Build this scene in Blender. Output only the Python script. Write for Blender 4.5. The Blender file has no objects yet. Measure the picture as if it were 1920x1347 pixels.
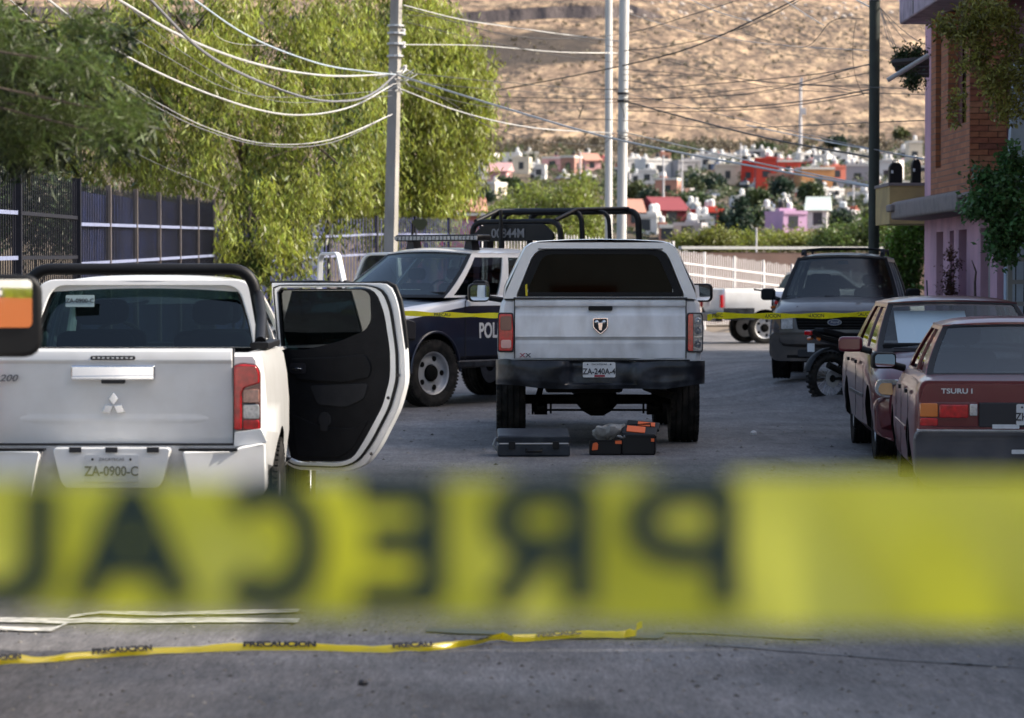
import bpy, math, random
import numpy as np
from mathutils import Vector, Matrix, noise
random.seed(7); rng = np.random.default_rng(7)
R = math.radians; PI = math.pi
SC = bpy.context.scene
COL = SC.collection

# ------------------------------------------------------------------ camera, light, exposure
FPX = 5900.0; YH = 511.0; CAMH = 1.68
PITCH = math.atan((673.5 - YH) / FPX)
cam = bpy.data.cameras.new('camera'); camo = bpy.data.objects.new('camera', cam); COL.objects.link(camo)
camo.location = (0, 0, CAMH); camo.rotation_euler = (R(90) - PITCH, 0, 0)
cam.sensor_width = 36; cam.lens = 36 * FPX / 1920; cam.clip_start = .1; cam.clip_end = 5000
cam.dof.use_dof = True; cam.dof.focus_distance = 27.5; cam.dof.aperture_fstop = 4.2
SC.camera = camo
W = bpy.data.worlds.new('World'); SC.world = W; W.use_nodes = True
SUN_EL = R(37); SUN_AZ = R(2)          # azimuth measured from +X towards +Y
sd = Vector((math.cos(SUN_EL) * math.cos(SUN_AZ), math.cos(SUN_EL) * math.sin(SUN_AZ), math.sin(SUN_EL)))
sky = W.node_tree.nodes.new('ShaderNodeTexSky'); sky.sky_type = 'NISHITA'; sky.sun_disc = False
sky.sun_elevation = SUN_EL; sky.sun_rotation = math.atan2(sd.x, sd.y); sky.air_density = 1.0; sky.dust_density = 4.5; sky.ozone_density = .35
bg = W.node_tree.nodes['Background']; bg.inputs['Strength'].default_value = .15
W.node_tree.links.new(sky.outputs[0], bg.inputs[0])
sl = bpy.data.lights.new('sun', 'SUN'); sl.energy = 3.4; sl.angle = R(.5); sl.color = (1, .93, .82)
so = bpy.data.objects.new('sun', sl); COL.objects.link(so); so.rotation_euler = sd.to_track_quat('Z', 'Y').to_euler()
SC.view_settings.view_transform = 'Standard'; SC.view_settings.look = 'None'
SC.view_settings.exposure = 1.0; SC.view_settings.gamma = 1; SC.view_settings.use_curve_mapping = False
SC.render.engine = 'CYCLES'; SC.cycles.use_denoising = True
SC.cycles.max_bounces = 8; SC.cycles.transparent_max_bounces = 12

# ------------------------------------------------------------------ picture to place
cp, sp = math.cos(PITCH), math.sin(PITCH)
def ray(px, py):
    u, v = (px - 960) / FPX, -(py - 673.5) / FPX
    return Vector((u, cp + v * sp, -sp + v * cp))
def P(px, py, D):
    r = ray(px, py); return Vector((0, 0, CAMH)) + r * (D / r.y)
def X(px, D): return (px - 960) / FPX * D
def sst(a, b, t):
    t = min(1, max(0, (t - a) / (b - a))); return t * t * (3 - 2 * t)
def gz(x, y):
    return -.1 * (1 - sst(18.5, 26, y)) + .2 * sst(2.6, 4.2, x) * sst(36, 43, y) * (1 - sst(50, 62, y))
TY = [0, 100, 130, 200, 300, 400, 500, 600, 660, 800, 950, 953, 1010, 1200, 1500]
TP = [None, None, 497, 470, 443, 400, 352, 303, 279, 150, 47, 19, 7, -55, -170]
TZ = [0, 0] + [CAMH + (YH - TP[i]) * TY[i] / FPX for i in range(2, len(TY))]
TZ[2] = 1.0; TZ[3] = 2.4
TZS = list(TZ); TZS[11] = TZ[10] + (TZ[12] - TZ[10]) * .05      # profile without the cliff, for the right of the hill
def terr(x, y):
    if y < 100: return gz(x, y) if y > -5 else gz(x, 0)
    px = 960 + x / y * FPX
    yy = y
    # the cliff lies nearer on the right, and the slope runs on upward there
    if y > 640:
        yy = 640 + (y - 640) / (1 + .16 * sst(1100, 1900, px))
    z = float(np.interp(yy, TY, TZ))
    if yy > 900:
        e = sst(1160, 1300, px); z = z * (1 - e) + float(np.interp(yy, TY, TZS)) * e
    if y > 640:
        k = sst(640, 740, y)
        z += k * (noise.noise(Vector((x * .016, y * .008, 3))) * 1.8 + noise.noise(Vector((x * .05, y * .025, 9))) * .8)
        z += k * 1.0 * math.sin(px * .006 + 1.0) 
    elif y > 115:
        z += sst(115, 200, y) * (1 - .5 * sst(500, 640, y)) * noise.noise(Vector((x * .03, y * .02, 1))) * 1.2
    return z
def Tpoint(px, py, y0=110, y1=1300):
    r = ray(px, py); y = y0; prev = y0
    while y < y1:
        p = Vector((0, 0, CAMH)) + r * (y / r.y)
        if p.z < terr(p.x, y):
            a, b = prev, y
            for _ in range(12):
                m = (a + b) / 2; q = Vector((0, 0, CAMH)) + r * (m / r.y)
                if q.z < terr(q.x, m): b = m
                else: a = m
            return Vector((0, 0, CAMH)) + r * (b / r.y)
        prev = y; y += 4
    return Vector((0, 0, CAMH)) + r * (y1 / r.y)

# ------------------------------------------------------------------ materials
def mat(name, col, rough=.5, metal=0, coat=0, var=0, vscale=8, bump=0, bscale=40, dirt=None, dirtamt=.3, dscale=3, spec=.5, island=0, trans=0, stretch=None):
    m = bpy.data.materials.new(name); m.use_nodes = True; nt = m.node_tree; N = nt.nodes; L = nt.links
    b = N['Principled BSDF']; b.inputs['Roughness'].default_value = rough; b.inputs['Metallic'].default_value = metal
    b.inputs['Coat Weight'].default_value = coat; b.inputs['Coat Roughness'].default_value = .06
    b.inputs['Specular IOR Level'].default_value = spec
    c = (*col, 1); b.inputs['Base Color'].default_value = c
    src = None
    if var or bump or dirt:
        tc = N.new('ShaderNodeTexCoord'); mp = N.new('ShaderNodeMapping'); L.new(tc.outputs['Object'], mp.inputs[0])
        if stretch: mp.inputs['Scale'].default_value = stretch
    def nz(scale, det=5):
        n = N.new('ShaderNodeTexNoise'); n.inputs['Scale'].default_value = scale; n.inputs['Detail'].default_value = det
        L.new(mp.outputs[0], n.inputs['Vector']); return n.outputs['Fac']
    def mix(fac, a, bb, mode='MIX'):
        x = N.new('ShaderNodeMix'); x.data_type = 'RGBA'; x.blend_type = mode
        for sock, v in ((x.inputs[0], fac), (x.inputs[6], a), (x.inputs[7], bb)):
            if hasattr(v, 'links'): L.new(v, sock)
            else: sock.default_value = v
        return x.outputs[2]
    cur = c
    if var:
        rp = N.new('ShaderNodeMapRange'); rp.inputs[1].default_value = .3; rp.inputs[2].default_value = .7
        rp.inputs[3].default_value = 1 - var; rp.inputs[4].default_value = 1 + var; L.new(nz(vscale), rp.inputs[0])
        hs = N.new('ShaderNodeHueSaturation'); hs.inputs['Color'].default_value = c; L.new(rp.outputs[0], hs.inputs['Value']); cur = hs.outputs[0]
    if island:
        g = N.new('ShaderNodeNewGeometry'); rp = N.new('ShaderNodeMapRange'); rp.inputs[3].default_value = 1 - island; rp.inputs[4].default_value = 1 + island
        L.new(g.outputs['Random Per Island'], rp.inputs[0])
        hs = N.new('ShaderNodeHueSaturation'); L.new(rp.outputs[0], hs.inputs['Value'])
        ad = N.new('ShaderNodeMapRange'); ad.inputs[3].default_value = .475; ad.inputs[4].default_value = .52; L.new(g.outputs['Random Per Island'], ad.inputs[0]); L.new(ad.outputs[0], hs.inputs['Hue'])
        if hasattr(cur, 'links'): L.new(cur, hs.inputs['Color'])
        else: hs.inputs['Color'].default_value = cur
        cur = hs.outputs[0]
    if dirt:
        rp = N.new('ShaderNodeMapRange'); rp.inputs[1].default_value = .42; rp.inputs[2].default_value = .75; rp.inputs[4].default_value = dirtamt
        L.new(nz(dscale, 8), rp.inputs[0]); cur = mix(rp.outputs[0], cur, (*dirt, 1))
    if hasattr(cur, 'links'): L.new(cur, b.inputs['Base Color'])
    if bump:
        bn = N.new('ShaderNodeBump'); bn.inputs['Strength'].default_value = bump; bn.inputs['Distance'].default_value = .02
        L.new(nz(bscale, 6), bn.inputs['Height']); L.new(bn.outputs[0], b.inputs['Normal'])
    if trans:
        t = N.new('ShaderNodeBsdfTranslucent'); ms = N.new('ShaderNodeMixShader'); ms.inputs[0].default_value = trans
        hs = N.new('ShaderNodeHueSaturation'); hs.inputs['Value'].default_value = 1.5; hs.inputs['Saturation'].default_value = 1.1
        if hasattr(cur, 'links'): L.new(cur, hs.inputs['Color'])
        else: hs.inputs['Color'].default_value = cur
        L.new(hs.outputs[0], t.inputs[0]); L.new(b.outputs[0], ms.inputs[1]); L.new(t.outputs[0], ms.inputs[2])
        L.new(ms.outputs[0], N['Material Output'].inputs[0])
    return m
def glass(name, tint, rough=.02, clear=.75, refl=.85, base=.035):
    m = bpy.data.materials.new(name); m.use_nodes = True; nt = m.node_tree; N = nt.nodes; L = nt.links
    N.remove(N['Principled BSDF'])
    t = N.new('ShaderNodeBsdfTransparent'); t.inputs[0].default_value = (*tint, 1)
    g = N.new('ShaderNodeBsdfGlossy'); g.inputs['Roughness'].default_value = rough; g.inputs[0].default_value = (.9, .95, .95, 1)
    f0 = N.new('ShaderNodeLayerWeight'); f0.inputs[0].default_value = .5; f = N.new('ShaderNodeMath'); f.operation = 'POWER'; L.new(f0.outputs['Facing'], f.inputs[0]); f.inputs[1].default_value = 4
    a = N.new('ShaderNodeMath'); a.operation = 'MULTIPLY_ADD'; a.inputs[1].default_value = refl; a.inputs[2].default_value = base + (1 - clear) * .5
    L.new(f.outputs[0], a.inputs[0]); a.use_clamp = True
    x = N.new('ShaderNodeMixShader'); L.new(a.outputs[0], x.inputs[0]); L.new(t.outputs[0], x.inputs[1]); L.new(g.outputs[0], x.inputs[2])
    L.new(x.outputs[0], N['Material Output'].inputs[0]); return m
M = {}
M['white'] = mat('white_paint', (.80, .80, .79), .33, coat=.7, var=.03, vscale=3, dirt=(.45, .42, .38), dirtamt=.25, dscale=6)
M['white_old'] = mat('old_white_paint', (.80, .80, .81), .40, coat=.45, var=.06, vscale=5, dirt=(.34, .30, .27), dirtamt=.40, dscale=7, stretch=(1, 1, .5))
M['navy'] = mat('navy_paint', (.008, .012, .030), .3, coat=.8, dirt=(.05, .05, .06), dirtamt=.2, dscale=3)
M['burg'] = mat('burgundy_paint', (.14, .006, .015), .30, coat=.55, var=.12, vscale=3, dirt=(.10, .035, .045), dirtamt=.3, dscale=3)
M['plum'] = mat('plum_paint', (.085, .008, .016), .30, coat=.55, var=.1, vscale=3, dirt=(.11, .05, .055), dirtamt=.35, dscale=3)
M['bluegrey'] = mat('dusty_dark_blue_paint', (.055, .048, .048), .42, coat=.45, var=.1, dirt=(.20, .165, .145), dirtamt=.5, dscale=3)
M['plastic'] = mat('black_plastic', (.008, .008, .009), .5, spec=.25, var=.2, bump=.1, bscale=150)
M['bumper'] = mat('scuffed_dark_bumper', (.009, .011, .015), .36, coat=.12, spec=.35, dirt=(.09, .10, .12), dirtamt=.55, dscale=6, var=.4, bump=.15, bscale=14)
M['grey_bumper'] = mat('grey_plastic_bumper', (.05, .05, .06), .55, dirt=(.13, .12, .12), dirtamt=.5, dscale=4)
M['rubber'] = mat('tyre_rubber', (.012, .012, .012), .85, spec=.2, var=.3, vscale=20, dirt=(.10, .09, .08), dirtamt=.35, dscale=8, bump=.3, bscale=60)
M['steel'] = mat('painted_steel', (.50, .51, .53), .4, .5, var=.1, dirt=(.15, .13, .12), dirtamt=.4, dscale=9)
M['chrome'] = mat('chrome', (.78, .79, .82), .12, 1)
M['under'] = mat('dirty_underbody', (.012, .011, .010), .85, spec=.15, var=.4, vscale=15, bump=.6, bscale=30)
M['well'] = mat('dark_liner', (.006, .006, .006), .9, spec=.1)
M['interior'] = mat('dark_interior', (.010, .0105, .012), .75, spec=.2, var=.2, bump=.2, bscale=90)
M['seat'] = mat('dark_seat', (.024, .025, .028), .8, spec=.2, var=.2)
M['redlens'] = mat('red_lens', (.50, .006, .010), .12, coat=.6, spec=.5, var=.35, vscale=25)
M['darkred'] = mat('dark_red_lens', (.11, .004, .007), .2, coat=1)
M['amber'] = mat('amber_lens', (.62, .16, .015), .15, coat=1)
M['clear'] = mat('clear_lens', (.45, .46, .47), .12, .3, coat=1, var=.3, vscale=60)
M['smoke'] = mat('broken_lamp_inside', (.30, .30, .31), .3, .6, var=.6, vscale=30)
M['plate'] = mat('plate_white', (.62, .63, .64), .45, var=.08, vscale=40)
M['ink'] = mat('dark_lettering', (.02, .02, .025), .5)
M['redink'] = mat('red_lettering', (.3, .02, .04), .5)
M['wink'] = mat('white_lettering', (.66, .67, .68), .45)
M['greyink'] = mat('grey_lettering', (.15, .15, .16), .5)
M['g_black'] = glass('black_glass', (.006, .007, .009), .03, 1, .2, .005)
M['g_rear'] = glass('teal_tinted_glass', (.12, .20, .22), .02, .98)
M['g_door'] = glass('tinted_door_glass', (.06, .10, .11), .02, .93)
M['g_wind'] = glass('windscreen_glass', (.52, .62, .60), .03, .93); M['g_clear'] = glass('clear_windscreen_glass', (.80, .86, .88), .03, 1)
M['g_dusty'] = glass('dusty_glass', (.20, .23, .24), .16, .93)
M['g_side'] = glass('side_glass', (.20, .24, .26), .03, .9)
M['mirror'] = mat('mirror_glass', (.9, .92, .93), .02, 1)
M['blueplastic'] = mat('blue_grey_case', (.014, .019, .028), .45, spec=.35, dirt=(.07, .08, .09), dirtamt=.4, dscale=9, bump=.1)
M['blackbox'] = mat('black_toolbox', (.008, .008, .009), .45, spec=.3)
M['orange'] = mat('orange_plastic', (.75, .13, .03), .45)
M['bag'] = mat('grey_plastic_bag', (.33, .33, .32), .45, var=.25, vscale=18, trans=.3)
M['yellow'] = mat('yellow_tape', (.72, .62, .03), .35, var=.08, vscale=9, trans=.35)
M['tapenear'] = mat('yellow_green_tape', (.60, .60, .075), .25, coat=.3, var=.16, vscale=6, trans=.35)
M['tapeink'] = mat('tape_lettering', (.008, .030, .024), .5)
M['concrete'] = mat('pole_concrete', (.30, .285, .26), .8, var=.15, vscale=5, dirt=(.16, .15, .14), dirtamt=.5, dscale=4, bump=.3, stretch=(1, 1, .3))
M['paleconc'] = mat('pale_pole_concrete', (.50, .50, .49), .7, var=.1, vscale=5, bump=.2, stretch=(1, 1, .3))
M['darkpole'] = mat('dark_green_pole', (.016, .022, .016), .6, var=.3, vscale=6)  # very dark green base tone with random variation
M['cable'] = mat('black_cable', (.02, .02, .022), .6)
M['silver'] = mat('bare_silver_cable', (.46, .46, .45), .45, .3)
M['greycable'] = mat('grey_cable', (.14, .14, .15), .5)
M['fenceblue'] = mat('blue_fence_paint', (.035, .045, .17), .5, var=.2, dirt=(.05, .05, .08), dirtamt=.6)
M['fencedark'] = mat('dark_fence_paint', (.010, .011, .018), .6, spec=.2, var=.2)
M['sheet'] = mat('blue_sheet_metal', (.020, .034, .12), .5, .1, var=.45, vscale=1.6, dirt=(.06, .055, .075), dirtamt=.6, dscale=3)
M['railpale'] = mat('pale_rail_paint', (.20, .23, .36), .5, var=.2)
M['fencewhite'] = mat('white_fence_paint', (.55, .54, .56), .5, var=.1)
M['bark'] = mat('bark', (.075, .055, .04), .9, var=.3, vscale=12, bump=.8, bscale=20)
# ------------------------------------------------------------------ mesh helpers
class MB:
    def __init__(s): s.v = []; s.f = []
    def add(s, vs, fs):
        o = len(s.v); s.v += [tuple(p) for p in vs]; s.f += [tuple(i + o for i in f) for f in fs]; return s
    def box(s, c, d, rot=None):
        h = [x / 2 for x in d]; vs = [Vector((sx * h[0], sy * h[1], sz * h[2])) for sx in (-1, 1) for sy in (-1, 1) for sz in (-1, 1)]
        if rot: 
            m = rot if isinstance(rot, Matrix) else Matrix.Rotation(rot, 3, 'Z'); vs = [m @ v for v in vs]
        c = Vector(c)
        return s.add([v + c for v in vs], [(0, 1, 3, 2), (4, 6, 7, 5), (0, 4, 5, 1), (2, 3, 7, 6), (0, 2, 6, 4), (1, 5, 7, 3)])
    def tube(s, pts, r, n=8, r2=None, caps=True):
        pts = [Vector(p) for p in pts]; vs = []; fs = []; m = len(pts)
        ref = Vector((0, 0, 1))
        d0 = (pts[1] - pts[0]).normalized()
        if abs(d0.z) > .9: ref = Vector((1, 0, 0))
        for i, p in enumerate(pts):
            a = pts[max(0, i - 1)]; b = pts[min(m - 1, i + 1)]; d = (b - a).normalized()
            u = d.cross(ref)
            if u.length < 1e-4: u = d.orthogonal()
            u.normalize(); w = u.cross(d)
            rr = r[i] if isinstance(r, (list, tuple)) else (r if r2 is None else r + (r2 - r) * i / (m - 1))
            for k in range(n):
                t = 2 * PI * k / n; vs.append(p + u * (rr * math.cos(t)) + w * (rr * math.sin(t)))
        for i in range(m - 1):
            for k in range(n):
                k2 = (k + 1) % n; fs.append((i * n + k, i * n + k2, (i + 1) * n + k2, (i + 1) * n + k))
        if caps: fs.append(tuple(range(n - 1, -1, -1))); fs.append(tuple((m - 1) * n + k for k in range(n)))
        return s.add(vs, fs)
    def lathe(s, prof, n=24, axis='X', c=(0, 0, 0), closed=False, caps=True):
        vs = []; fs = []; m = len(prof)
        for (a, r) in prof:
            for k in range(n):
                t = 2 * PI * k / n; q, w = r * math.cos(t), r * math.sin(t)
                v = {'X': (a, q, w), 'Y': (q, a, w), 'Z': (q, w, a)}[axis]; vs.append((v[0] + c[0], v[1] + c[1], v[2] + c[2]))
        for i in range(m if closed else m - 1):
            j = (i + 1) % m
            for k in range(n):
                k2 = (k + 1) % n; fs.append((i * n + k, i * n + k2, j * n + k2, j * n + k))
        if not closed and caps:
            fs.append(tuple(range(n - 1, -1, -1))); fs.append(tuple((m - 1) * n + k for k in range(n)))
        return s.add(vs, fs)
    def slab(s, poly, a, b, plane='XZ', yf=None):
        # polygon in a plane extruded between a and b
        def mk(p, d):
            if plane == 'XZ': return (p[0], d + (yf(p[0], p[1]) if yf else 0), p[1])
            if plane == 'YZ': return (d, p[0], p[1])
            return (p[0], p[1], d)
        n = len(poly); vs = [mk(p, a) for p in poly] + [mk(p, b) for p in poly]
        fs = [tuple(range(n)), tuple(range(2 * n - 1, n - 1, -1))] + [(i, i + n, (i + 1) % n + n, (i + 1) % n) for i in range(n)]
        return s.add(vs, fs)
    def ring(s, outer, inner, a, b, plane='XZ'):
        def mk(p, d):
            if plane == 'XZ': return (p[0], d, p[1])
            if plane == 'YZ': return (d, p[0], p[1])
            return (p[0], p[1], d)
        n = len(outer); vs = [mk(p, a) for p in outer] + [mk(p, a) for p in inner] + [mk(p, b) for p in outer] + [mk(p, b) for p in inner]
        fs = []
        for i in range(n):
            j = (i + 1) % n
            fs += [(i, j, j + n, i + n), (i + 2 * n, i + 3 * n, j + 3 * n, j + 2 * n), (i, i + 2 * n, j + 2 * n, j), (i + n, j + n, j + 3 * n, i + 3 * n)]
        return s.add(vs, fs)
    def grid(s, fn, nu, nv, thick=None):
        vs = [Vector(fn(i / nu, j / nv)) for j in range(nv + 1) for i in range(nu + 1)]
        w = nu + 1; fs = [(j * w + i, j * w + i + 1, (j + 1) * w + i + 1, (j + 1) * w + i) for j in range(nv) for i in range(nu)]
        if thick is not None:
            t = Vector(thick); o = len(vs); vs2 = [v + t for v in vs]; n0 = len(fs)
            fs2 = [tuple(x + o for x in reversed(f)) for f in fs]
            bd = [i for i in range(w)] + [j * w + nu for j in range(1, nv + 1)] + [nv * w + i for i in range(nu - 1, -1, -1)] + [j * w for j in range(nv - 1, 0, -1)]
            side = [(bd[k], bd[k] + o, bd[(k + 1) % len(bd)] + o, bd[(k + 1) % len(bd)]) for k in range(len(bd))]
            vs += vs2; fs += fs2 + side
        return s.add(vs, fs)
    def xform(s, mtx):
        s.v = [tuple(mtx @ Vector(p)) for p in s.v]; return s
    def mirror(s):
        n = len(s.v); s.v += [(-x, y, z) for x, y, z in s.v]; s.f += [tuple(i + n for i in reversed(f)) for f in s.f]; return s
    def build(s, name, m, parent=None, smooth=35, bevel=0, seg=2, loc=None, fixn=True, solid=0):
        me = bpy.data.meshes.new(name); me.from_pydata(s.v, [], s.f)
        if fixn:
            import bmesh
            bm = bmesh.new(); bm.from_mesh(me); bmesh.ops.recalc_face_normals(bm, faces=bm.faces); bm.to_mesh(me); bm.free()
        if smooth:
            me.shade_smooth(); me.set_sharp_from_angle(angle=R(smooth))
        for x in (m if isinstance(m, (list, tuple)) else [m]): me.materials.append(x)
        o = bpy.data.objects.new(name, me); COL.objects.link(o)
        if parent is not None: o.parent = parent
        if loc: o.location = loc
        if solid:
            sm = o.modifiers.new('solid', 'SOLIDIFY'); sm.thickness = solid; sm.offset = 0
        if bevel:
            bv = o.modifiers.new('bevel', 'BEVEL'); bv.width = bevel; bv.segments = seg; bv.limit_method = 'ANGLE'; bv.angle_limit = R(35); bv.harden_normals = True
        return o
def tag(o, label=None, cat=None, group=None, kind=None):
    for k, v in (('label', label), ('category', cat), ('group', group), ('kind', kind)):
        if v: o[k] = v
    return o
def thing(name, label, cat, loc=(0, 0, 0), rz=0, group=None):
    o = bpy.data.objects.new(name, None); COL.objects.link(o); o.location = loc; o.rotation_euler = (0, 0, rz); o.empty_display_size = .2
    return tag(o, label, cat, group)
def sub(name, parent, loc=(0, 0, 0), rot=(0, 0, 0), label=None):
    o = bpy.data.objects.new(name, None); COL.objects.link(o); o.parent = parent; o.location = loc; o.rotation_euler = rot; o.empty_display_size = .1
    if label: o['label'] = label
    return o
def cp1(o, parent=None):
    c = o.copy(); COL.objects.link(c)
    if parent is not None: c.parent = parent
    return c
def copy_tree(o, parent=None):
    c = cp1(o, parent if parent is not None else o.parent)
    for ch in list(o.children): copy_tree(ch, c)
    return c
def rrect(x0, z0, x1, z1, r, n=4):
    out = []
    for cx, cz, a in ((x1 - r, z1 - r, 0), (x0 + r, z1 - r, 90), (x0 + r, z0 + r, 180), (x1 - r, z0 + r, 270)):
        for k in range(n + 1):
            t = R(a + 90 * k / n); out.append((cx + r * math.cos(t), cz + r * math.sin(t)))
    return out
def rpoly(pts, r, n=4):
    out = []; m = len(pts)
    for i in range(m):
        a, b, c = Vector(pts[i - 1]), Vector(pts[i]), Vector(pts[(i + 1) % m])
        rr = r[i] if isinstance(r, (list, tuple)) else r
        d1, d2 = (a - b), (c - b); k = min(rr, d1.length * .48, d2.length * .48)
        p, q = b + d1.normalized() * k, b + d2.normalized() * k
        for t in range(n + 1):
            t /= n; out.append(tuple((1 - t) ** 2 * p + 2 * t * (1 - t) * b + t * t * q))
    return out
def text(s, size, m, parent, loc, rot=(R(90), 0, 0), sx=1, off=0, ext=.002, name='lettering', align='CENTER', shear=0):
    cu = bpy.data.curves.new(name, 'FONT'); cu.body = s; cu.size = size; cu.align_x = align; cu.align_y = 'CENTER'; cu.offset = off; cu.extrude = ext; cu.shear = shear
    cu.resolution_u = 4
    tmp = bpy.data.objects.new('tmp', cu); COL.objects.link(tmp)
    dg = bpy.context.evaluated_depsgraph_get(); me = bpy.data.meshes.new_from_object(tmp.evaluated_get(dg)); bpy.data.objects.remove(tmp)
    me.materials.clear(); me.materials.append(m); me.name = name
    o = bpy.data.objects.new(name, me); COL.objects.link(o); o.location = loc; o.rotation_euler = rot; o.scale = (sx, 1, 1)
    if parent is not None: o.parent = parent
    return o
def cut(o, cutters):
    """cut closed shapes out of a mesh object and bake the result"""
    objs = []
    for mb, m in cutters:
        c = mb.build('cutter', m, smooth=0); 
        c.matrix_world = o.matrix_world.copy() if o.parent is None else Matrix()
        objs.append(c)
    par = o.parent; o.parent = None
    mods = []
    for c in objs:
        b = o.modifiers.new('cut', 'BOOLEAN'); b.object = c; b.operation = 'DIFFERENCE'; b.solver = 'EXACT'; b.material_mode = 'TRANSFER'
    bvs = [(m.width, m.segments) for m in o.modifiers if m.type == 'BEVEL']
    for m in [m for m in o.modifiers if m.type == 'BEVEL']: o.modifiers.remove(m)
    bpy.context.view_layer.update()
    dg = bpy.context.evaluated_depsgraph_get(); me = bpy.data.meshes.new_from_object(o.evaluated_get(dg), preserve_all_data_layers=True, depsgraph=dg)
    for m in list(o.modifiers): o.modifiers.remove(m)
    o.data = me; o.parent = par
    me.shade_smooth(); me.set_sharp_from_angle(angle=R(32))
    for w, s_ in bvs:
        bv = o.modifiers.new('bevel', 'BEVEL'); bv.width = w; bv.segments = s_; bv.limit_method = 'ANGLE'; bv.angle_limit = R(38)
    for c in objs: bpy.data.objects.remove(c)
def loft(st):
    mb = MB(); rings = []
    for (y, zb, zt, w, wt, cr) in st:
        h = zt - zb
        half = [(w * .55, zb), (w - .10, zb), (w - .025, zb + .10 * h), (w, zb + .36 * h), (w, zb + .6 * h), (w - .012, zb + .8 * h), (wt + (w - wt) * .45, zt - .045 * h), (wt, zt), (wt * .62, zt + cr * .75)]
        ring = [(0, zb)] + half + [(0, zt + cr)] + [(-a, b) for a, b in reversed(half)]
        rings.append([(a, y, b) for a, b in ring])
    n = len(rings[0]); vs = [p for r_ in rings for p in r_]; fs = []
    for i in range(len(rings) - 1):
        for k in range(n): k2 = (k + 1) % n; fs.append((i * n + k, i * n + k2, (i + 1) * n + k2, (i + 1) * n + k))
    fs.append(tuple(range(n))); fs.append(tuple((len(rings) - 1) * n + k for k in range(n - 1, -1, -1)))
    return mb.add(vs, fs)
# ------------------------------------------------------------------ wheels
_wc = {}
def wheel(parent, x, y, r, w, style='alloy', rimr=None, steer=0, side=1):
    rimr = rimr or r * .56
    key = (r, w, style, rimr)
    e = sub('wheel', parent, (x, y, r), (0, 0, steer if side > 0 else PI + steer))
    if key in _wc:
        for o in _wc[key]: cp1(o, e)
        return e
    prof = []
    hw = w / 2
    base = [(-hw * .80, rimr), (-hw * .98, rimr + (r - rimr) * .35), (-hw, rimr + (r - rimr) * .6), (-hw * .93, r * .965), (-hw * .78, r * .995)]
    prof += base
    g = 4
    for i in range(g):
        a = -hw * .62 + i * (hw * 1.24) / (g - 1) 
        prof += [(a - hw * .045 - hw * .02, r), (a - hw * .045, r * .972), (a + hw * .045, r * .972), (a + hw * .045 + hw * .02, r)]
    prof += [(-a, b) for a, b in reversed(base)]
    t = MB().lathe(prof, 48, 'X', closed=True)
    for k in range(56 if style != 'hidden' else 0):       # shoulder tread blocks
        a = 2 * PI * k / 56
        for s_ in (-1, 1):
            m = Matrix.Rotation(a, 3, 'X'); c = m @ Vector((s_ * hw * .87, 0, r * .985)); t.box(c, (hw * .2, r * .06, r * .04), m)
    o1 = t.build('tyre', M['rubber'], e, 40)
    lst = [o1]
    if style == 'steel':
        d = MB().lathe([(hw * .72, rimr), (hw * .80, rimr * .99), (hw * .74, rimr * .93), (hw * .35, rimr * .86), (hw * .30, rimr * .80), (hw * .42, rimr * .62), (hw * .40, rimr * .42), (hw * .34, rimr * .38), (-hw * .5, rimr * .36), (-hw * .5, rimr * .95)], 40, 'X', caps=False)
        lst.append(d.build('rim', M['steel'], e, 30))
        hb = MB().lathe([(hw * .3, rimr * .38), (hw * .62, rimr * .36), (hw * .72, rimr * .26), (hw * .74, .001)], 24, 'X')
        for k in range(5):
            a = 2 * PI * k / 5; hb.lathe([(hw * .30, rimr * .13), (hw * .455, rimr * .13)], 10, 'X', (0, rimr * .69 * math.cos(a), rimr * .69 * math.sin(a)))
        for k in range(8):
            a = 2 * PI * k / 8; hb.lathe([(hw * .5, rimr * .035), (hw * .72, rimr * .03)], 6, 'X', (0, rimr * .29 * math.cos(a), rimr * .29 * math.sin(a)))
        lst.append(hb.build('hub', M['well'], e, 30))
    else:
        d = MB().lathe([(hw * .72, rimr), (hw * .80, rimr * .985), (hw * .70, rimr * .93), (0, rimr * .88), (-hw * .5, rimr * .86), (-hw * .5, rimr * .97)], 36, 'X', caps=False)
        d.lathe([(hw * .3, rimr * .2), (hw * .66, rimr * .2), (hw * .70, rimr * .12), (hw * .70, .001)], 16, 'X')
        for k in range(6):
            a = 2 * PI * k / 6; m = Matrix.Rotation(a, 3, 'X'); d.box(m @ Vector((hw * .55, 0, rimr * .55)), (hw * .2, rimr * .2, rimr * .8), m)
        lst.append(d.build('rim', M['steel'], e, 30))
        lst.append(MB().lathe([(-.02, rimr * .85), (0, rimr * .85)], 20, 'X').build('brake_disc', M['well'], e))
    _wc[key] = lst
    return e
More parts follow.
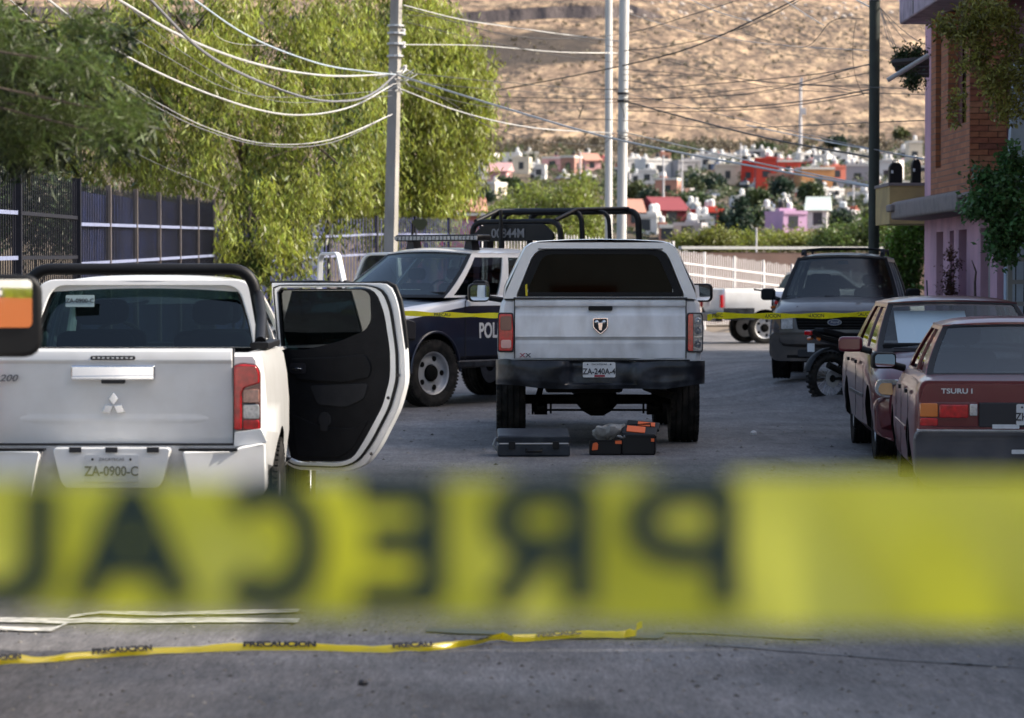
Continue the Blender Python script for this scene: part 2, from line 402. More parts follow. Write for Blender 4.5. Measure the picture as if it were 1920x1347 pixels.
# ------------------------------------------------------------------ greenhouse: roof, pillars, glass
def greenhouse(root, paint, gl, f0, f1, r1, r0, zb, zt, wb, wt, wins, crown=.05, gw=None, gr=None, bow=.07, trim=None, roofm=None, t0=.05, t1=.9, rear=True, seats=True, frame=None, swheel=-1):
    """f0/f1 windscreen base/top y, r1/r0 rear glass top/base y; wins = list of (s0,s1) side windows"""
    gw = gw or gl; gr = gr or gl; trim = trim or M['plastic']; roofm = roofm or paint; frame = frame or paint
    def S(side, s, t, inset=0):
        tt = t + .12 * t * (1 - t) 
        x = side * (wb + (wt - wb) * (t ** 1.3) - inset); y = (1 - s) * (f0 + (f1 - f0) * tt) + s * (r0 + (r1 - r0) * tt)
        return Vector((x, y, zb + (zt - zb) * t))
    ts = [0, t0, .25, .5, .7, t1, 1]
    for side in (-1, 1):
        mb = MB()
        cuts = [0] + [v for w_ in wins for v in w_] + [1]
        for i in range(0, len(cuts), 2):
            a, b = cuts[i], cuts[i + 1]
            if b - a > .004: mb.grid(lambda u, v: S(side, a + (b - a) * u, v), 1, 8, thick=(-side * .035, 0, 0))
        for (a, b) in wins:
            mb.grid(lambda u, v: S(side, a + (b - a) * u, v * t0), 4, 1, thick=(-side * .035, 0, 0))
            mb.grid(lambda u, v: S(side, a + (b - a) * u, t1 + (1 - t1) * v), 4, 1, thick=(-side * .035, 0, 0))
        mb.build('side_frame', frame, root, 40)
        for (a, b) in wins:
            MB().grid(lambda u, v: S(side, a + (b - a) * u, t0 + (t1 - t0) * v, .014), 3, 5).build('side_window', gl, root, 40, fixn=False)
    def E(base, top, sgn, lo=.02, hi=.97, ww=.985, k=bow):
        def fn(u, v):
            t = lo + (hi - lo) * v; tt = t + .12 * t * (1 - t); q = u * 2 - 1
            w_ = (wb + (wt - wb) * (t ** 1.3)) * ww
            return (q * w_, base + (top - base) * tt + sgn * k * (1 - q * q) , zb + (zt - zb) * t + crown * .6 * (1 - q * q) * t)
        return fn
    MB().grid(E(f0, f1, 1, k=bow), 12, 8).build('windscreen', gw, root, 60, fixn=False)
    fb = E(f0, f1, 1, 0, 1, .99, k=bow)
    for fn, dy in ((fb, .004),) + (((E(r0, r1, -1, 0, 1, .99, k=bow * .5), -.004),) if rear else ()):
        sb = MB()
        def ringpt(u0, v0): return Vector(fn(u0, v0)) + Vector((0, dy, .002))
        path = [(k / 14, 0) for k in range(14)] + [(1, k / 8) for k in range(8)] + [(1 - k / 14, 1) for k in range(14)] + [(0, 1 - k / 8) for k in range(8)]
        vs = []
        for (u0, v0) in path: vs += [ringpt(u0, v0), ringpt(.035 + .93 * u0, .06 + .88 * v0)]
        n_ = len(path); sb.add(vs, [(2 * i, 2 * i + 1, (2 * i + 3) % (2 * n_), (2 * i + 2) % (2 * n_)) for i in range(n_)])
        sb.build('windscreen_seal' if fn is fb else 'rear_window_seal', trim, root, 60, fixn=False)
    if rear: MB().grid(E(r0, r1, -1, k=bow * .5), 12, 8).build('rear_window', gr, root, 60, fixn=False)
    def rf(u, v):
        q = u * 2 - 1; y = f1 + .02 + (r1 - f1 - .04) * v
        bo = bow * (1 - q * q) * (1 - v) * 1.0 - bow * .5 * (1 - q * q) * v
        e = abs(q) ** 5; ee = (abs(v * 2 - 1)) ** 8
        return (q * (wt + .008), y + bo, zt + crown * (1 - q * q) * .8 + .035 * (1 - e) * (1 - ee))
    MB().grid(rf, 16, 14, thick=(0, 0, -.05)).build('roof', roofm, root, 45)
    # inside
    MB().box((0, (f0 + r0) / 2, zb + .012), (2 * wb - .10, abs(f0 - r0) - .08, .02)).build('parcel_floor', M['well'], root, 0)
    MB().box((0, f0 + (-.22 if f0 > r0 else .22), zb + .03), (2 * wb - .12, .34, .09)).build('dashboard', M['interior'], root, 30, bevel=.02)
    if seats:
        L = f0 - r0
        rows = [f0 - .42 * abs(L), ] + ([f0 - .74 * abs(L)] if abs(L) > 2.0 else [])
        for ry in rows:
            for sx in (-.38, .38):
                e = sub('seat', root, (sx, ry, zb))
                MB().slab(rrect(-.25, -.0, .25, .18, .07), -.06, .06).build('backrest', M['seat'], e, 30, bevel=.03)
                MB().slab(rrect(-.13, .22, .13, .38, .06), -.045, .045).build('headrest', M['seat'], e, 30, bevel=.03)
        th = MB(); n = 24; cx = swheel * .38
        pts = [(cx + .18 * math.cos(2 * PI * k / n), rows[0] + .52 + .05 * math.sin(2 * PI * k / n) * -1, zb + .06 + .16 * math.sin(2 * PI * k / n)) for k in range(n + 1)]
        th.tube(pts, .014, 6).build('steering_wheel', M['interior'], root, 60)
    return S
def plate(root, x, y, z, s, facing=-1, w=.30, h=.15, sub_='ZACATECAS', ink=None):
    e = MB().slab(rrect(x - w / 2, z - h / 2, x + w / 2, z + h / 2, .012), y, y + .006 * -facing).build('license_plate', M['plate'], root, 0)
    rot = (R(90), 0, 0) if facing < 0 else (R(90), 0, PI); yy = y + .002 * facing
    ink = ink or M['ink']
    text(s, .078, ink, e, (x, yy, z - .018), rot, sx=.86, off=.0015)
    text(sub_, .022, ink, e, (x, yy, z + .052), rot, sx=1.2, ext=.001)
    for dx in (-.11, .11): MB().lathe([(yy, .008), (yy + .004 * facing, .006)], 8, 'Y', (x + dx, 0, z + .052)).build('bolt', M['ink'], e)
    return e
def mirror_arm(root, side, y, z, w=.20, h=.28, reach=.28, xb=.92, glass_dir=-1, shell=None, tow=False, split=False):
    e = sub('mirror', root, (side * (xb + reach + w / 2), y, z), (0, 0, 0 if split else side * R(-12)))
    MB().slab(rrect(-w / 2, -h / 2, w / 2, h / 2, min(w, h) * .28), -.05, .05).build('housing', shell or M['plastic'], e, 35, bevel=.025, seg=3)
    if split:
        MB().slab(rrect(-w / 2 + .015, -h * .14, w / 2 - .042, h / 2 - .022, .022), glass_dir * .056, glass_dir * .052).build('mirror_glass', M['mirror'], e, 0)
        MB().slab(rrect(-w / 2 + .015, -h / 2 + .035, w / 2 - .042, -h * .20, .020), glass_dir * .056, glass_dir * .052).build('mirror_glass', M['mirror'], e, 0).rotation_euler = (R(9), 0, 0)
    else:
        MB().slab(rrect(-w / 2 + .018, -h / 2 + .018, w / 2 - .018, h / 2 - .018, min(w, h) * .2), glass_dir * .056, glass_dir * .052).build('mirror_glass', M['mirror'], e, 0)
    a = MB()
    for dz in ((-.06, .03) if tow else (-h * .25,)):
        a.tube([(-side * w * .3, 0, dz), (-side * (w / 2 + reach + .05), .02, dz - .03)], .022 if tow else .03, 8)
    a.build('mirror_arm', M['plastic'], e, 60)
    return e
# ------------------------------------------------------------------ vehicles
def profile_panel(x0, x1, z0, z1, y, prof, n=24, nu=16, xs=None, bow=.0, dent=None):
    """outer sheet facing -y; prof = [(z, inward offset)]"""
    zz = [p[0] for p in prof]; oo = [p[1] for p in prof]
    if zz[0] > zz[-1]: zz, oo = zz[::-1], oo[::-1]
    lv = sorted(set([z0 + (z1 - z0) * i / n for i in range(n + 1)] + [q for q in zz if z0 < q < z1]))
    def fn(u, v):
        k = v * (len(lv) - 1); z = lv[int(round(k))]; x = x0 + (x1 - x0) * u
        q = (x - (x0 + x1) / 2) / ((x1 - x0) / 2)
        yy = y + float(np.interp(z, zz, oo)) + bow * q * q
        if dent:
            for (dx, dz, dr, dd) in dent:
                e = ((x - dx) ** 2 + ((z - dz) * 1.6) ** 2) / dr ** 2
                yy += dd * math.exp(-e)
        return (x, yy, z)
    return MB().grid(fn, nu, len(lv) - 1, thick=(0, .05, 0))
def truck_body(root, paint, hw, L, zbed, zhood, ax_r, ax_f, r, bedcut=True, zb=.52, cabf=1.25, bedf=-1.25, extra=()):
    b = L / 2
    st = [(-b + .02, zb + .2, zbed - .02, hw - .05, hw - .085, 0), (-b + .07, zb + .1, zbed, hw - .01, hw - .06, 0), (ax_r - .1, zb, zbed, hw + .005, hw - .06, 0), (bedf, zb - .02, zbed, hw, hw - .06, 0),
          (0, zb - .02, zbed - .02, hw, hw - .07, 0), (cabf - .2, zb - .02, zbed - .04, hw, hw - .08, 0), (cabf + .15, zb - .02, zhood + .05, hw, hw - .12, .03), (ax_f + .2, zb, zhood, hw, hw - .15, .06),
          (b - .28, zb + .03, zhood - .05, hw - .03, hw - .17, .06), (b - .1, zb + .06, zhood - .13, hw - .09, hw - .22, .05), (b - .02, zb + .1, zhood - .30, hw - .16, hw - .28, .02)]
    o = loft(st).build('body', paint, root, 32, bevel=.012)
    cs = []
    for ay in (ax_r, ax_f):
        for s in (-1, 1):
            cs.append((MB().lathe([(s * (hw - .42), r * 1.17), (s * (hw + .2), r * 1.17)], 32, 'X', (0, ay, r * 1.02)), M['well']))
    if bedcut: cs.append((MB().box((0, (-b + .16 + bedf) / 2, zbed), (2 * hw - .26, abs(-b + .16 - bedf), .9)), M['under']))
    for e in extra: cs.append(e)
    cut(o, cs)
    return o
def under_axle(root, y, hw, r, z=.40):
    mb = MB()
    mb.lathe([(-hw + .15, .045), (-.20, .05), (-.14, .12), (-.06, .165), (.06, .165), (.14, .12), (.20, .05), (hw - .15, .045)], 16, 'X', (0, y, z))
    mb.build('rear_axle', M['under'], root, 50)
    for q in (-1, 1):
        s = MB()
        for k in range(3): s.box((q * .56, y, z - .06 - .018 * k), (.07, 1.1 - k * .3, .014))
        s.box((q * .56, y, z - .10), (.13, .16, .10)); s.tube([(q * .62, y - .05, z - .12), (q * .50, y + .1, z + .34)], .03, 8)
        s.tube([(q * .46, y - .04, z - .14), (q * .46, y - .04, z - .02)], .012, 6); s.tube([(q * .64, y - .04, z - .15), (q * .64, y - .04, z - .02)], .012, 6)
        s.build('leaf_spring', M['under'], root, 40)
    MB().tube([(-.6, y - .16, z - .10), (.6, y - .16, z - .10)], .012, 6).build('sway_bar', M['under'], root)
    MB().box((0, y + .5, z + .22), (1.15, 2.2, .12)).build('chassis', M['under'], root, 0)
def simple_door(root, side, hy, x, z0, z1, L, ang, paint, inner, zwin, gl, slantF=.30, slantR=.08, th=.06, name='door', thick=.07):
    """hinged at (x,hy); local u axis runs backward from the hinge; opened outwards by ang"""
    e = sub(name, root, (side * x, hy, 0), (0, 0, -side * -ang if side > 0 else -ang))
    e.rotation_euler = (0, 0, side * ang)
    # local: -y is backward along the door, x*side outward
    out = rpoly([(0, z0 + .02), (0, zwin), (-slantF, z1), (-L + slantR + .02, z1 - .01), (-L, zwin), (-L + .03, z0)], [.05, .02, .10, .14, .05, .14])
    inn = rpoly([(-.06, zwin - .02), (-.06, zwin + .001), (-slantF - .025, z1 - .04), (-L + slantR + .055, z1 - .045), (-L + .05, zwin), (-L + .055, zwin - .02)], [.01, .02, .07, .10, .03, .01])
    hx = thick / 2
    MB().ring(out, [(max(-L + .05, min(-.05, p[0])), p[1]) for p in inn], -hx, hx, 'YZ').build('frame', paint, e, 35, bevel=.01)
    low = rpoly([(-.01, z0 + .03), (-.01, zwin - .01), (-L + .01, zwin - .01), (-L + .04, z0 + .01)], [.05, .01, .01, .12])
    MB().slab(low, -hx + .002, hx - .002, 'YZ').build('panel', paint, e, 35, bevel=.01)
    lin = [(-.04 + (p[0] + .02) * .93, z0 + .06 + (p[1] - z0) * .88) for p in low]
    MB().slab(lin, -side * (hx + .004), -side * (hx + .03), 'YZ').build('inner_trim', inner, e, 30, bevel=.01)
    if gl: MB().slab(inn, -.004, .004, 'YZ').build('window', gl, e, 0)
    return e

# ---- white pickup with camper cap
def build_cap_truck():
    yaw = 0
    root = thing('pickup_truck', 'white pickup truck with camper cap, parked behind the open cases on the road', 'pickup truck', (.845, 33.0, 0), yaw)
    w = M['white_old']; hw = .985
    truck_body(root, w, hw, 5.8, 1.42, 1.22, -1.75, 1.83, .40, bedcut=False, zb=.60)
    for s in (-1, 1):
        wheel(root, s * (hw - .13), -1.75, .41, .29, side=s); wheel(root, s * (hw - .13), 1.83, .41, .29, side=s)
    y0 = -2.93
    pr = [(1.43, .030), (1.418, .006), (1.395, 0), (1.36, .004), (1.345, .022), (1.33, .026), (1.285, .020), (1.27, .014), (1.08, .002), (1.065, 0), (1.05, .012), (1.03, .022), (1.0, .018), (.86, .028), (.845, .05)]
    tg = profile_panel(-.815, .815, .848, 1.43, y0, pr, 20, 40, bow=.02, dent=[(.42, .95, .07, .018), (.44, .87, .10, .02), (-.22, 1.20, .02, .006), (.10, 1.40, .03, .008)])
    tg = tg.build('tailgate', w, root, 28, bevel=.006)
    for s in (-1, 1): MB().box((s * .8205, y0 + .055, 1.135), (.008, .05, .56)).build('panel_gap', M['ink'], root, 0)
    MB().slab(rrect(-.115, 1.315, .115, 1.358, .012), y0 - .004, y0 + .03).build('handle', M['plastic'], tg, 30, bevel=.004)
    # badge: dark shield with chrome rim and a chrome ram-like head
    sh = rpoly([(-.075, 1.245), (.075, 1.245), (.07, 1.15), (0, 1.085), (-.07, 1.15)], .02); si = [(p[0] * .86, 1.168 + (p[1] - 1.168) * .86) for p in sh]
    MB().ring(sh, si, y0 - .022, y0 + .02).build('badge', M['chrome'], tg, 30, bevel=.002)
    MB().slab(si, y0 - .012, y0 + .02).build('badge_field', M['ink'], tg, 0)
    hd = MB()
    for s in (-1, 1): hd.lathe([(y0 - .026, .001), (y0 - .024, .014), (y0 - .010, .026)], 14, 'Y', (s * .034, 0, 1.205))
    hd.slab(rpoly([(-.024, 1.20), (.024, 1.20), (.014, 1.125), (-.014, 1.125)], .01), y0 - .024, y0 - .010)
    hd.build('badge_head', M['chrome'], tg, 40, bevel=.003)
    text('X', .055, M['redink'], tg, (-.745, y0 + .015, .885), sx=1.35, off=.001); text('X', .055, M['ink'], tg, (-.69, y0 + .015, .885), sx=1.35, off=.001)
    # tail lamps
    for s in (-1, 1):
        e = sub('tail_lamp', root, (s * .905, y0 + .05, 1.105), label=None if s < 0 else 'broken tail lamp with most of its red lens gone')
        bez = rpoly([(-.078, -.19), (-.075, .19), (.072, .19), (.083, .02), (.078, -.19)], .025)
        MB().slab(bez, -.02, .06).build('bezel', M['ink'], e, 30, bevel=.004)
        i2 = [(p[0] * .86, p[1] * .93) for p in bez]
        if s < 0:
            MB().slab([p for p in i2], -.035, -.02).build('lens', M['redlens'], e, 30, bevel=.012, seg=3)
            MB().slab(rrect(-.045, -.15, .052, -.07, .02), -.041, -.036).build('reverse_lens', mat('pink_clear_lens', (.62, .32, .30), .15, coat=1), e, 30, bevel=.003)
            MB().slab(rrect(-.05, .02, .055, .155, .02), -.041, -.036).build('brake_lens', M['darkred'], e, 30, bevel=.003)
        else:
            MB().slab([(min(-.018, p[0]), p[1]) for p in i2], -.033, -.02).build('lens', M['redlens'], e, 30, bevel=.006)
            MB().slab([(max(-.014, p[0]), p[1]) for p in i2], -.024, -.02).build('reflector', M['smoke'], e, 30)
            for k, zz in enumerate((.11, .02, -.11)):
                MB().lathe([(-.024, .036), (-.034, .028), (-.026, .012), (-.05, .009)], 12, 'Y', (.028, 0, zz)).build('bulb', M['smoke' if k else 'clear'], e)
            MB().box((.03, -.03, -.04), (.075, .012, .012)).build('divider', M['clear'], e, 0)
    # bumper
    def bump(u, v):
        x = -1.0 + 2.0 * u; q = abs(x)
        z = .572 + (.835 - .572) * v + .012 * noise.noise(Vector((x * 2.2, 3, 1))) * (1 - v); 
        z += (-.012 * math.exp(-((x - .38) / .12) ** 2) + .02 * math.exp(-((x + .9) / .1) ** 2)) * v
        if v < .5: z += .04 * sst(.55, .95, q) * (1 - v)
        y = y0 - .17 + .10 * max(0, q - .80) / .2 * max(0, q - .80) / .2 * 1.9
        rec = (1 - sst(.27, .36, q)) * sst(.12, .22, v) 
        y += .075 * rec
        y += .02 * sst(.8, 1, v) + .03 * sst(.25, 0, v) if v > .8 or v < .25 else 0
        y += .030 * noise.noise(Vector((x * 3.4, z * 5, 2)))
        return (x, y, z)
    bp = MB().grid(bump, 64, 14, thick=(0, .10, 0)).build('bumper', M['bumper'], root, 40)
    MB().box((0, y0 - .02, .84), (1.7, .16, .012)).build('step_pad', M['plastic'], root, 0)
    plate(root, -.015, y0 - .106, .752, 'ZA-240A-4', w=.31, h=.145, ink=M['redink'] if False else M['ink'])
    MB().box((-.01, y0 - .112, .694), (.10, .004, .018)).build('plate_sticker', M['redink'], root, 0)
    for s in (-1, 1): MB().box((s * .5, y0 + .2, .62), (.08, .5, .10)).build('bumper_bracket', M['under'], root, 0)
    under_axle(root, -1.75, hw, .4, .42)
    MB().tube([(.50, -1.2, .52), (.62, -2.4, .50), (.72, -2.86, .49)], .035, 10).build('exhaust_pipe', M['under'], root, 60)
    MB().box((-.15, -2.45, .62), (.75, .45, .2)).build('spare_tray', M['under'], root, 20, bevel=.03)
    # camper cap
    cap = sub('camper_cap', root)
    zb_, zt_ = 1.425, 1.985
    secs = []
    for (y, sc_) in ((-2.90, 0), (-2.86, .01), (-1.2, .02), (-1.12, 0)):
        half = [(.915, zb_), (.905, zb_ + .10), (.86, 1.62), (.745, 1.86), (.715, 1.915), (.66, 1.955), (.58, 1.975), (.3, 1.99)]
        ring = [(a + sc_, y, b + sc_ * .6) for a, b in half] + [(0, y, 1.995 + sc_ * .6)] + [(-a - sc_, y, b + sc_ * .6) for a, b in reversed(half)]
        secs.append(ring)
    n = len(secs[0]); mb = MB().add([p for r_ in secs for p in r_], [(i * n + k, i * n + k + 1, (i + 1) * n + k + 1, (i + 1) * n + k) for i in range(3) for k in range(n - 1)])
    # back and front faces as frames
    mb.f.append(tuple(range(3 * n, 4 * n)))
    outer = [p for p in secs[0]]
    win = rpoly([(-.80, 1.445), (-.80, 1.47), (-.625, 1.90), (.625, 1.90), (.80, 1.47), (.80, 1.445)], [.005, .03, .10, .10, .03, .005], 3)
    o0 = len(mb.v); mb.v += [(p[0], -2.90, p[1]) for p in win]
    shell = mb.build('shell', M['white'], cap, 40, fixn=True)
    # face between shell rim and the window, drawn as one ring
    def nearest(p):
        a = math.atan2(p[1] - 1.5, p[0]); return a
    rim = []
    for (x, z) in win:
        # march outward from window centre to the rim
        best = None; c0 = Vector((0, 1.55)); d = (Vector((x, z)) - c0).normalized()
        for i in range(n - 1):
            a, b = Vector((outer[i][0], outer[i][2])), Vector((outer[i + 1][0], outer[i + 1][2]))
            e_ = b - a; den = d.x * e_.y - d.y * e_.x
            if abs(den) < 1e-9: continue
            t = ((a.x - c0.x) * e_.y - (a.y - c0.y) * e_.x) / den; q = ((a.x - c0.x) * d.y - (a.y - c0.y) * d.x) / den
            if t > 0 and -.001 <= q <= 1.001: best = c0 + d * t
        if best is None: best = Vector((x * 1.1, zb_))
        rim.append((best.x, best.y))
    MB().ring(rim, win, -2.905, -2.86).build('rear_face', M['white'], cap, 40, bevel=.022, seg=4)
    w2 = [(p[0] * .985, 1.66 + (p[1] - 1.66) * .975) for p in win]; w3 = [(p[0] * .87, 1.665 + (p[1] - 1.665) * .80) for p in win]
    MB().ring(w2, w3, -2.90, -2.875).build('rubber_seal', M['plastic'], cap, 30, bevel=.004)
    MB().slab(w3, -2.888, -2.880).build('rear_glass', M['g_black'], cap, 0)
    MB().slab(rpoly([(-.60, 1.908), (.60, 1.908), (.59, 1.898), (-.59, 1.898)], .004), -2.915, -2.895).build('drip_rail', M['ink'], cap, 0)
    for s in (-1, 1): MB().tube([(s * .70, -2.89, 1.48), (s * .69, -2.87, 1.66)], .010, 6).build('gas_strut', M['steel'], cap)
    MB().slab(rpoly([(-.715, 1.455), (-.695, 1.455), (-.70, 1.57), (-.72, 1.56)], .006), -2.93, -2.915).build('tape_tail', M['yellow'], cap, 0)
    MB().box((0, -2.92, 1.435), (1.66, .03, .012)).build('cap_seal', M['ink'], cap, 0)
    # cab ahead of the cap
    greenhouse(root, w, M['g_side'], 1.42, .72, -.8, -1.02, 1.38, 1.93, .88, .68, [(.06, .42), (.50, .88)], gw=M['g_wind'])
    for s in (-1, 1):
        m_ = mirror_arm(root, s, 1.05, 1.46, w=.24, h=.20, reach=.10, xb=.985, tow=False)
    return root
def build_orange_case():
    pass

# ---- near white pickup with open rear door
def build_open_truck():
    root = thing('pickup_truck', 'white double cab pickup with black roll bar and rear door swung open, nearest left', 'pickup truck', (-2.32, 20.95, -.1))
    w = M['white']; hw = .895
    truck_body(root, w, hw, 5.26, 1.31, 1.12, -1.52, 1.48, .38, zb=.50, bedf=-1.22, cabf=1.1,
               extra=[(MB().box((hw, -.42, .92), (.7, .86, .72)), M['interior'])])
    for s in (-1, 1):
        wheel(root, s * (hw - .12), -1.52, .38, .25, side=s); wheel(root, s * (hw - .12), 1.48, .38, .25, side=s)
    y0 = -2.66
    pr = [(1.335, .030), (1.325, .008), (1.31, .002), (1.268, -.006), (1.258, .000), (1.248, .008), (1.10, .018), (.95, .034), (.935, .031), (.915, .031), (.90, .036), (.80, .050), (.785, .072)]
    tg = profile_panel(-.69, .69, .785, 1.335, y0, pr, 22, 30, bow=.03).build('tailgate', w, root, 30, bevel=.006)
    for s in (-1, 1): MB().box((s * .696, y0 + .07, 1.06), (.008, .05, .55)).build('panel_gap', M['ink'], root, 0)
    MB().box((0, y0 + .05, .779), (1.5, .05, .010)).build('panel_gap', M['ink'], root, 0)
    e = sub('stop_lamp', root, (0, y0, 1.283)); MB().slab(rrect(-.13, -.012, .13, .012, .010), -.010, .01).build('bezel', M['ink'], e, 0)
    for k in range(9): MB().box((-.108 + k * .027, -.012, 0), (.016, .004, .010)).build('lamp_cell', M['clear'], e, 0)
    h = sub('tailgate_handle', root, (0, y0 + .006, 1.195))
    MB().slab(rrect(-.245, -.04, .245, .045, .012), -.02, .03).build('handle', M['chrome'], h, 30, bevel=.010, seg=3)
    MB().slab(rpoly([(-.24, -.035), (.24, -.035), (.24, -.012), (-.24, -.018)], .004), -.032, -.015).build('pull', M['chrome'], h, 30, bevel=.006)
    MB().slab(rrect(-.07, -.062, .07, -.036, .01), -.004, .03).build('recess', M['ink'], h, 0)
    bd = sub('badge', root, (0, y0 + .026, 1.005))       # three chrome diamonds meeting at a point
    for a in (90, 210, 330):
        c, s_ = math.cos(R(a)), math.sin(R(a)); q = .080; pw = .030
        po = [(0, 0), (q * .5 * c - pw * s_, q * .5 * s_ + pw * c), (q * c, q * s_), (q * .5 * c + pw * s_, q * .5 * s_ - pw * c)]
        MB().slab([(x * .97, z * .97) for x, z in po], -.016, .01).build('diamond', M['chrome'], bd, 30, bevel=.003)
    text('L200', .055, M['greyink'], tg, (-.63, y0 + .020, 1.163), sx=1.25, off=.001, shear=.3)
    for s in (-1, 1):
        e = sub('tail_lamp', root, (s * .775, y0 + .03, 1.05))
        o = [(s * a, b) for a, b in rpoly([(-.078, -.19), (-.078, .19), (-.03, .205), (.06, .195), (.082, .15), (.082, -.19)], .02)]
        MB().slab(o, -.01, .10).build('bezel', M['darkred'], e, 30, bevel=.004)
        MB().slab([(s * a, b) for a, b in rpoly([(-.072, -.185), (-.072, .185), (-.03, .195), (.055, .188), (.075, .145), (.075, .085), (-.01, .06), (-.028, .03), (-.028, -.185)], .012)], -.03, -.01).build('brake_lens', M['redlens'], e, 30, bevel=.008, seg=3)
        MB().slab([(s * a, b) for a, b in rrect(-.020, -.030, .074, .050, .012)], -.022, -.008).build('indicator_lens', mat('pinkish_amber_lens', (.42, .20, .15), .15, coat=1, var=.3, vscale=40), e, 30, bevel=.005)
        MB().slab([(s * a, b) for a, b in rrect(-.020, -.122, .074, -.038, .012)], -.022, -.008).build('reverse_lens', M['clear'], e, 30, bevel=.005)
        MB().slab([(s * a, b) for a, b in rrect(-.020, -.183, .074, -.130, .012)], -.022, -.008).build('fog_lens', M['redlens'], e, 30, bevel=.005)
        MB().box((0, -.017, -.034), (.10, .012, .006)).build('lamp_bar', M['ink'], e, 0)
    # bumper: white middle with plate, dark gaps, white corner steps
    mid = rpoly([(-.345, .765), (.345, .765), (.30, .575), (.27, .53), (-.27, .53), (-.30, .575)], .03)
    MB().slab(mid, y0 - .08, y0 + .05).build('bumper_centre', w, root, 35, bevel=.02, seg=3)
    for x in (-.21, 0, .24): MB().box((x, y0 - .085, .752), (.07, .012, .030)).build('bumper_slot', M['ink'], root, 0)
    plate(root, -.0, y0 - .088, .645, 'ZA-0900-C', w=.315, h=.155, ink=M['greyink'])
    MB().slab(rrect(-.85, .40, .85, .77, .03), y0 + .02, y0 + .14).build('bumper_back', M['steel'], root, 0)
    for s in (-1, 1):
        c = [(s * a, b) for a, b in rpoly([(.41, .745), (.70, .745), (.745, .77), (.885, .79), (.89, .50), (.80, .44), (.47, .44)], [.02, .02, .02, .02, .05, .05, .05])]
        MB().slab(c, y0 - .11, y0 + .05, yf=lambda x, z: .11 * sst(.62, .90, abs(x))).build('bumper_corner', w, root, 30, bevel=.02, seg=3)
        MB().box((s * .56, y0 - .05, .752), (.34, .10, .012)).build('step_pad', M['plastic'], root, 0)
        MB().slab([(s * a, b) for a, b in rpoly([(.705, .85), (.86, .87), (.895, .79), (.70, .765)], .01)], y0 + .0, y0 + .10).build('corner_panel', w, root, 30, bevel=.01)
    greenhouse(root, w, M['g_side'], 1.10, .30, -.98, -1.13, 1.22, 1.705, .77, .60, [(.10, .46), (.53, .88)], gw=M['g_wind'], gr=M['g_rear'], crown=.03, bow=.05, swheel=-1)
    fo = rpoly([(-.80, 1.23), (-.765, 1.45), (-.665, 1.735), (.665, 1.735), (.765, 1.45), (.80, 1.23)], [.01, .1, .10, .10, .1, .01], 5); fi = rpoly([(-.70, 1.27), (-.665, 1.45), (-.585, 1.695), (.585, 1.695), (.665, 1.45), (.70, 1.27)], [.05, .1, .09, .09, .1, .05], 5)
    rf_ = MB().ring(fo, fi, -.05, -.02); rf_.v = [(x, y - 1.13 + (z - 1.22) * .31, z) for x, y, z in rf_.v]; rf_.build('rear_frame', w, root, 40, bevel=.012, seg=3)
    # roll bar: flattened tube hoop with legs down to the bed rails
    pts = rpoly([(-.79, 1.36), (-.765, 1.50), (-.71, 1.80), (.71, 1.80), (.765, 1.50), (.79, 1.36)], [0.01, .08, .14, .14, .08, .01], 8)
    MB().tube([(x * .97, -1.26, z) for x, z in pts if True][1:-1], .036, 12).build('roll_bar', M['plastic'], root, 60)
    for s in (-1, 1):
        MB().tube([(s * .735, -1.28, 1.64), (s * .775, -1.55, 1.50), (s * .80, -1.95, 1.36)], .035, 10).build('roll_bar_leg', M['plastic'], root, 60)
        MB().slab([(s * a, b) for a, b in rrect(.75, 1.32, .86, 1.36, .01)], -2.1, -1.15).build('bed_rail_cap', M['plastic'], root, 0)
    # registration slip on the rear window
    st = MB().slab(rrect(-.09, -.038, .09, .038, .005), -.002, .002).build('window_sticker', mat('pale_blue_sticker', (.30, .40, .43), .5), root, 0)
    st.location = (-.40, -1.135, 1.60); st.rotation_euler = (R(-14), 0, 0)
    text('ZA-0900-C', .038, M['ink'], st, (0, -.004, 0), off=.0005, ext=.001)
    # open rear door, seen from inside
    D = 20.78; sc = FPX / D; ang = R(63); k = 1 / math.sin(ang)
    def q(px, py): return ((px - 527) / sc * k, 1.78 - (py - YH) / sc)
    e = sub('rear_door', root, (X(527, D) + 2.32, D - 20.95, 0), (0, 0, 0), label='rear door swung wide open towards the road')
    e.rotation_euler = (0, 0, -(PI / 2 - ang))      # u axis: right and slightly towards the camera
    out = rpoly([q(506, 531), q(738, 531), q(752, 570), q(764, 655), q(766, 712), q(752, 762), q(716, 833), q(690, 868), q(655, 880), q(556, 880), q(534, 868), q(527, 720), q(512, 560)], [.02, .07, .05, .05, .05, .05, .05, .05, .05, .05, .03, .02, .02])
    hole = rpoly([q(524, 545), q(688, 543), q(700, 552), q(702, 600), q(692, 618), q(640, 640), q(576, 655), q(529, 656), q(526, 620)], [.02, .03, .03, .03, .06, .06, .02, .01, .01])
    def band(pts, dx, dz, cx=None): 
        c = Vector((sum(p[0] for p in pts) / len(pts), sum(p[1] for p in pts) / len(pts))); return [(c.x + (p[0] - c.x) * dx, c.y + (p[1] - c.y) * dz) for p in pts]
    ins = rpoly([q(521, 540), q(690, 538), q(712, 547), q(727, 585), q(738, 655), q(738, 705), q(724, 757), q(690, 820), q(668, 855), q(640, 866), q(560, 866), q(541, 858), q(534, 720), q(523, 560)], [.02, .05, .05, .05, .05, .05, .05, .05, .05, .05, .03, .03, .02, .02])
    n1 = len(out)
    oo = Vector((.40, 1.1))
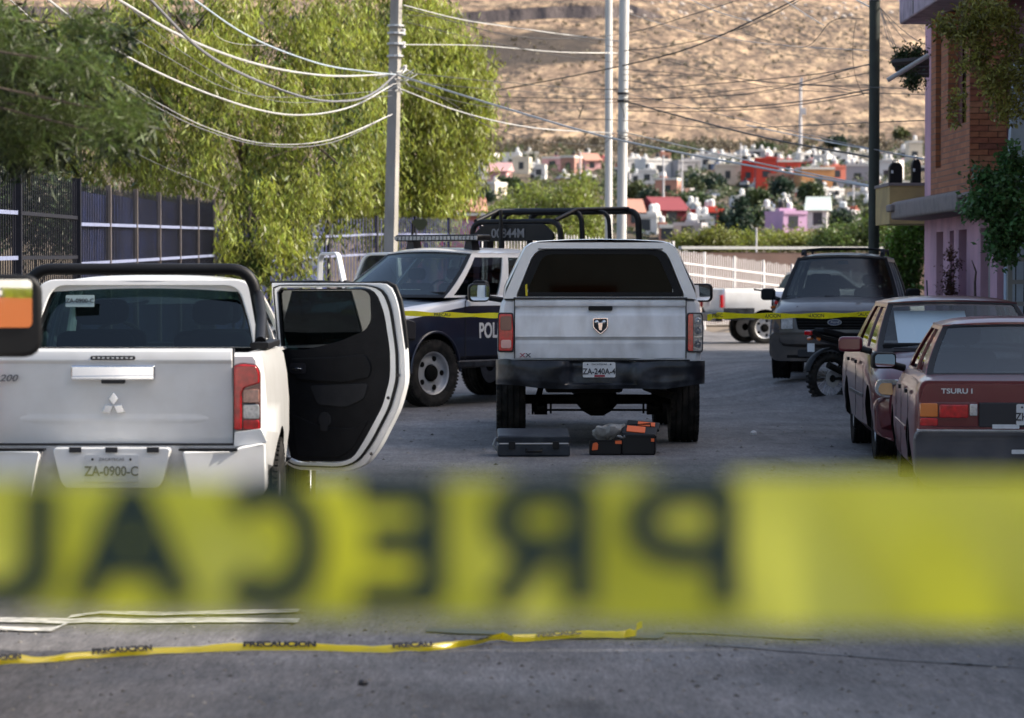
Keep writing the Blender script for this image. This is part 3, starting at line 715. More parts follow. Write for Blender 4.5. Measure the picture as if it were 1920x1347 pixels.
    def rim_at(poly, d):
        best = 0
        for i in range(len(poly)):
            a, b = Vector(poly[i]), Vector(poly[(i + 1) % len(poly)]); ee = b - a; den = d.x * ee.y - d.y * ee.x
            if abs(den) < 1e-9: continue
            t = ((a.x - oo.x) * ee.y - (a.y - oo.y) * ee.x) / den; s = ((a.x - oo.x) * d.y - (a.y - oo.y) * d.x) / den
            if t > best and -1e-4 <= s <= 1.0001: best = t
        return oo + d * best
    dirs = [Vector((math.cos(2 * PI * i / 96), math.sin(2 * PI * i / 96))) for i in range(96)]
    A = [tuple(rim_at(out, d)) for d in dirs]; B = [tuple(rim_at(ins, d)) for d in dirs]
    Bm = [tuple(Vector(a) * .5 + Vector(b) * .5) for a, b in zip(A, B)]
    MB().ring(A, Bm, -.01, .05).build('door_edge', w, e, 40, bevel=.012, seg=3)
    MB().ring([tuple(Vector(a) * .56 + Vector(b) * .44) for a, b in zip(A, B)], [tuple(Vector(a) * .42 + Vector(b) * .58) for a, b in zip(A, B)], -.028, .0).build('door_weatherstrip', M['plastic'], e, 40, bevel=.006)
    MB().ring([tuple(Vector(a) * .46 + Vector(b) * .54) for a, b in zip(A, B)], B, -.022, .03).build('inner_frame', w, e, 40, bevel=.008)
    C_ = [tuple(rim_at(band(ins, .985, .985), d)) for d in dirs]
    # inner trim with the window opening
    o2 = Vector(q(610, 598))
    def rim2(poly, d, o):
        best = 0
        for i in range(len(poly)):
            a, b = Vector(poly[i]), Vector(poly[(i + 1) % len(poly)]); ee = b - a; den = d.x * ee.y - d.y * ee.x
            if abs(den) < 1e-9: continue
            t = ((a.x - o.x) * ee.y - (a.y - o.y) * ee.x) / den; s = ((a.x - o.x) * d.y - (a.y - o.y) * d.x) / den
            if t > best and -1e-4 <= s <= 1.0001: best = t
        return o + d * best
    Co = [tuple(rim2(band(ins, .985, .985), d, o2)) for d in dirs]; Ci = [tuple(rim2(hole, d, o2)) for d in dirs]
    MB().ring(Co, Ci, -.016, .03).build('door_trim', M['interior'], e, 40, bevel=.008)
    MB().slab(hole, .008, .012).build('door_window', M['g_door'], e, 0)
    ar = rpoly([q(548, 672), q(640, 668), q(692, 662), q(704, 684), q(700, 706), q(650, 716), q(560, 712)], .03)
    MB().slab(ar, -.032, -.01).build('armrest', M['interior'], e, 35, bevel=.012, seg=3)
    po = rpoly([q(585, 722), q(698, 716), q(690, 745), q(655, 762), q(600, 758)], .03)
    MB().slab(po, -.026, -.01).build('door_pull', M['seat'], e, 35, bevel=.01)
    MB().slab(rrect(q(549, 0)[0], q(0, 700)[1], q(580, 0)[0], q(0, 680)[1], .02), -.036, -.03).build('handle_recess', M['ink'], e, 30)
    MB().tube([(q(556, 0)[0], -.045, q(0, 691)[1]), (q(574, 0)[0], -.045, q(0, 692)[1])], .009, 8).build('inner_handle', M['chrome'], e, 60)
    bo = rpoly([q(550, 775), q(610, 800), q(668, 800), q(700, 780), q(668, 838), q(640, 856), q(560, 856)], .04)
    MB().slab(bo, -.024, -.01).build('door_pocket', M['interior'], e, 35, bevel=.01)
    MB().lathe([(-.03, .045), (-.026, .05)], 20, 'Y', (q(615, 0)[0], 0, q(0, 785)[1])).build('speaker', M['seat'], e)
    MB().slab(rrect(q(608, 0)[0], q(0, 806)[1], q(622, 0)[0], q(0, 772)[1], .01), -.036, -.03).build('reflector', M['seat'], e, 30)
    MB().tube([(p[0], .02, p[1]) for p in [q(512, 545), q(507, 532), q(600, 530), q(728, 531), q(742, 537), q(752, 562), q(760, 610), q(764, 650)]], .016, 8).build('outer_seal', M['plastic'], e, 60)
    for (a, b) in ((754, 700), (735, 742), (703, 846)):
        MB().lathe([(-.028, .010), (-.022, .012)], 8, 'Y', (q(a, 0)[0], 0, q(0, b)[1])).build('bolt', M['ink'], e)
    return root

# ---- police pickup
def build_police():
    al = R(144)
    root = thing('police_pickup', 'dark blue and white police pickup with light bar and roll cage, right doors open', 'police pickup', (0, 0, .0), al)
    fw = Vector((-math.sin(al), math.cos(al), 0)); rt = Vector((math.cos(al), math.sin(al), 0))
    wl = P(818, 763, 39.3); wl.z = 0
    root.location = wl - fw * 1.80 + rt * 1.0
    # two tone paint: white above a line along the flank, white bonnet stripe
    m = M['navy'].copy(); m.name = 'police_two_tone_paint'; N = m.node_tree.nodes; L = m.node_tree.links; b = N['Principled BSDF']
    tc = N.new('ShaderNodeTexCoord'); sx = N.new('ShaderNodeSeparateXYZ'); L.new(tc.outputs['Object'], sx.inputs[0])
    cr = N.new('ShaderNodeFloatCurve') if False else N.new('ShaderNodeMapRange')
    cr.inputs[1].default_value = 1.05; cr.inputs[2].default_value = 2.9; cr.inputs[3].default_value = 1.255; cr.inputs[4].default_value = 1.03; L.new(sx.outputs[1], cr.inputs[0])
    g1 = N.new('ShaderNodeMath'); g1.operation = 'GREATER_THAN'; L.new(sx.outputs[2], g1.inputs[0]); L.new(cr.outputs[0], g1.inputs[1])
    ax = N.new('ShaderNodeMath'); ax.operation = 'ABSOLUTE'; L.new(sx.outputs[0], ax.inputs[0])
    g2 = N.new('ShaderNodeMath'); g2.operation = 'GREATER_THAN'; L.new(ax.outputs[0], g2.inputs[0]); g2.inputs[1].default_value = .845
    g3 = N.new('ShaderNodeMath'); g3.operation = 'LESS_THAN'; L.new(ax.outputs[0], g3.inputs[0]); g3.inputs[1].default_value = .26
    g4 = N.new('ShaderNodeMath'); g4.operation = 'LESS_THAN'; L.new(sx.outputs[1], g4.inputs[0]); g4.inputs[1].default_value = 1.25
    a1 = N.new('ShaderNodeMath'); a1.operation = 'MAXIMUM'; L.new(g2.outputs[0], a1.inputs[0]); L.new(g3.outputs[0], a1.inputs[1])
    a2 = N.new('ShaderNodeMath'); a2.operation = 'MAXIMUM'; L.new(a1.outputs[0], a2.inputs[0]); L.new(g4.outputs[0], a2.inputs[1])
    a3 = N.new('ShaderNodeMath'); a3.operation = 'MULTIPLY'; L.new(a2.outputs[0], a3.inputs[0]); L.new(g1.outputs[0], a3.inputs[1])
    mx = N.new('ShaderNodeMix'); mx.data_type = 'RGBA'; L.new(a3.outputs[0], mx.inputs[0]); L.new(b.inputs['Base Color'].links[0].from_socket, mx.inputs[6]); mx.inputs[7].default_value = (.66, .68, .72, 1)
    L.new(mx.outputs[2], b.inputs['Base Color'])
    hw = .99
    truck_body(root, m, hw, 5.8, 1.40, 1.27, -1.77, 1.80, .42, zb=.56, cabf=1.2, bedf=-1.25)
    for s in (-1, 1):
        wheel(root, s * (hw - .125), -1.77, .42, .27, 'steel', rimr=.272, side=s); wheel(root, s * (hw - .125), 1.80, .42, .27, 'steel', rimr=.272, side=s, steer=R(-8))
    wht = M['white']
    greenhouse(root, wht, M['g_side'], 1.50, .62, -.92, -1.10, 1.36, 1.93, .91, .68, [(.055, .43), (.50, .90)], gw=M['g_wind'], roofm=wht, bow=.12, swheel=-1)
    # wheel arch lips, sill, door gaps
    for s in (-1, 1):
        for ay in (-1.77, 1.80):
            MB().tube([(s * (hw + .004), ay + .505 * math.cos(PI * k / 24), .43 + .505 * math.sin(PI * k / 24)) for k in range(25)], .018, 8).build('arch_lip', M['navy'], root, 60)
        MB().box((s * (hw - .03), .1, .52), (.12, 2.5, .10)).build('side_step', M['bumper'], root, 30, bevel=.03)
        for yy in (1.18, .02, -1.12): MB().box((s * (hw + .001), yy, .93), (.006, .012, .78)).build('panel_gap', M['ink'], root, 0)
        for yy in (.20, -.93): MB().box((s * (hw + .02), yy, 1.15), (.03, .17, .035)).build('door_handle', M['plastic'], root, 30, bevel=.01)
        e = sub('headlight', root, (s * .925, 2.42, .97))
        MB().slab(rpoly([(-.18, -.13), (-.18, .10), (.0, .14), (.16, .06), (.20, -.10)], .03), -.10, .05, 'YZ').xform(Matrix.Rotation(s * R(0), 4, 'Z')).build('housing', M['ink'], e, 30, bevel=.02)
        MB().slab(rpoly([(-.12, .00), (-.06, .10), (.04, .11), (.13, .02), (.12, -.02)], .02), s * .052, s * .07, 'YZ').build('indicator', M['amber'], e, 30, bevel=.01)
        MB().slab(rpoly([(-.10, -.10), (-.10, -.02), (.12, -.04), (.17, -.09)], .02), s * .052, s * .07, 'YZ').build('lens', M['clear'], e, 30, bevel=.01)
    MB().slab(rrect(-.58, .78, .58, 1.16, .06), 2.80, 2.93).build('grille_surround', M['navy'], root, 30, bevel=.03)
    for k in range(6): MB().box((0, 2.935, .83 + k * .055), (1.04, .02, .02)).build('grille_bar', M['plastic'], root, 0)
    MB().slab(rrect(-.96, .50, .96, .76, .06), 2.84, 3.04, yf=lambda x, z: -.2 * sst(.6, .96, abs(x))).build('front_bumper', M['plastic'], root, 30, bevel=.03)
    cage = sub('push_bar', root)
    for s in (-1, 1): MB().tube([(s * .35, 3.08, .5), (s * .35, 3.12, 1.1), (s * .33, 3.05, 1.18)], .03, 8).build('upright', M['plastic'], cage, 60)
    for zz in (.75, 1.15): MB().tube([(-.6, 3.09, zz), (.6, 3.09, zz)], .028, 8).build('cross_bar', M['plastic'], cage, 60)
    # driver's side lettering
    t = text('POLICIA', .27, M['wink'], root, (-hw - .006, .90, .93), (R(90), 0, R(-90)), sx=.80, off=.006, align='LEFT')
    # mirrors
    for s in (-1, 1): mirror_arm(root, s, 1.02, 1.45, w=.22, h=.26, reach=.03, xb=hw - .02, shell=M['plastic'])
    # light bar
    lb = sub('light_bar', root, (0, .35, 2.0))
    MB().slab(rrect(-.68, .085, .68, .17, .03), -.15, .15).build('cover', M['plastic'], lb, 30, bevel=.02)
    for k in range(22): MB().box((-.65 + k * .062, .155, .125), (.045, .01, .05)).build('lens', M['clear'], lb, 0)
    for s in (-1, 1): MB().slab(rpoly([(s * .40, -.06), (s * .55, -.06), (s * .52, .09), (s * .43, .09)], .01), -.08, .08).build('foot', M['ink'], lb, 0)
    # roll cage in the bed and the number board
    cg = sub('roll_cage', root)
    def hoop(y, zt, hwid, nm, r=.04, lean=0):
        pts = rpoly([(-hwid - .06, 1.38), (-hwid, zt), (hwid, zt), (hwid + .06, 1.38)], [.01, .16, .16, .01], 6)
        MB().tube([(x, y + lean * (zt - z), z) for x, z in pts], r, 10).build(nm, M['plastic'], cg, 60)
    hoop(-1.28, 2.36, .72, 'front_hoop'); hoop(-1.75, 2.50, .74, 'middle_hoop', .036); hoop(-2.88, 2.52, .90, 'rear_hoop', .045); hoop(-2.2, 2.50, .88, 'bed_hoop', .030)
    for s in (-1, 1): MB().tube([(s * .66, -1.26, 2.37), (s * .66, -1.75, 2.52), (s * .74, -2.88, 2.55)], .032, 8).build('top_rail', M['plastic'], cg, 60)
    MB().tube([(s, -2.2, 2.53) for s in (-.66, .66)], .03, 8).build('cross_rail', M['plastic'], cg, 60)
    MB().slab(rpoly([(-.66, 2.10), (-.66, 2.20), (-.5, 2.33), (.5, 2.33), (.66, 2.20), (.66, 2.10)], .05), -1.25, -1.21).build('number_board', M['plastic'], cg, 30, bevel=.01)
    text('00844M', .17, M['greyink'], cg, (.08, -1.203, 2.20), (R(90), 0, PI), off=.003)
    for s in (-1, 1): MB().box((s * .45, -1.22, 2.0), (.07, .06, .2)).build('board_leg', M['plastic'], cg, 0)
    MB().tube([(.16, -1.15, 2.0), (.16, -1.15, 2.52)], .03, 8, r2=.022).build('antenna', M['plastic'], cg, 60)
    # papers on the dashboard
    for k, (x, y, a) in enumerate(((-.1, 1.2, .3), (.15, 1.16, -.2))):
        MB().box((x, y, 1.46), (.26, .16, .006), a).build('papers', M['plate'], root, 0)
    # open right hand doors
    simple_door(root, 1, 1.12, hw - .02, .60, 1.95, 1.10, R(60), wht, M['interior'], 1.36, None, slantF=.34, slantR=.06)
    simple_door(root, 1, -.02, hw - .02, .60, 1.95, 1.02, R(82), wht, M['interior'], 1.36, M['g_side'], slantF=.05, slantR=.30)
    return root

# ---- dusty SUV facing the camera
def build_suv():
    al = R(171); L = 4.82; hw = .905
    root = thing('parked_suv', 'dusty dark blue SUV with roof rack facing the camera beside the kerb', 'SUV', (0, 0, .2), al)
    fw = Vector((-math.sin(al), math.cos(al), 0)); fc = Vector((4.40, 42.9, .2)); root.location = fc - fw * (L / 2); root.location.z = .2
    p = M['bluegrey']; b = L / 2
    st = [(-b, .5, .98, .82, .76, 0), (-b + .08, .42, 1.05, .89, .83, 0), (-1.3, .38, 1.10, hw, .85, 0), (0, .36, 1.10, hw, .85, 0), (.95, .36, 1.10, hw, .84, .02), (1.35, .38, 1.09, hw, .80, .055), (1.9, .40, 1.04, .90, .76, .06), (b - .16, .42, .97, .875, .74, .05), (b - .05, .46, .93, .83, .72, .03), (b, .5, .84, .76, .68, .01)]
    o = loft(st).build('body', p, root, 32, bevel=.012)
    cut(o, [(MB().lathe([(s * (hw - .4), .43), (s * (hw + .2), .43)], 32, 'X', (0, ay, .39)), M['well']) for s in (-1, 1) for ay in (-1.42, 1.46)])
    for s in (-1, 1):
        for ay in (-1.42, 1.46): wheel(root, s * (hw - .115), ay, .372, .235, side=s)
    greenhouse(root, p, M['g_side'], 1.18, .52, -2.05, -2.25, 1.08, 1.69, .83, .63, [(.05, .30), (.34, .60), (.64, .95)], gw=M['g_dusty'], crown=.05, bow=.10)
    y = b
    def fs(poly, a, c, nm, m, par=root, bev=.01, yf=None): return MB().slab(poly, a, c, yf=yf).build(nm, m, par, 30, bevel=bev)
    cv = lambda x, z: float(np.interp(abs(x), [0, .5, .76, .83, .875, .91], [.02, .01, .0, -.05, -.14, -.26]))
    # facing the camera the image left is +x here
    g = fs(rpoly([(-.50, .70), (-.54, .90), (.54, .90), (.50, .70)], .03), y - .04, y + .012, 'grille', M['well'])
    for k in range(5): MB().box((0, y + .016, .725 + k * .04), (1.0 + .012 * k, .02, .014)).build('grille_slat', p if False else M['plastic'], g, 0)
    oval = [(.095 * math.cos(2 * PI * k / 28), .80 + .042 * math.sin(2 * PI * k / 28)) for k in range(28)]
    bg_ = fs(oval, y + .02, y + .045, 'badge', mat('dusty_blue_badge', (.03, .05, .12), .4, coat=.5), g, .004)
    MB().ring(oval, [(a * .9, .80 + (c - .80) * .86) for a, c in oval], y + .044, y + .05).build('badge_rim', M['steel'], g, 30)
    text('Ford', .05, M['steel'], g, (0, y + .05, .80), (R(90), 0, PI), sx=1.2, shear=.3)
    for s in (-1, 1):
        e = sub('headlight', root)
        sg = lambda pts: [(s * a, c) for a, c in pts]
        fs(sg(rpoly([(.555, .695), (.56, .885), (.86, .90), (.885, .74), (.87, .69)], .02)), y - .06, y - .012, 'housing', M['ink'], e, .01, cv)
        fs(sg(rpoly([(.565, .705), (.57, .875), (.73, .885), (.73, .70)], .02)), y - .02, y + .008, 'lens', mat('hazy_lens', (.50, .50, .50), .25, coat=1, var=.3, vscale=30), e, .01, cv)
        fs(sg(rpoly([(.74, .70), (.74, .885), (.845, .89), (.865, .76), (.855, .70)], .02)), y - .02, y + .008, 'indicator', mat('hazy_amber', (.22, .14, .08), .3, coat=1), e, .01, cv)
    fs(rpoly([(-.905, .34), (-.905, .60), (-.86, .66), (.86, .66), (.905, .60), (.905, .34), (.80, .27), (-.80, .27)], .04), y - .10, y + .07, 'bumper', M['bluegrey'], root, .02, cv)
    fs(rrect(-.5, .33, .5, .43, .03), y + .02, y + .075, 'lower_intake', M['ink'], root, .0)
    for s in (-1, 1):
        mirror_arm(root, s, .98, 1.17, w=.20, h=.165, reach=.015, xb=.90, shell=M['plastic'], glass_dir=-1)
        for ay in (-1.42, 1.46):
            MB().tube([(s * (hw + .004), ay + .45 * math.cos(PI * k / 20), .39 + .45 * math.sin(PI * k / 20)) for k in range(21)], .02, 8).build('arch_lip', M['grey_bumper'], root, 60)
    rk = sub('roof_rack', root)
    for s in (-1, 1):
        MB().tube([(s * .56, .38, 1.75), (s * .56, .25, 1.80), (s * .56, -1.7, 1.80), (s * .56, -1.85, 1.74)], .017, 8).build('side_rail', M['plastic'], rk, 60)
    for yy in (.1, -1.5): MB().tube([(-.56, yy, 1.80), (-.3, yy, 1.82), (.3, yy, 1.82), (.56, yy, 1.80)], .014, 8).build('cross_bar', M['plastic'], rk, 60)
    for s in (-1, 1): MB().slab(rpoly([(.02, 1.72), (.42, 1.72), (.30, 1.81), (.14, 1.81)], .02), s * .53, s * .59, 'YZ').build('rack_foot', M['plastic'], rk, 30)
    MB().tube([(-.62, 1.26, 1.12), (-.1, 1.30, 1.135), (.2, 1.29, 1.15)], .010, 6).build('wiper', M['ink'], root)
    MB().tube([(.05, 1.28, 1.12), (.6, 1.24, 1.125)], .010, 6).build('wiper', M['ink'], root)
    for s in (-1, 1): MB().tube([(s * .52, b - .2, 1.0), (s * .60, 1.25, 1.12)], .016, 6).build('bonnet_crease', p, root, 60)
    MB().box((0, y - 1.0, .30), (1.3, 2.0, .10)).build('underside', M['under'], root, 0)
    st_ = MB().slab(rrect(-.07, -.03, .07, .03, .01), -.002, .002).build('window_sticker', mat('pale_sticker', (.3, .36, .36), .5), root, 0)
    st_.location = (-.02, .60, 1.62); st_.rotation_euler = (R(32), 0, 0)
    return root

# ---- saloon cars
def sedan(root, p, L, hw, zh, zt_, wbse, r, zroof, f0, f1, r1, r0, wb_, wt_, gr, gw, gs, wins, deck, hood, nose, tail, zbelt, seats=True, arches=None, wheelw=.2):
    b = L / 2; y_f, y_r = arches
    st = [(-b, .36, tail, hw - .03, hw - .08, 0), (-b + .06, .26, deck - .02, hw - .02, hw - .08, 0), (-b + .30, .26, deck, hw - .005, hw - .085, .012), (y_r, .24, deck + .02, hw, hw - .09, .012), (r0 - .05, .22, zbelt - .01, hw, hw - .10, .005), (0, .21, zbelt - .01, hw, hw - .09, 0),
          (f0 - .3, .21, zbelt - .02, hw, hw - .09, 0), (f0 + .05, .22, zbelt - .035, hw, hw - .12, .02), (y_f, .24, hood, hw, hw - .15, .045), (b - .45, .24, hood - .07, hw - .005, hw - .15, .045), (b - .15, .26, nose + .03, hw - .04, hw - .17, .03), (b - .02, .32, nose - .06, hw - .12, hw - .22, .01)]
    st.sort(key=lambda q: q[0])
    o = loft(st).build('body', p, root, 32, bevel=.008)
    cut(o, [(MB().lathe([(s * (hw - .36), r * 1.12), (s * (hw + .2), r * 1.12)], 32, 'X', (0, ay, r * 1.03)), M['well']) for s in (-1, 1) for ay in (y_r, y_f)])
    for s in (-1, 1):
        for ay in (y_r, y_f): wheel(root, s * (hw - wheelw / 2 - .055), ay, r, wheelw, side=s)
        MB().box((s * (hw + .002), .02, .55), (.012, b * .72, .035)).build('side_moulding', M['grey_bumper'] if p is M['plum'] else p, root, 30, bevel=.006)
        for yy in (f0 - .28, -.02 * L, r0 + .25): MB().box((s * (hw + .0005), yy, .58), (.004, .010, .50)).build('panel_gap', M['ink'], root, 0)
        for yy in (.0, -.95): MB().box((s * (hw + .008), yy, zbelt - .14), (.02, .13, .03)).build('door_handle', M['plastic'], root, 30)
    greenhouse(root, p, gs, f0, f1, r1, r0, zbelt - .02, zroof, wb_, wt_, wins, gw=gw, gr=gr, crown=.03, bow=.06, seats=seats)
    return root
def build_red_sedan():       # nearest, seen from behind
    al = R(-4.2); L = 4.25; hw = .815
    root = thing('parked_car', 'boxy burgundy saloon seen from behind, cut by the edge of the view', 'car', (0, 0, -.05), al)
    fw = Vector((-math.sin(al), math.cos(al), 0)); rc = Vector((3.70, 22.45, -.05)); root.location = rc + fw * (L / 2)
    sedan(root, M['burg'], L, hw, 0, 0, 2.43, .30, 1.33, 1.0, .45, -.72, -1.33, .70, .53, M['g_dusty'], M['g_wind'], M['g_side'], [(.08, .43), (.48, .80)], .955, .90, .72, .93, .98, arches=(1.38, -1.05), wheelw=.18)
    y = -L / 2
    cv = lambda x, z: float(np.interp(abs(x), [0, .55, .72, .785, .83], [0, .004, .02, .035, .10]))
    def fs(poly, a, c, nm, m, par=root, bev=.008): return MB().slab(poly, a, c, yf=cv).build(nm, m, par, 30, bevel=bev)
    fs(rpoly([(-.79, .60), (-.79, .90), (-.76, .955), (.76, .955), (.79, .90), (.79, .60)], .03), y - .012, y + .07, 'rear_panel', M['burg'])
    fs(rrect(-.70, .80, .70, .806, .002), y - .0145, y, 'boot_gap', M['ink'], bev=0)
    for s in (-1, 1):
        e = sub('tail_lamp', root)
        sg = lambda pts: [(s * a, c) for a, c in pts]
        fs(sg(rrect(.37, .625, .785, .80, .012)), y - .030, y, 'lens', M['darkred'], e)
        fs(sg(rrect(.655, .695, .782, .795, .012)), y - .038, y - .02, 'indicator', M['amber'], e)
        fs(sg(rrect(.655, .632, .782, .688, .012)), y - .037, y - .02, 'brake_lens', M['redlens'], e)
        fs(sg(rrect(.44, .69, .645, .785, .012)), y - .037, y - .02, 'brake_lens', M['redlens'], e)
        fs(sg(rrect(.375, .705, .43, .79, .008)), y - .036, y - .02, 'reverse_lens', M['clear'], e)
    fs(rrect(-.365, .625, .365, .80, .01), y - .020, y, 'number_recess', M['ink'])
    plate(root, 0.05, y - .028, .715, 'ZHA-26-04', w=.30, h=.15)
    text('TSURU I', .050, M['wink'], root, (-.52, y - .016, .88), sx=1.25, off=.001, align='CENTER')
    fs(rpoly([(-.82, .29), (-.825, .55), (-.80, .60), (.80, .60), (.825, .55), (.82, .29), (.74, .20), (-.74, .20)], .03), y - .12, y + .05, 'bumper', M['grey_bumper'], bev=.02)
    fs(rrect(-.80, .592, .80, .607, .004), y - .124, y + .03, 'bumper_trim', M['steel'], bev=.003)
    fs(rrect(-.27, .615, -.08, .645, .003), y - .042, y - .036, 'reflective_strip', M['plate'], bev=0)
    fs(rrect(-.14, .44, .10, .47, .003), y - .128, y - .121, 'reflective_strip', M['plate'], bev=0)
    for s in (-1, 1): mirror_arm(root, s, .78, 1.02, w=.20, h=.135, reach=.03, xb=hw - .03, shell=M['plastic'])
    MB().box((0, .2, .22), (1.3, 3.4, .08)).build('underside', M['under'], root, 0)
    return root
def build_plum_sedan():      # facing the camera behind the boxy one
    al = R(178); L = 4.5; hw = .855
    root = thing('parked_car', 'rounded burgundy saloon facing the camera with a white sunshade in its windscreen', 'car', (0, 0, 0), al)
    fw = Vector((-math.sin(al), math.cos(al), 0)); fc = Vector((4.03, 27.45, 0)); root.location = fc - fw * (L / 2)
    sedan(root, M['plum'], L, hw, 0, 0, 2.6, .31, 1.40, 1.12, .42, -.95, -1.62, .755, .59, M['g_dusty'], M['g_clear'], M['g_side'], [(.08, .42), (.47, .84)], .98, .93, .74, .95, .98, arches=(1.38, -1.28), seats=False)
    b = L / 2
    cv = lambda x, z: float(np.interp(abs(x), [0, .4, .72, .80, .86], [.02, .01, -.03, -.13, -.30]))
    def fs(poly, a, c, nm, m, par=root, bev=.01): return MB().slab(poly, a, c, yf=cv).build(nm, m, par, 30, bevel=bev)
    fs(rpoly([(-.84, .26), (-.85, .50), (-.82, .585), (.82, .585), (.85, .50), (.84, .26), (.7, .2), (-.7, .2)], .04), b - .14, b + .07, 'bumper', M['plum'], bev=.025)
    fs(rrect(-.36, .60, .36, .70, .03), b - .08, b + .03, 'grille', M['ink'])
    for s in (-1, 1):
        e = sub('headlight', root); sg = lambda pts: [(s * a, c) for a, c in pts]
        fs(sg(rpoly([(.42, .595), (.44, .70), (.66, .745), (.82, .74), (.84, .66), (.83, .60)], .03)), b - .10, b + .02, 'lens', M['clear'], e, .012)
        fs(sg(rpoly([(.70, .61), (.71, .715), (.80, .71), (.82, .65), (.80, .61)], .02)), b + .021, b + .03, 'indicator', mat('pale_amber', (.40, .20, .07), .2, coat=1), e, .004)
        mirror_arm(root, s, .80, 1.02, w=.22, h=.14, reach=.03, xb=hw - .03, shell=M['burg'])
    MB().tube([(-.55, 1.16, .985), (.05, 1.20, .995)], .010, 6).build('wiper', M['ink'], root)
    MB().tube([(.05, 1.17, .985), (.6, 1.14, .99)], .010, 6).build('wiper', M['ink'], root)
    MB().tube([(.1, -.9, 1.43), (.1, -.98, 1.60)], .008, 6).build('aerial', M['ink'], root)
    MB().box((0, 0, .24), (1.3, 3.6, .08)).build('underside', M['under'], root, 0)
    # sunshade
    sh = thing('sunshade', 'folded white cardboard sunshade behind the windscreen of the burgundy saloon', 'sunshade', root.matrix_basis @ Vector((0, 0, 0)), al)
    sh.location = root.location
    for k in range(4):
        a, c = .54 - k * .165, .54 - (k + 1) * .165
        def fn(u, v, a=a, c=c, k=k):
            x = a + (c - a) * u; t = .06 + .80 * v; zz = .97 + .41 * t
            return (x, 1.02 - .70 * t - .02 - (.02 if (k % 2) == 0 else .0) * u - (.02 if k % 2 else 0) * (1 - u), zz)
        MB().grid(fn, 2, 4, thick=(0, -.006, 0)).build('fold', mat('white_cardboard', (.70, .76, .80), .6), sh, 0)
    return root

def build_far_pickup():
    al = R(-78)
    root = thing('pickup_truck', 'bright white pickup parked side on, far off by the white railings', 'pickup truck', (0, 0, 0), al)
    fw = Vector((-math.sin(al), math.cos(al), 0)); w = P(1416, 640, 74); 
    root.location = Vector((w.x, 74.9, .0)) + fw * 1.6
    truck_body(root, M['white'], .93, 5.2, 1.30, 1.1, -1.55, 1.5, .37, zb=.60, bedf=-.9, cabf=1.0)
    for s in (-1, 1):
        wheel(root, s * .80, -1.55, .37, .24, 'steel', side=s, rimr=.25); wheel(root, s * .80, 1.5, .37, .24, 'steel', rimr=.25, side=s)
        MB().box((s * .94, -2.2, .70), (.02, .75, .28)).build('lower_flank', M['bumper'], root, 0)
    greenhouse(root, M['white'], M['g_black'], 1.0, .4, -.55, -.75, 1.26, 1.66, .80, .66, [(.08, .90)], seats=False)
    MB().box((0, -2.66, .62), (1.7, .16, .2)).build('bumper', M['bumper'], root, 30, bevel=.03)
    for s in (-1, 1): MB().box((s * .88, -2.62, 1.0), (.12, .06, .3)).build('tail_lamp', M['redlens'], root, 30, bevel=.01)
    return root
def build_edge_pickup():
    al = R(9)
    root = thing('pickup_truck', 'white pickup at the edge of the view showing its black door mirror', 'pickup truck', (0, 0, -.1), al)
    fw = Vector((-math.sin(al), math.cos(al), 0)); rt = Vector((math.cos(al), math.sin(al), 0)); hw = .97
    mc = P(20, 590, 13.1)      # mirror centre
    ly = 1.02; lx = hw + .05 + .13
    root.location = Vector((mc.x, mc.y, 0)) - fw * ly - rt * lx; root.location.z = -.1
    truck_body(root, M['white'], hw, 5.6, 1.32, 1.2, -1.7, 1.75, .40, zb=.56, cabf=1.2, bedf=-1.25)
    for s in (-1, 1):
        wheel(root, s * .85, -1.7, .40, .26, side=s); wheel(root, s * .85, 1.75, .40, .26, side=s)
        MB().tube([(s * (hw + .004), -1.7 + .49 * math.cos(PI * k / 20), .43 + .49 * math.sin(PI * k / 20)) for k in range(21)], .02, 8).build('arch_lip', M['white'], root, 60)
    greenhouse(root, M['white'], M['g_side'], 1.42, .62, -.92, -1.08, 1.30, 1.88, .89, .68, [(.06, .43), (.50, .90)], gw=M['g_wind'])
    mirror_arm(root, 1, ly, mc.z + .1 - .005, w=.26, h=.345, reach=.05, xb=hw, tow=True, split=True)
    mirror_arm(root, -1, ly, mc.z + .1, w=.26, h=.345, reach=.05, xb=hw, tow=True, split=True)
    MB().box((0, -2.84, .64), (1.85, .16, .2)).build('bumper', M['steel'], root, 30, bevel=.03)
    for s in (-1, 1): MB().box((s * .90, -2.80, 1.05), (.12, .05, .36)).build('tail_lamp', M['redlens'], root, 30, bevel=.01)
    return root, mc, al
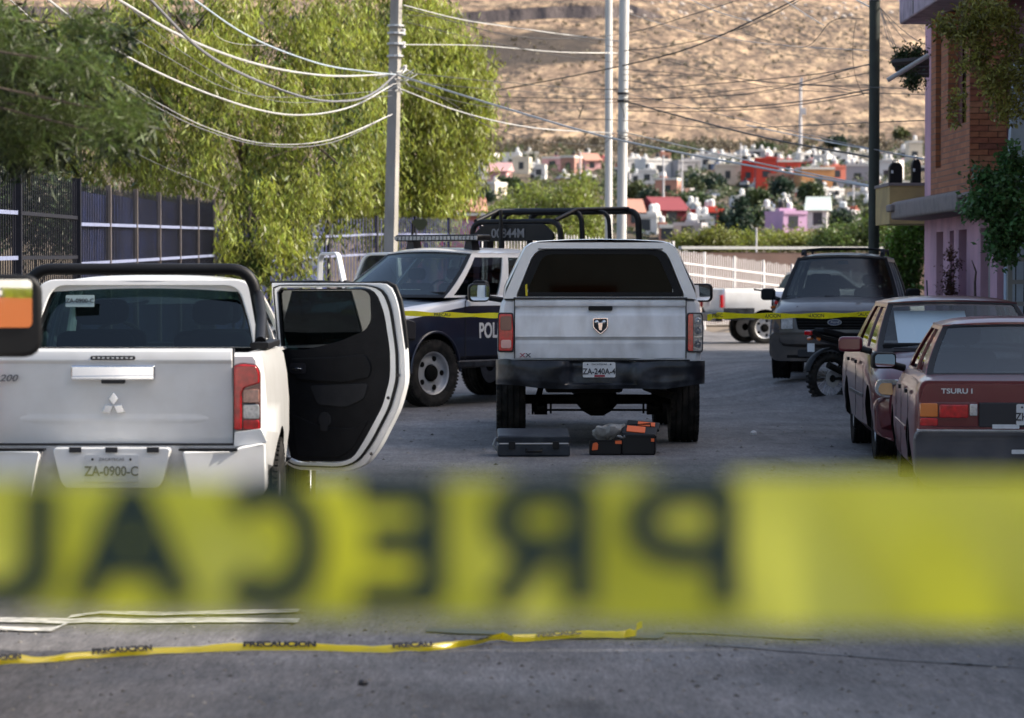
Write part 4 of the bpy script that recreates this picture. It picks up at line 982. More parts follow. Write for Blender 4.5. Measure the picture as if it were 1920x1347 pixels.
# ---- motorcycle: forward +y
def motorcycle(name, label, loc, rz, tank, tail=True, group=None, s=1.0):
    root = thing(name, label, 'motorcycle', loc, rz, group); root.scale = (s, s, s)
    for y, nm, r, w in ((-.68, 'rear_wheel', .335, .12), (.70, 'front_wheel', .345, .09)):
        e = sub(nm, root, (0, y, r))
        t = MB(); k0 = 20; t.lathe([(w * .5 * math.cos(2 * PI * k / k0), r - .055 + .055 * math.sin(2 * PI * k / k0)) for k in range(k0)], 40, 'X', closed=True)
        for k in range(30):
            m = Matrix.Rotation(2 * PI * k / 30, 3, 'X')
            for q in (-.32, 0, .32): t.box(m @ Vector((q * w, 0, r + .004 - abs(q) * .03)), (w * .26, r * .10, .03), m)
        t.build('tyre', M['rubber'], e, 40)
        MB().lathe([(-w * .3, r - .10), (w * .3, r - .10), (w * .3, r - .075), (-w * .3, r - .075)], 36, 'X', closed=True).build('rim', M['under'], e, 30)
        hb = MB(); hb.lathe([(-.05, .001), (-.05, .05), (.05, .05), (.05, .001)], 14, 'X'); hb.build('hub', M['under'], e, 30)
        sp_ = MB()
        for k in range(24):
            a = 2 * PI * k / 24; b = a + (.5 if k % 2 else -.5); q = .03 if k % 2 else -.03
            sp_.tube([(q, .045 * math.cos(b), .045 * math.sin(b)), (0, (r - .09) * math.cos(a), (r - .09) * math.sin(a))], .003, 4, caps=False)
        tag(sp_.build('spokes', M['steel'], e, 0), kind='stuff')
        MB().lathe([(.055, .11), (.06, .11), (.06, .05), (.055, .05)], 24, 'X', closed=True).build('brake_disc', M['steel'], e)
    f = MB(); f.tube([(0, .38, .95), (0, .30, .55), (0, .05, .30), (0, -.22, .34), (0, -.25, .62)], .022, 8); f.tube([(0, .38, .95), (0, -.1, .80), (0, -.25, .62)], .022, 8)
    for q in (-.09, .09): f.tube([(q, -.22, .34), (q, -.68, .335)], .02, 8); f.tube([(q, -.2, .75), (q, -.85, .86)], .014, 8); f.tube([(q, -.5, .36), (q, -.42, .80)], .02, 8)
    f.build('frame', M['plastic'], root, 60)
    fk = MB()
    for q in (-.08, .08): fk.tube([(q, .70, .345), (q, .42, .96), (q, .38, 1.04)], .022, 8)
    fk.build('fork', M['under'], root, 60)
    MB().tube([(-.38, .22, 1.12), (-.2, .33, 1.10), (0, .36, 1.05), (.2, .33, 1.10), (.38, .22, 1.12)], .014, 8).build('handlebar', M['plastic'], root, 60)
    en = MB(); en.box((0, .08, .42), (.24, .36, .24)); en.lathe([(.30, .085), (.52, .09), (.55, .08)], 12, 'Z', (0, .14, .12))
    for k in range(6): en.box((0, .14, .50 + k * .028), (.2, .2, .010))
    en.build('engine', M['under'], root, 30)
    MB().tube([(.10, .22, .45), (.12, .24, .28), (.14, -.1, .26), (.15, -.45, .36), (.16, -.82, .52)], [.02, .02, .022, .04, .045], 10).build('exhaust', M['under'], root, 60)
    MB().slab(rpoly([(-.12, .80), (.34, .92), (.40, 1.02), (.2, 1.10), (-.02, 1.04), (-.14, .90)], .05), -.11, .11, 'YZ').build('fuel_tank', tank, root, 35, bevel=.05, seg=3)
    MB().slab(rpoly([(-.12, .84), (-.12, .92), (-.50, .93), (-.86, 1.0), (-.86, .93), (-.5, .85)], .03), -.11, .11, 'YZ').build('seat', M['interior'], root, 35, bevel=.03, seg=3)
    MB().slab(rpoly([(-.35, .80), (-.85, .90), (-1.0, .98), (-1.02, .93), (-.86, .84), (-.4, .72)], .02), -.09, .09, 'YZ').build('tail_fairing', tank, root, 35, bevel=.02)
    MB().box((0, -1.02, .93), (.15, .04, .06)).build('tail_light', M['redlens'], root, 30, bevel=.012)
    def fen(y, r, a0, a1, nm):
        def fn(u, v):
            a = R(a0 + (a1 - a0) * v); q = u * 2 - 1
            return (q * .075, y + (r - .02 * q * q) * math.cos(a), .335 + (r - .02 * q * q) * math.sin(a))
        MB().grid(fn, 4, 12, thick=(0, 0, .006)).build(nm, M['plastic'], root, 50)
    fen(-.68, .40, 40, 165, 'rear_fender'); fen(.70, .42, 30, 150, 'front_fender')
    MB().slab(rrect(-.08, -.055, .08, .055, .01), -.004, .004).build('number_plate', M['plate'], root, 0, loc=(0, -.98, .74))
    for q in (-.13, .13): MB().tube([(q * .5, -.92, .86), (q, -.94, .85)], .022, 8).build('indicator', M['amber'], root)
    hl = MB().lathe([(.42, .05), (.46, .09), (.52, .09), (.53, .08)], 18, 'Y', (0, 0, .97)); hl.build('headlight', M['plastic'], root, 40)
    return root
# ------------------------------------------------------------------ ground, road, hill
def asphalt():
    m = bpy.data.materials.new('asphalt'); m.use_nodes = True; nt = m.node_tree; N = nt.nodes; L = nt.links; b = N['Principled BSDF']
    tc = N.new('ShaderNodeTexCoord')
    def nz(sc, det, st=(1, 1, 1), rough=.6):
        mp = N.new('ShaderNodeMapping'); mp.inputs['Scale'].default_value = st; L.new(tc.outputs['Object'], mp.inputs[0])
        n = N.new('ShaderNodeTexNoise'); n.inputs['Scale'].default_value = sc; n.inputs['Detail'].default_value = det; n.inputs['Roughness'].default_value = rough; L.new(mp.outputs[0], n.inputs['Vector']); return n.outputs['Fac']
    def ramp(f, a, c, lo, hi):
        r = N.new('ShaderNodeMapRange'); r.inputs[1].default_value = a; r.inputs[2].default_value = c; r.inputs[3].default_value = lo; r.inputs[4].default_value = hi; L.new(f, r.inputs[0]); return r.outputs[0]
    def mul(a, c):
        x = N.new('ShaderNodeMath'); x.operation = 'MULTIPLY'; L.new(a, x.inputs[0]); L.new(c, x.inputs[1]); return x.outputs[0]
    v = mul(ramp(nz(.45, 4), .35, .65, .72, 1.28), ramp(nz(2.2, 6, (1, .35, 1)), .3, .7, .82, 1.18))
    v = mul(v, ramp(nz(16, 8, (1, .14, 1), .9), .38, .62, .60, 1.42)); v = mul(v, ramp(nz(60, 3, (1, .12, 1), .8), .35, .65, .72, 1.3))
    # oil stains, pale dusty patches
    v = mul(v, ramp(nz(.9, 5, (1.2, .25, 1)), .54, .66, 1, .6))
    hs = N.new('ShaderNodeHueSaturation'); hs.inputs['Color'].default_value = (.118, .111, .110, 1); L.new(v, hs.inputs['Value'])
    # pebbly light specks
    vo = N.new('ShaderNodeTexVoronoi'); vo.inputs['Scale'].default_value = 38; L.new(tc.outputs['Object'], vo.inputs['Vector'])
    sp_ = ramp(vo.outputs['Distance'], .05, .14, .55, 0)
    mx = N.new('ShaderNodeMix'); mx.data_type = 'RGBA'; L.new(sp_, mx.inputs[0]); L.new(hs.outputs[0], mx.inputs[6]); mx.inputs[7].default_value = (.26, .24, .22, 1)
    # thin cracks
    vc = N.new('ShaderNodeTexVoronoi'); vc.feature = 'DISTANCE_TO_EDGE'; vc.inputs['Scale'].default_value = .33
    wn = N.new('ShaderNodeTexNoise'); wn.inputs['Scale'].default_value = 1.4; wn.inputs['Detail'].default_value = 6; L.new(tc.outputs['Object'], wn.inputs['Vector'])
    ad = N.new('ShaderNodeMix'); ad.data_type = 'RGBA'; ad.blend_type = 'ADD'; ad.inputs[0].default_value = .9; L.new(tc.outputs['Object'], ad.inputs[6]); L.new(wn.outputs['Color'], ad.inputs[7]); L.new(ad.outputs[2], vc.inputs['Vector'])
    ck = ramp(vc.outputs['Distance'], 0, .006, .75, 0); ckm = mul(ck, ramp(nz(.35, 2), .5, .6, 0, 1))
    m2 = N.new('ShaderNodeMix'); m2.data_type = 'RGBA'; L.new(ckm, m2.inputs[0]); L.new(mx.outputs[2], m2.inputs[6]); m2.inputs[7].default_value = (.02, .02, .022, 1)
    L.new(m2.outputs[2], b.inputs['Base Color'])
    L.new(ramp(nz(1.2, 4), .3, .7, .62, .85), b.inputs['Roughness'])
    bp = N.new('ShaderNodeBump'); bp.inputs['Strength'].default_value = .55; bp.inputs['Distance'].default_value = .012; L.new(nz(70, 4), bp.inputs['Height']); L.new(bp.outputs[0], b.inputs['Normal'])
    return m
def hillmat():
    m = bpy.data.materials.new('dry_hillside'); m.use_nodes = True; nt = m.node_tree; N = nt.nodes; L = nt.links; b = N['Principled BSDF']; b.inputs['Roughness'].default_value = .95; b.inputs['Specular IOR Level'].default_value = .1
    tc = N.new('ShaderNodeTexCoord')
    def nz(sc, det, st=(1, 1, 1), rough=.6):
        mp = N.new('ShaderNodeMapping'); mp.inputs['Scale'].default_value = st; L.new(tc.outputs['Object'], mp.inputs[0])
        n = N.new('ShaderNodeTexNoise'); n.inputs['Scale'].default_value = sc; n.inputs['Detail'].default_value = det; n.inputs['Roughness'].default_value = rough; L.new(mp.outputs[0], n.inputs['Vector']); return n.outputs['Fac']
    cr = N.new('ShaderNodeValToRGB'); e = cr.color_ramp.elements; e[0].position = .38; e[0].color = (.075, .058, .048, 1); e[1].position = .58; e[1].color = (.49, .36, .23, 1)
    x = cr.color_ramp.elements.new(.5); x.color = (.26, .185, .13, 1)
    L.new(nz(.20, 12, (1, .22, 1), .8), cr.inputs[0])
    # scrub in patches
    f1 = N.new('ShaderNodeMapRange'); f1.inputs[1].default_value = .44; f1.inputs[2].default_value = .54; L.new(nz(.03, 4, (1, .3, 1), .55), f1.inputs[0])
    f2 = N.new('ShaderNodeMapRange'); f2.inputs[1].default_value = .44; f2.inputs[2].default_value = .58; L.new(nz(.6, 6, (1, .2, 1), .7), f2.inputs[0])
    f3 = N.new('ShaderNodeMapRange'); f3.inputs[1].default_value = .64; f3.inputs[2].default_value = .70; f3.inputs[4].default_value = .85; L.new(nz(.9, 5, (1, .2, 1), .6), f3.inputs[0])
    mm = N.new('ShaderNodeMath'); mm.operation = 'MULTIPLY'; L.new(f1.outputs[0], mm.inputs[0]); L.new(f2.outputs[0], mm.inputs[1])
    ma = N.new('ShaderNodeMath'); ma.operation = 'MAXIMUM'; L.new(mm.outputs[0], ma.inputs[0]); L.new(f3.outputs[0], ma.inputs[1])
    # shade of the ravine under the cliff, painted in as dark scrub
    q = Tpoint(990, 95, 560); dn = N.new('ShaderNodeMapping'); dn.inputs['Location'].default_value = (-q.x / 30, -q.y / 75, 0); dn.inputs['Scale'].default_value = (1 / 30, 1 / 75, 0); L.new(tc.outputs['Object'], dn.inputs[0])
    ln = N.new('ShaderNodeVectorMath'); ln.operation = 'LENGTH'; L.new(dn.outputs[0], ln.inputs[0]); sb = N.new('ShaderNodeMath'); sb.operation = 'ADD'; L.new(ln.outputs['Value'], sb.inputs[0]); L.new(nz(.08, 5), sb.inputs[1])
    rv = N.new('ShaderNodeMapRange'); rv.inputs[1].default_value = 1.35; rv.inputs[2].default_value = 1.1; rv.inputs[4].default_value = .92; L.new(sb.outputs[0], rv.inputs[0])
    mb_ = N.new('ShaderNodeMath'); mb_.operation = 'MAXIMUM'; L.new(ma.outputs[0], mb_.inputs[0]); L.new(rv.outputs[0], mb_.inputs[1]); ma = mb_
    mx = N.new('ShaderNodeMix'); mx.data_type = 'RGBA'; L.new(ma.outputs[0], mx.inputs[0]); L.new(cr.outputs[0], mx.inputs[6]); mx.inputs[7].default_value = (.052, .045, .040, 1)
    # valley floor is greener, cliff is dark rock
    sx = N.new('ShaderNodeSeparateXYZ'); L.new(tc.outputs['Object'], sx.inputs[0])
    vf = N.new('ShaderNodeMapRange'); vf.inputs[1].default_value = 590; vf.inputs[2].default_value = 675; vf.inputs[3].default_value = .85; vf.inputs[4].default_value = 0; L.new(sx.outputs[1], vf.inputs[0])
    m3 = N.new('ShaderNodeMix'); m3.data_type = 'RGBA'; L.new(vf.outputs[0], m3.inputs[0]); L.new(mx.outputs[2], m3.inputs[6]); m3.inputs[7].default_value = (.10, .085, .065, 1)
    g = N.new('ShaderNodeNewGeometry'); sn = N.new('ShaderNodeSeparateXYZ'); L.new(g.outputs['True Normal'], sn.inputs[0])
    cf = N.new('ShaderNodeMapRange'); cf.inputs[1].default_value = .86; cf.inputs[2].default_value = .72; L.new(sn.outputs[2], cf.inputs[0])
    rk = N.new('ShaderNodeValToRGB'); rk.color_ramp.elements[0].color = (.035, .033, .04, 1); rk.color_ramp.elements[1].color = (.17, .14, .13, 1); rk.color_ramp.elements[0].position = .35; rk.color_ramp.elements[1].position = .7
    L.new(nz(.25, 7, (1, .3, .15)), rk.inputs[0])
    m4 = N.new('ShaderNodeMix'); m4.data_type = 'RGBA'; L.new(cf.outputs[0], m4.inputs[0]); L.new(m3.outputs[2], m4.inputs[6]); L.new(rk.outputs[0], m4.inputs[7])
    L.new(m4.outputs[2], b.inputs['Base Color'])
    bp = N.new('ShaderNodeBump'); bp.inputs['Strength'].default_value = 1; bp.inputs['Distance'].default_value = .8; L.new(nz(.5, 8, (1, .3, 1), .7), bp.inputs['Height']); L.new(bp.outputs[0], b.inputs['Normal'])
    return m
def sheet(name, xs, ys, fn, m, dz=0):
    vs = [(x, y, fn(x, y) + dz) for y in ys for x in xs]; w = len(xs)
    fs = [(j * w + i, j * w + i + 1, (j + 1) * w + i + 1, (j + 1) * w + i) for j in range(len(ys) - 1) for i in range(w - 1)]
    o = MB().add(vs, fs).build(name, m, None, 60, fixn=False); return tag(o, kind='structure')
xs = [-2500, -1200, -700, -400] + list(np.arange(-240, 300.1, 6)) + [420, 700, 1200, 2500]
ys = [-300, -60] + list(np.arange(-20, 100, 2)) + list(np.arange(100, 640, 12)) + list(np.arange(640, 940, 5)) + list(np.arange(940, 1080, 2.5)) + list(np.arange(1080, 1500, 15)) + [2500, 4000]
def gterr(x, y):
    if y > 1500: return terr(x * 1500 / y, 1500)
    return terr(max(-1.3 * y, min(1.3 * y, x)) if y > 200 else x, y)
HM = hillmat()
DIRT = mat('dry_earth', (.16, .125, .09), .95, var=.3, vscale=.8, bump=.5, bscale=3)
near = [y for y in ys if y <= 100]
nxs = sorted(set([x for x in xs if abs(x) > 9] + [float(v) for v in np.arange(-8.8, 8.9, .8)]))
tag(sheet('ground', nxs, near, lambda x, y: gterr(x, y) - (.2 if abs(x) < 5.7 and -26 < y < 95 else 0), DIRT, -.012), label='dry earth ground beside the road')
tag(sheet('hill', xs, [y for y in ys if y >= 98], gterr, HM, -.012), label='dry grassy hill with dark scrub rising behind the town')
AS = asphalt()
sheet('road', list(np.arange(-5.6, 5.61, .4)), list(np.arange(-24, 40, 1)) + list(np.arange(40, 96, 2)), gz, AS)
sheet('cross_road', list(np.arange(5.6, 30.1, 2)), list(np.arange(60, 90, 2)), gz, AS)
def strip(name, x0, x1, y0, y1, h, m):
    ys_ = list(np.arange(y0, y1 + .1, 2)); mb = MB()
    def fn(u, v): y = y0 + (y1 - y0) * v; x = x0 + (x1 - x0) * u; return (x, y, gz(min(x, 5.6), y) + h)
    mb.grid(fn, 1, len(ys_), thick=(0, 0, -h - .05)); return tag(mb.build(name, m, None, 0), kind='structure')
strip('pavement', 5.78, 7.2, -24, 60, .13, M['concrete'])
for y0 in range(-24, 60, 2):
    k = strip('kerb', 5.6, 5.78, y0, y0 + 1.99, .14, M['paleconc'])
strip('pavement', -7.2, -5.78, -24, 70, .13, M['concrete'])
for y0 in range(-24, 70, 2): strip('kerb', -5.78, -5.6, y0, y0 + 1.99, .14, M['paleconc'])
# painted lines and the patch edge in the foreground
def G(px, py):
    r = ray(px, py); y = 8
    for _ in range(40):
        z = gz(r.x / r.y * y, y); y = (z - CAMH) / (r.z / r.y)
    return Vector((r.x / r.y * y, y, gz(0, y)))
def ribbon(name, pts, w, m, dz=.006, wj=0):
    ps = [G(*p) for p in pts]; out = []
    for i in range(len(ps) - 1):
        for k in range(8): out.append(ps[i].lerp(ps[i + 1], k / 8))
    out.append(ps[-1]); mb = MB()
    vs = []; 
    for i, p in enumerate(out):
        ww = w * (1 + wj * noise.noise(p * 4)) ; vs += [(p.x, p.y - ww / 2, gz(p.x, p.y) + dz), (p.x, p.y + ww / 2, gz(p.x, p.y) + dz)]
    mb.add(vs, [(2 * i, 2 * i + 1, 2 * i + 3, 2 * i + 2) for i in range(len(out) - 1)]); return tag(mb.build(name, m, None, 0), kind='structure')
LP = mat('worn_road_paint', (.62, .60, .55), .7, var=.15, vscale=30, dirt=(.10, .10, .10), dirtamt=.9, dscale=11, bump=.2)
ribbon('road_line', [(-30, 1165), (60, 1166), (130, 1168), (170, 1166), (260, 1168), (400, 1166), (560, 1167)], .20, LP, .008, .3)
ribbon('road_line', [(-30, 1180), (60, 1183), (100, 1183), (135, 1168)], .16, LP, .0085, .4)
ribbon('road_line', [(130, 1160), (190, 1152), (300, 1155), (420, 1152), (560, 1149)], .16, LP, .009, .5)
TAR = mat('tar_joint', (.02, .02, .022), .5, var=.3)
ribbon('tar_seam', [(800, 1184), (960, 1190), (1060, 1196), (1180, 1199), (1230, 1196), (1245, 1191)], .14, TAR, .007, 1.4)
ribbon('tar_seam', [(1240, 1188), (1330, 1190), (1480, 1199), (1540, 1200)], .05, TAR, .0075, 1)
ribbon('tar_seam', [(1330, 1210), (1500, 1224), (1700, 1240), (1930, 1254)], .03, TAR, .0075, 1)
PAT = mat('road_patch', (.078, .076, .084), .8, var=.2, vscale=30, bump=.4, bscale=60)
stones = MB()
for _ in range(900):
    py = random.choice([random.uniform(650, 900), random.uniform(1150, 1345)]); p = G(random.uniform(-40, 1960), py)
    if abs(p.x) > 5.4: continue
    r_ = random.uniform(.006, .018) if p.y < 20 else random.uniform(.012, .028); q = [(r_ * random.uniform(.7, 1.2) * math.cos(a), r_ * random.uniform(.7, 1.2) * math.sin(a)) for a in (0, 1.3, 2.5, 3.7, 5)]
    stones.add([(p.x + a, p.y + c, p.z + .001) for a, c in q] + [(p.x, p.y, p.z + r_ * .7)], [(i, (i + 1) % 5, 5) for i in range(5)])
tag(stones.build('gravel', mat('loose_stones', (.16, .15, .14), .9, island=.6), None, 0), 'small loose stones scattered over the asphalt', 'gravel', kind='stuff')
for (px, py, r_) in ((1413, 815, .035), (680, 1285, .022), (1265, 828, .03), (1392, 632, .05)):
    p = G(px, py); mb = MB(); mb.lathe([(0, r_ * .9), (r_ * .6, r_), (r_ * 1.1, r_ * .5), (r_ * 1.2, .001)], 9, 'Z', (0, 0, 0))
    mb.v = [(a + .3 * r_ * noise.noise(Vector((a * 90, b_ * 90, c * 90 + px))), b_, c) for a, b_, c in mb.v]
    w_ = px in (1413, 1392)
    tag(mb.build('crumpled_paper' if w_ else 'pebble', M['plate'] if w_ else M['ink'], None, 30, loc=p),
        {1413: 'small white scrap of paper on the asphalt right of the capped pickup', 1392: 'white scrap on the road below the far white pickup', 680: 'small black pebble on the asphalt in front of the ground tape', 1265: 'dark pebble on the road between toolboxes and right tyre'}[px], 'litter' if w_ else 'pebble')

# ------------------------------------------------------------------ foliage
_leafm = {}
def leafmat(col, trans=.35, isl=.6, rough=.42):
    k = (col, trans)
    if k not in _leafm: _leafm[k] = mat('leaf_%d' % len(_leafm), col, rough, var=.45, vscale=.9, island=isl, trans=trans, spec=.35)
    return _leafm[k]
def leaves(name, clumps, n, size, m, parent=None, hang=.8, seed=1, curtains=None, width=.22, sub_n=26, spread=.35, keep=None):
    """clumps: (x,y,z,rx,ry,rz); leaves gather in small tufts inside the clumps"""
    g = np.random.default_rng(seed); C = np.array(clumps, float); vol = (C[:, 3] * C[:, 4] * C[:, 5]) ** .66; pr = vol / vol.sum()
    nt_ = max(1, n // sub_n); ci = g.choice(len(C), nt_, p=pr)
    d = g.normal(size=(nt_, 3)); d /= np.linalg.norm(d, axis=1)[:, None]; rad = g.uniform(.25, 1, nt_) ** .40
    tc = C[ci, :3] + d * rad[:, None] * C[ci, 3:6]
    if keep is not None:
        kk = np.array([keep(*p) for p in tc]); tc = tc[kk]; d = d[kk]; nt_ = len(tc)
    N_ = nt_ * sub_n
    t = np.repeat(tc, sub_n, 0); sx = spread * g.uniform(.6, 1.3, nt_).repeat(sub_n)
    if hang > .3:
        off = g.normal(size=(N_, 3)) * np.stack([sx * .42, sx * .42, sx * .25], 1); off[:, 2] -= g.uniform(0, 1.9, N_) * sx
    else:
        off = g.normal(size=(N_, 3)) * (sx * .5)[:, None]
    c = t + off
    ax = g.normal(size=(N_, 3)); ax[:, 2] = ax[:, 2] * (1 - hang * .7) - hang * 2.2; ax /= np.linalg.norm(ax, axis=1)[:, None]
    up = g.normal(size=(N_, 3)); sd_ = np.cross(ax, up); sd_ /= np.linalg.norm(sd_, axis=1)[:, None] + 1e-9; nn = np.cross(sd_, ax)
    L_ = size * g.uniform(.6, 1.3, N_)[:, None]; w_ = L_ * width
    v = np.stack([c, c + ax * L_ * .5 + sd_ * w_ * .5 + nn * L_ * .06, c + ax * L_, c + ax * L_ * .5 - sd_ * w_ * .5 + nn * L_ * .06], 1).reshape(-1, 3)
    me = bpy.data.meshes.new(name); me.vertices.add(len(v)); me.vertices.foreach_set('co', v.ravel().astype(np.float32))
    me.loops.add(4 * N_); me.loops.foreach_set('vertex_index', np.arange(4 * N_, dtype=np.int32)); me.polygons.add(N_)
    me.polygons.foreach_set('loop_start', np.arange(0, 4 * N_, 4, dtype=np.int32)); me.update(calc_edges=True); me.materials.append(m)
    o = bpy.data.objects.new(name, me); COL.objects.link(o)
    if parent is not None: o.parent = parent
    return o
def limbs(parent, base, clumps, r0, m=None, top=None, nb=None, seed=3):
    g = random.Random(seed); m = m or M['bark']
    top = Vector(top) if top else Vector(base) + Vector((0, 0, max(c[2] for c in clumps) - base[2])) * .55
    b = Vector(base); mid = b.lerp(top, .5) + Vector((g.uniform(-.1, .1), g.uniform(-.1, .1), 0)) * (top - b).length
    MB().tube([b - Vector((0, 0, .1)), b.lerp(mid, .5), mid, top], [r0 * 1.25, r0, r0 * .85, r0 * .6], 10).build('trunk', m, parent, 60)
    mb = MB()
    for c in clumps[:nb]:
        e = Vector(c[:3]); s = mid.lerp(top, g.random()); q = s.lerp(e, .5) + Vector((0, 0, .12 * (e - s).length))
        mb.tube([s, q, e, e + Vector((g.uniform(-.5, .5) * c[3], g.uniform(-.5, .5) * c[4], -c[5] * .4))], [r0 * .45, r0 * .28, r0 * .14, r0 * .05], 6)
        for _ in range(3):
            f_ = e + Vector((g.uniform(-1, 1) * c[3], g.uniform(-1, 1) * c[4], g.uniform(-.6, .8) * c[5])) * .8
            mb.tube([q.lerp(e, g.random()), f_], [r0 * .12, r0 * .03], 5)
    mb.build('branches', m, parent, 60)
def cl(px, py, D, rpx, rpz, ry=None):
    p = P(px, py, D); s = D / FPX; return (p.x, p.y, p.z, rpx * s, (ry if ry else rpx * s), rpz * s)
PEP = (.215, .240, .052); PEP_SHADE = (.06, .085, .022)  # second, darker leaf tone stands for shade inside the crowns
# big pepper tree hanging over the blue fence
t = thing('pepper_tree', 'large weeping pepper tree hanging over the blue fence', 'tree', (X(470, 76), 76, 0)); t0 = t.location.copy()
cls = [cl(480, 60, 76, 150, 120), cl(330, 30, 74, 140, 110), cl(600, 90, 75, 110, 130), cl(700, 20, 78, 130, 110), cl(300, 190, 73, 130, 110), cl(460, 220, 71, 140, 120), cl(590, 270, 70, 110, 110), cl(560, 380, 69.5, 70, 80),
       cl(470, 400, 68.5, 55, 85), cl(640, 190, 72, 100, 110), cl(200, 90, 74, 140, 120), cl(190, 250, 72.5, 130, 60), cl(330, 300, 71.5, 110, 52), cl(80, 120, 74, 130, 130), cl(60, 240, 73, 110, 50), cl(560, 455, 68.5, 34, 50), cl(450, 465, 67.5, 40, 48), cl(430, 420, 67.5, 34, 50), cl(510, 440, 67.8, 50, 50), cl(500, 330, 69, 100, 70), cl(420, 120, 72, 110, 80)]
rel = lambda cs, o: [(c[0] - o.x, c[1] - o.y, c[2] - o.z, c[3], c[4], c[5]) for c in cs]
r1 = rel(cls, t0)
tag(leaves('crown', r1, 58000, .18, leafmat(PEP), t, .9, 2, spread=.46, width=.22, sub_n=120), kind=None); leaves('inner_leaves', [(a, b_ + .8, c, d * .8, e * .7, f * .85) for a, b_, c, d, e, f in r1], 14000, .22, leafmat(PEP_SHADE, .2), t, .7, 3, spread=.6)
limbs(t, (0, 0, 0), r1[:9], .28, seed=4)
t = thing('pepper_tree', 'weeping tree behind the concrete pole with open sunny crown', 'tree', (X(800, 92), 92, 0)); t0 = t.location.copy()
cls = [cl(790, 60, 92, 110, 80), cl(850, 110, 91, 70, 60), cl(760, 160, 90, 100, 80), cl(850, 200, 90, 80, 70), cl(760, 290, 89, 100, 90), cl(830, 290, 89, 70, 80), cl(700, 320, 88, 70, 80), cl(820, 370, 88, 42, 50), cl(720, 395, 88, 60, 36), cl(880, 240, 90, 45, 45), cl(690, 130, 88, 60, 80), cl(700, 230, 87, 50, 70), cl(660, 40, 90, 60, 60), cl(640, 330, 88, 50, 70), cl(800, 20, 93, 60, 40)]
r1 = rel(cls, t0)
leaves('crown', r1, 38000, .21, leafmat(PEP), t, .9, 5, spread=.55, width=.22, sub_n=110); leaves('inner_leaves', [(a, b_ + 1, c, d * .8, e * .7, f * .85) for a, b_, c, d, e, f in r1], 8000, .26, leafmat(PEP_SHADE, .2), t, .7, 6, spread=.7)
limbs(t, (0, 0, 0), r1[:8], .26, seed=5)
# feathery tree close on the left, out of focus
t = thing('casuarina_tree', 'blurred dark feathery branches hanging into the upper left corner', 'tree', (-5.4, 15.5, -.1)); t0 = t.location.copy()
r1 = rel([cl(40, 110, 14.5, 60, 36), cl(150, 120, 14, 60, 18), cl(100, 215, 14.8, 90, 18), cl(230, 215, 14, 60, 16), cl(-30, 60, 15, 60, 70), cl(30, 265, 15, 45, 22), cl(170, 50, 15, 60, 16), cl(-30, 190, 15, 50, 36), cl(190, 250, 14.4, 50, 12)], t0)
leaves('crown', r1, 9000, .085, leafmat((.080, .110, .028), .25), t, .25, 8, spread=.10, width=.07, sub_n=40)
leaves('inner_leaves', [(a, b_ + .5, c, d * .8, e * .8, f * .8) for a, b_, c, d, e, f in r1], 5000, .10, leafmat((.022, .032, .012), .05), t, .25, 18, spread=.12, width=.14, sub_n=50)  # near-black leaves paint the unlit depth of the branches
MB().tube([(0, 0, 0), (.1, 0, 1.5), (.3, -.1, 3.2), (.5, -.1, 5.5)], [.2, .17, .13, .06], 10).build('trunk', M['bark'], t, 60)
mb = MB()
for c in r1: mb.tube([(.25, -.1, 2.9), (Vector((.3, -.1, 3.0)).lerp(Vector(c[:3]), .5) + Vector((0, 0, .12))), c[:3], (c[0] + .10, c[1], c[2] - .05)], [.012, .008, .005, .002], 6)
mb.build('branches', M['bark'], t, 60)
# tree behind the police pickup
t = thing('green_tree', 'rounded leafy tree beyond the railings between the two poles and the police pickup', 'tree', (X(1030, 118), 118, .7)); t0 = t.location.copy()
r1 = rel([cl(1000, 380, 118, 62, 48), cl(1065, 372, 117, 50, 52), cl(1100, 350, 118, 32, 40), cl(960, 410, 117, 60, 36), cl(1060, 430, 116, 70, 36), cl(1110, 420, 116, 30, 44), cl(900, 435, 116, 28, 14)], t0)
leaves('crown', r1, 17000, .17, leafmat((.17, .20, .05)), t, .5, 9, spread=.34, width=.34); limbs(t, (0, 0, 0), r1[:5], .16, seed=6)
# scrub above the brown wall
def bush(nm, label, cat, pts, D, n, col, size, seed, group=None, hang=.2, base=None, spread=.3, width=.4, trunk=True, tr=.3):
    cs = [cl(a, b_, D, c, d) for a, b_, c, d in pts]; bx = sum(c[0] for c in cs) / len(cs); by = D
    bz = base if base is not None else terr(bx, by); o = thing(nm, label, cat, (bx, by, bz), 0, group); r_ = rel(cs, o.location)
    leaves('crown', r_, n, size, leafmat(col, tr), o, hang, seed, spread=spread, width=width)
    if trunk: limbs(o, (0, 0, 0), r_[:4], max(.03, max(c[5] for c in cs) * .07), seed=seed)
    return o
bush('bush', 'yellow green scrub bushes just above the brown wall, left end', 'bush', [(1300, 455, 34, 14), (1340, 452, 30, 18), (1275, 457, 20, 10)], 128, 6000, (.13, .14, .035), .16, 11, spread=.35)
bush('bush', 'yellow green scrub above the brown wall, right of the thin white lamp post', 'bush', [(1385, 455, 40, 14), (1440, 454, 50, 15), (1490, 452, 40, 15), (1530, 456, 50, 14)], 130, 7000, (.17, .19, .045), .16, 12, spread=.35)
bush('bush', 'green bushes behind the SUV roof, left of the dark pole', 'bush', [(1585, 448, 50, 22), (1640, 435, 40, 24), (1560, 460, 40, 14)], 126, 6500, (.085, .12, .035), .17, 13, spread=.4)
bush('bush', 'bright green bush between the SUV and the pink house', 'bush', [(1700, 470, 34, 46), (1715, 430, 26, 30), (1690, 520, 34, 30)], 66, 9000, (.10, .16, .028), .10, 14, spread=.22, base=.0)
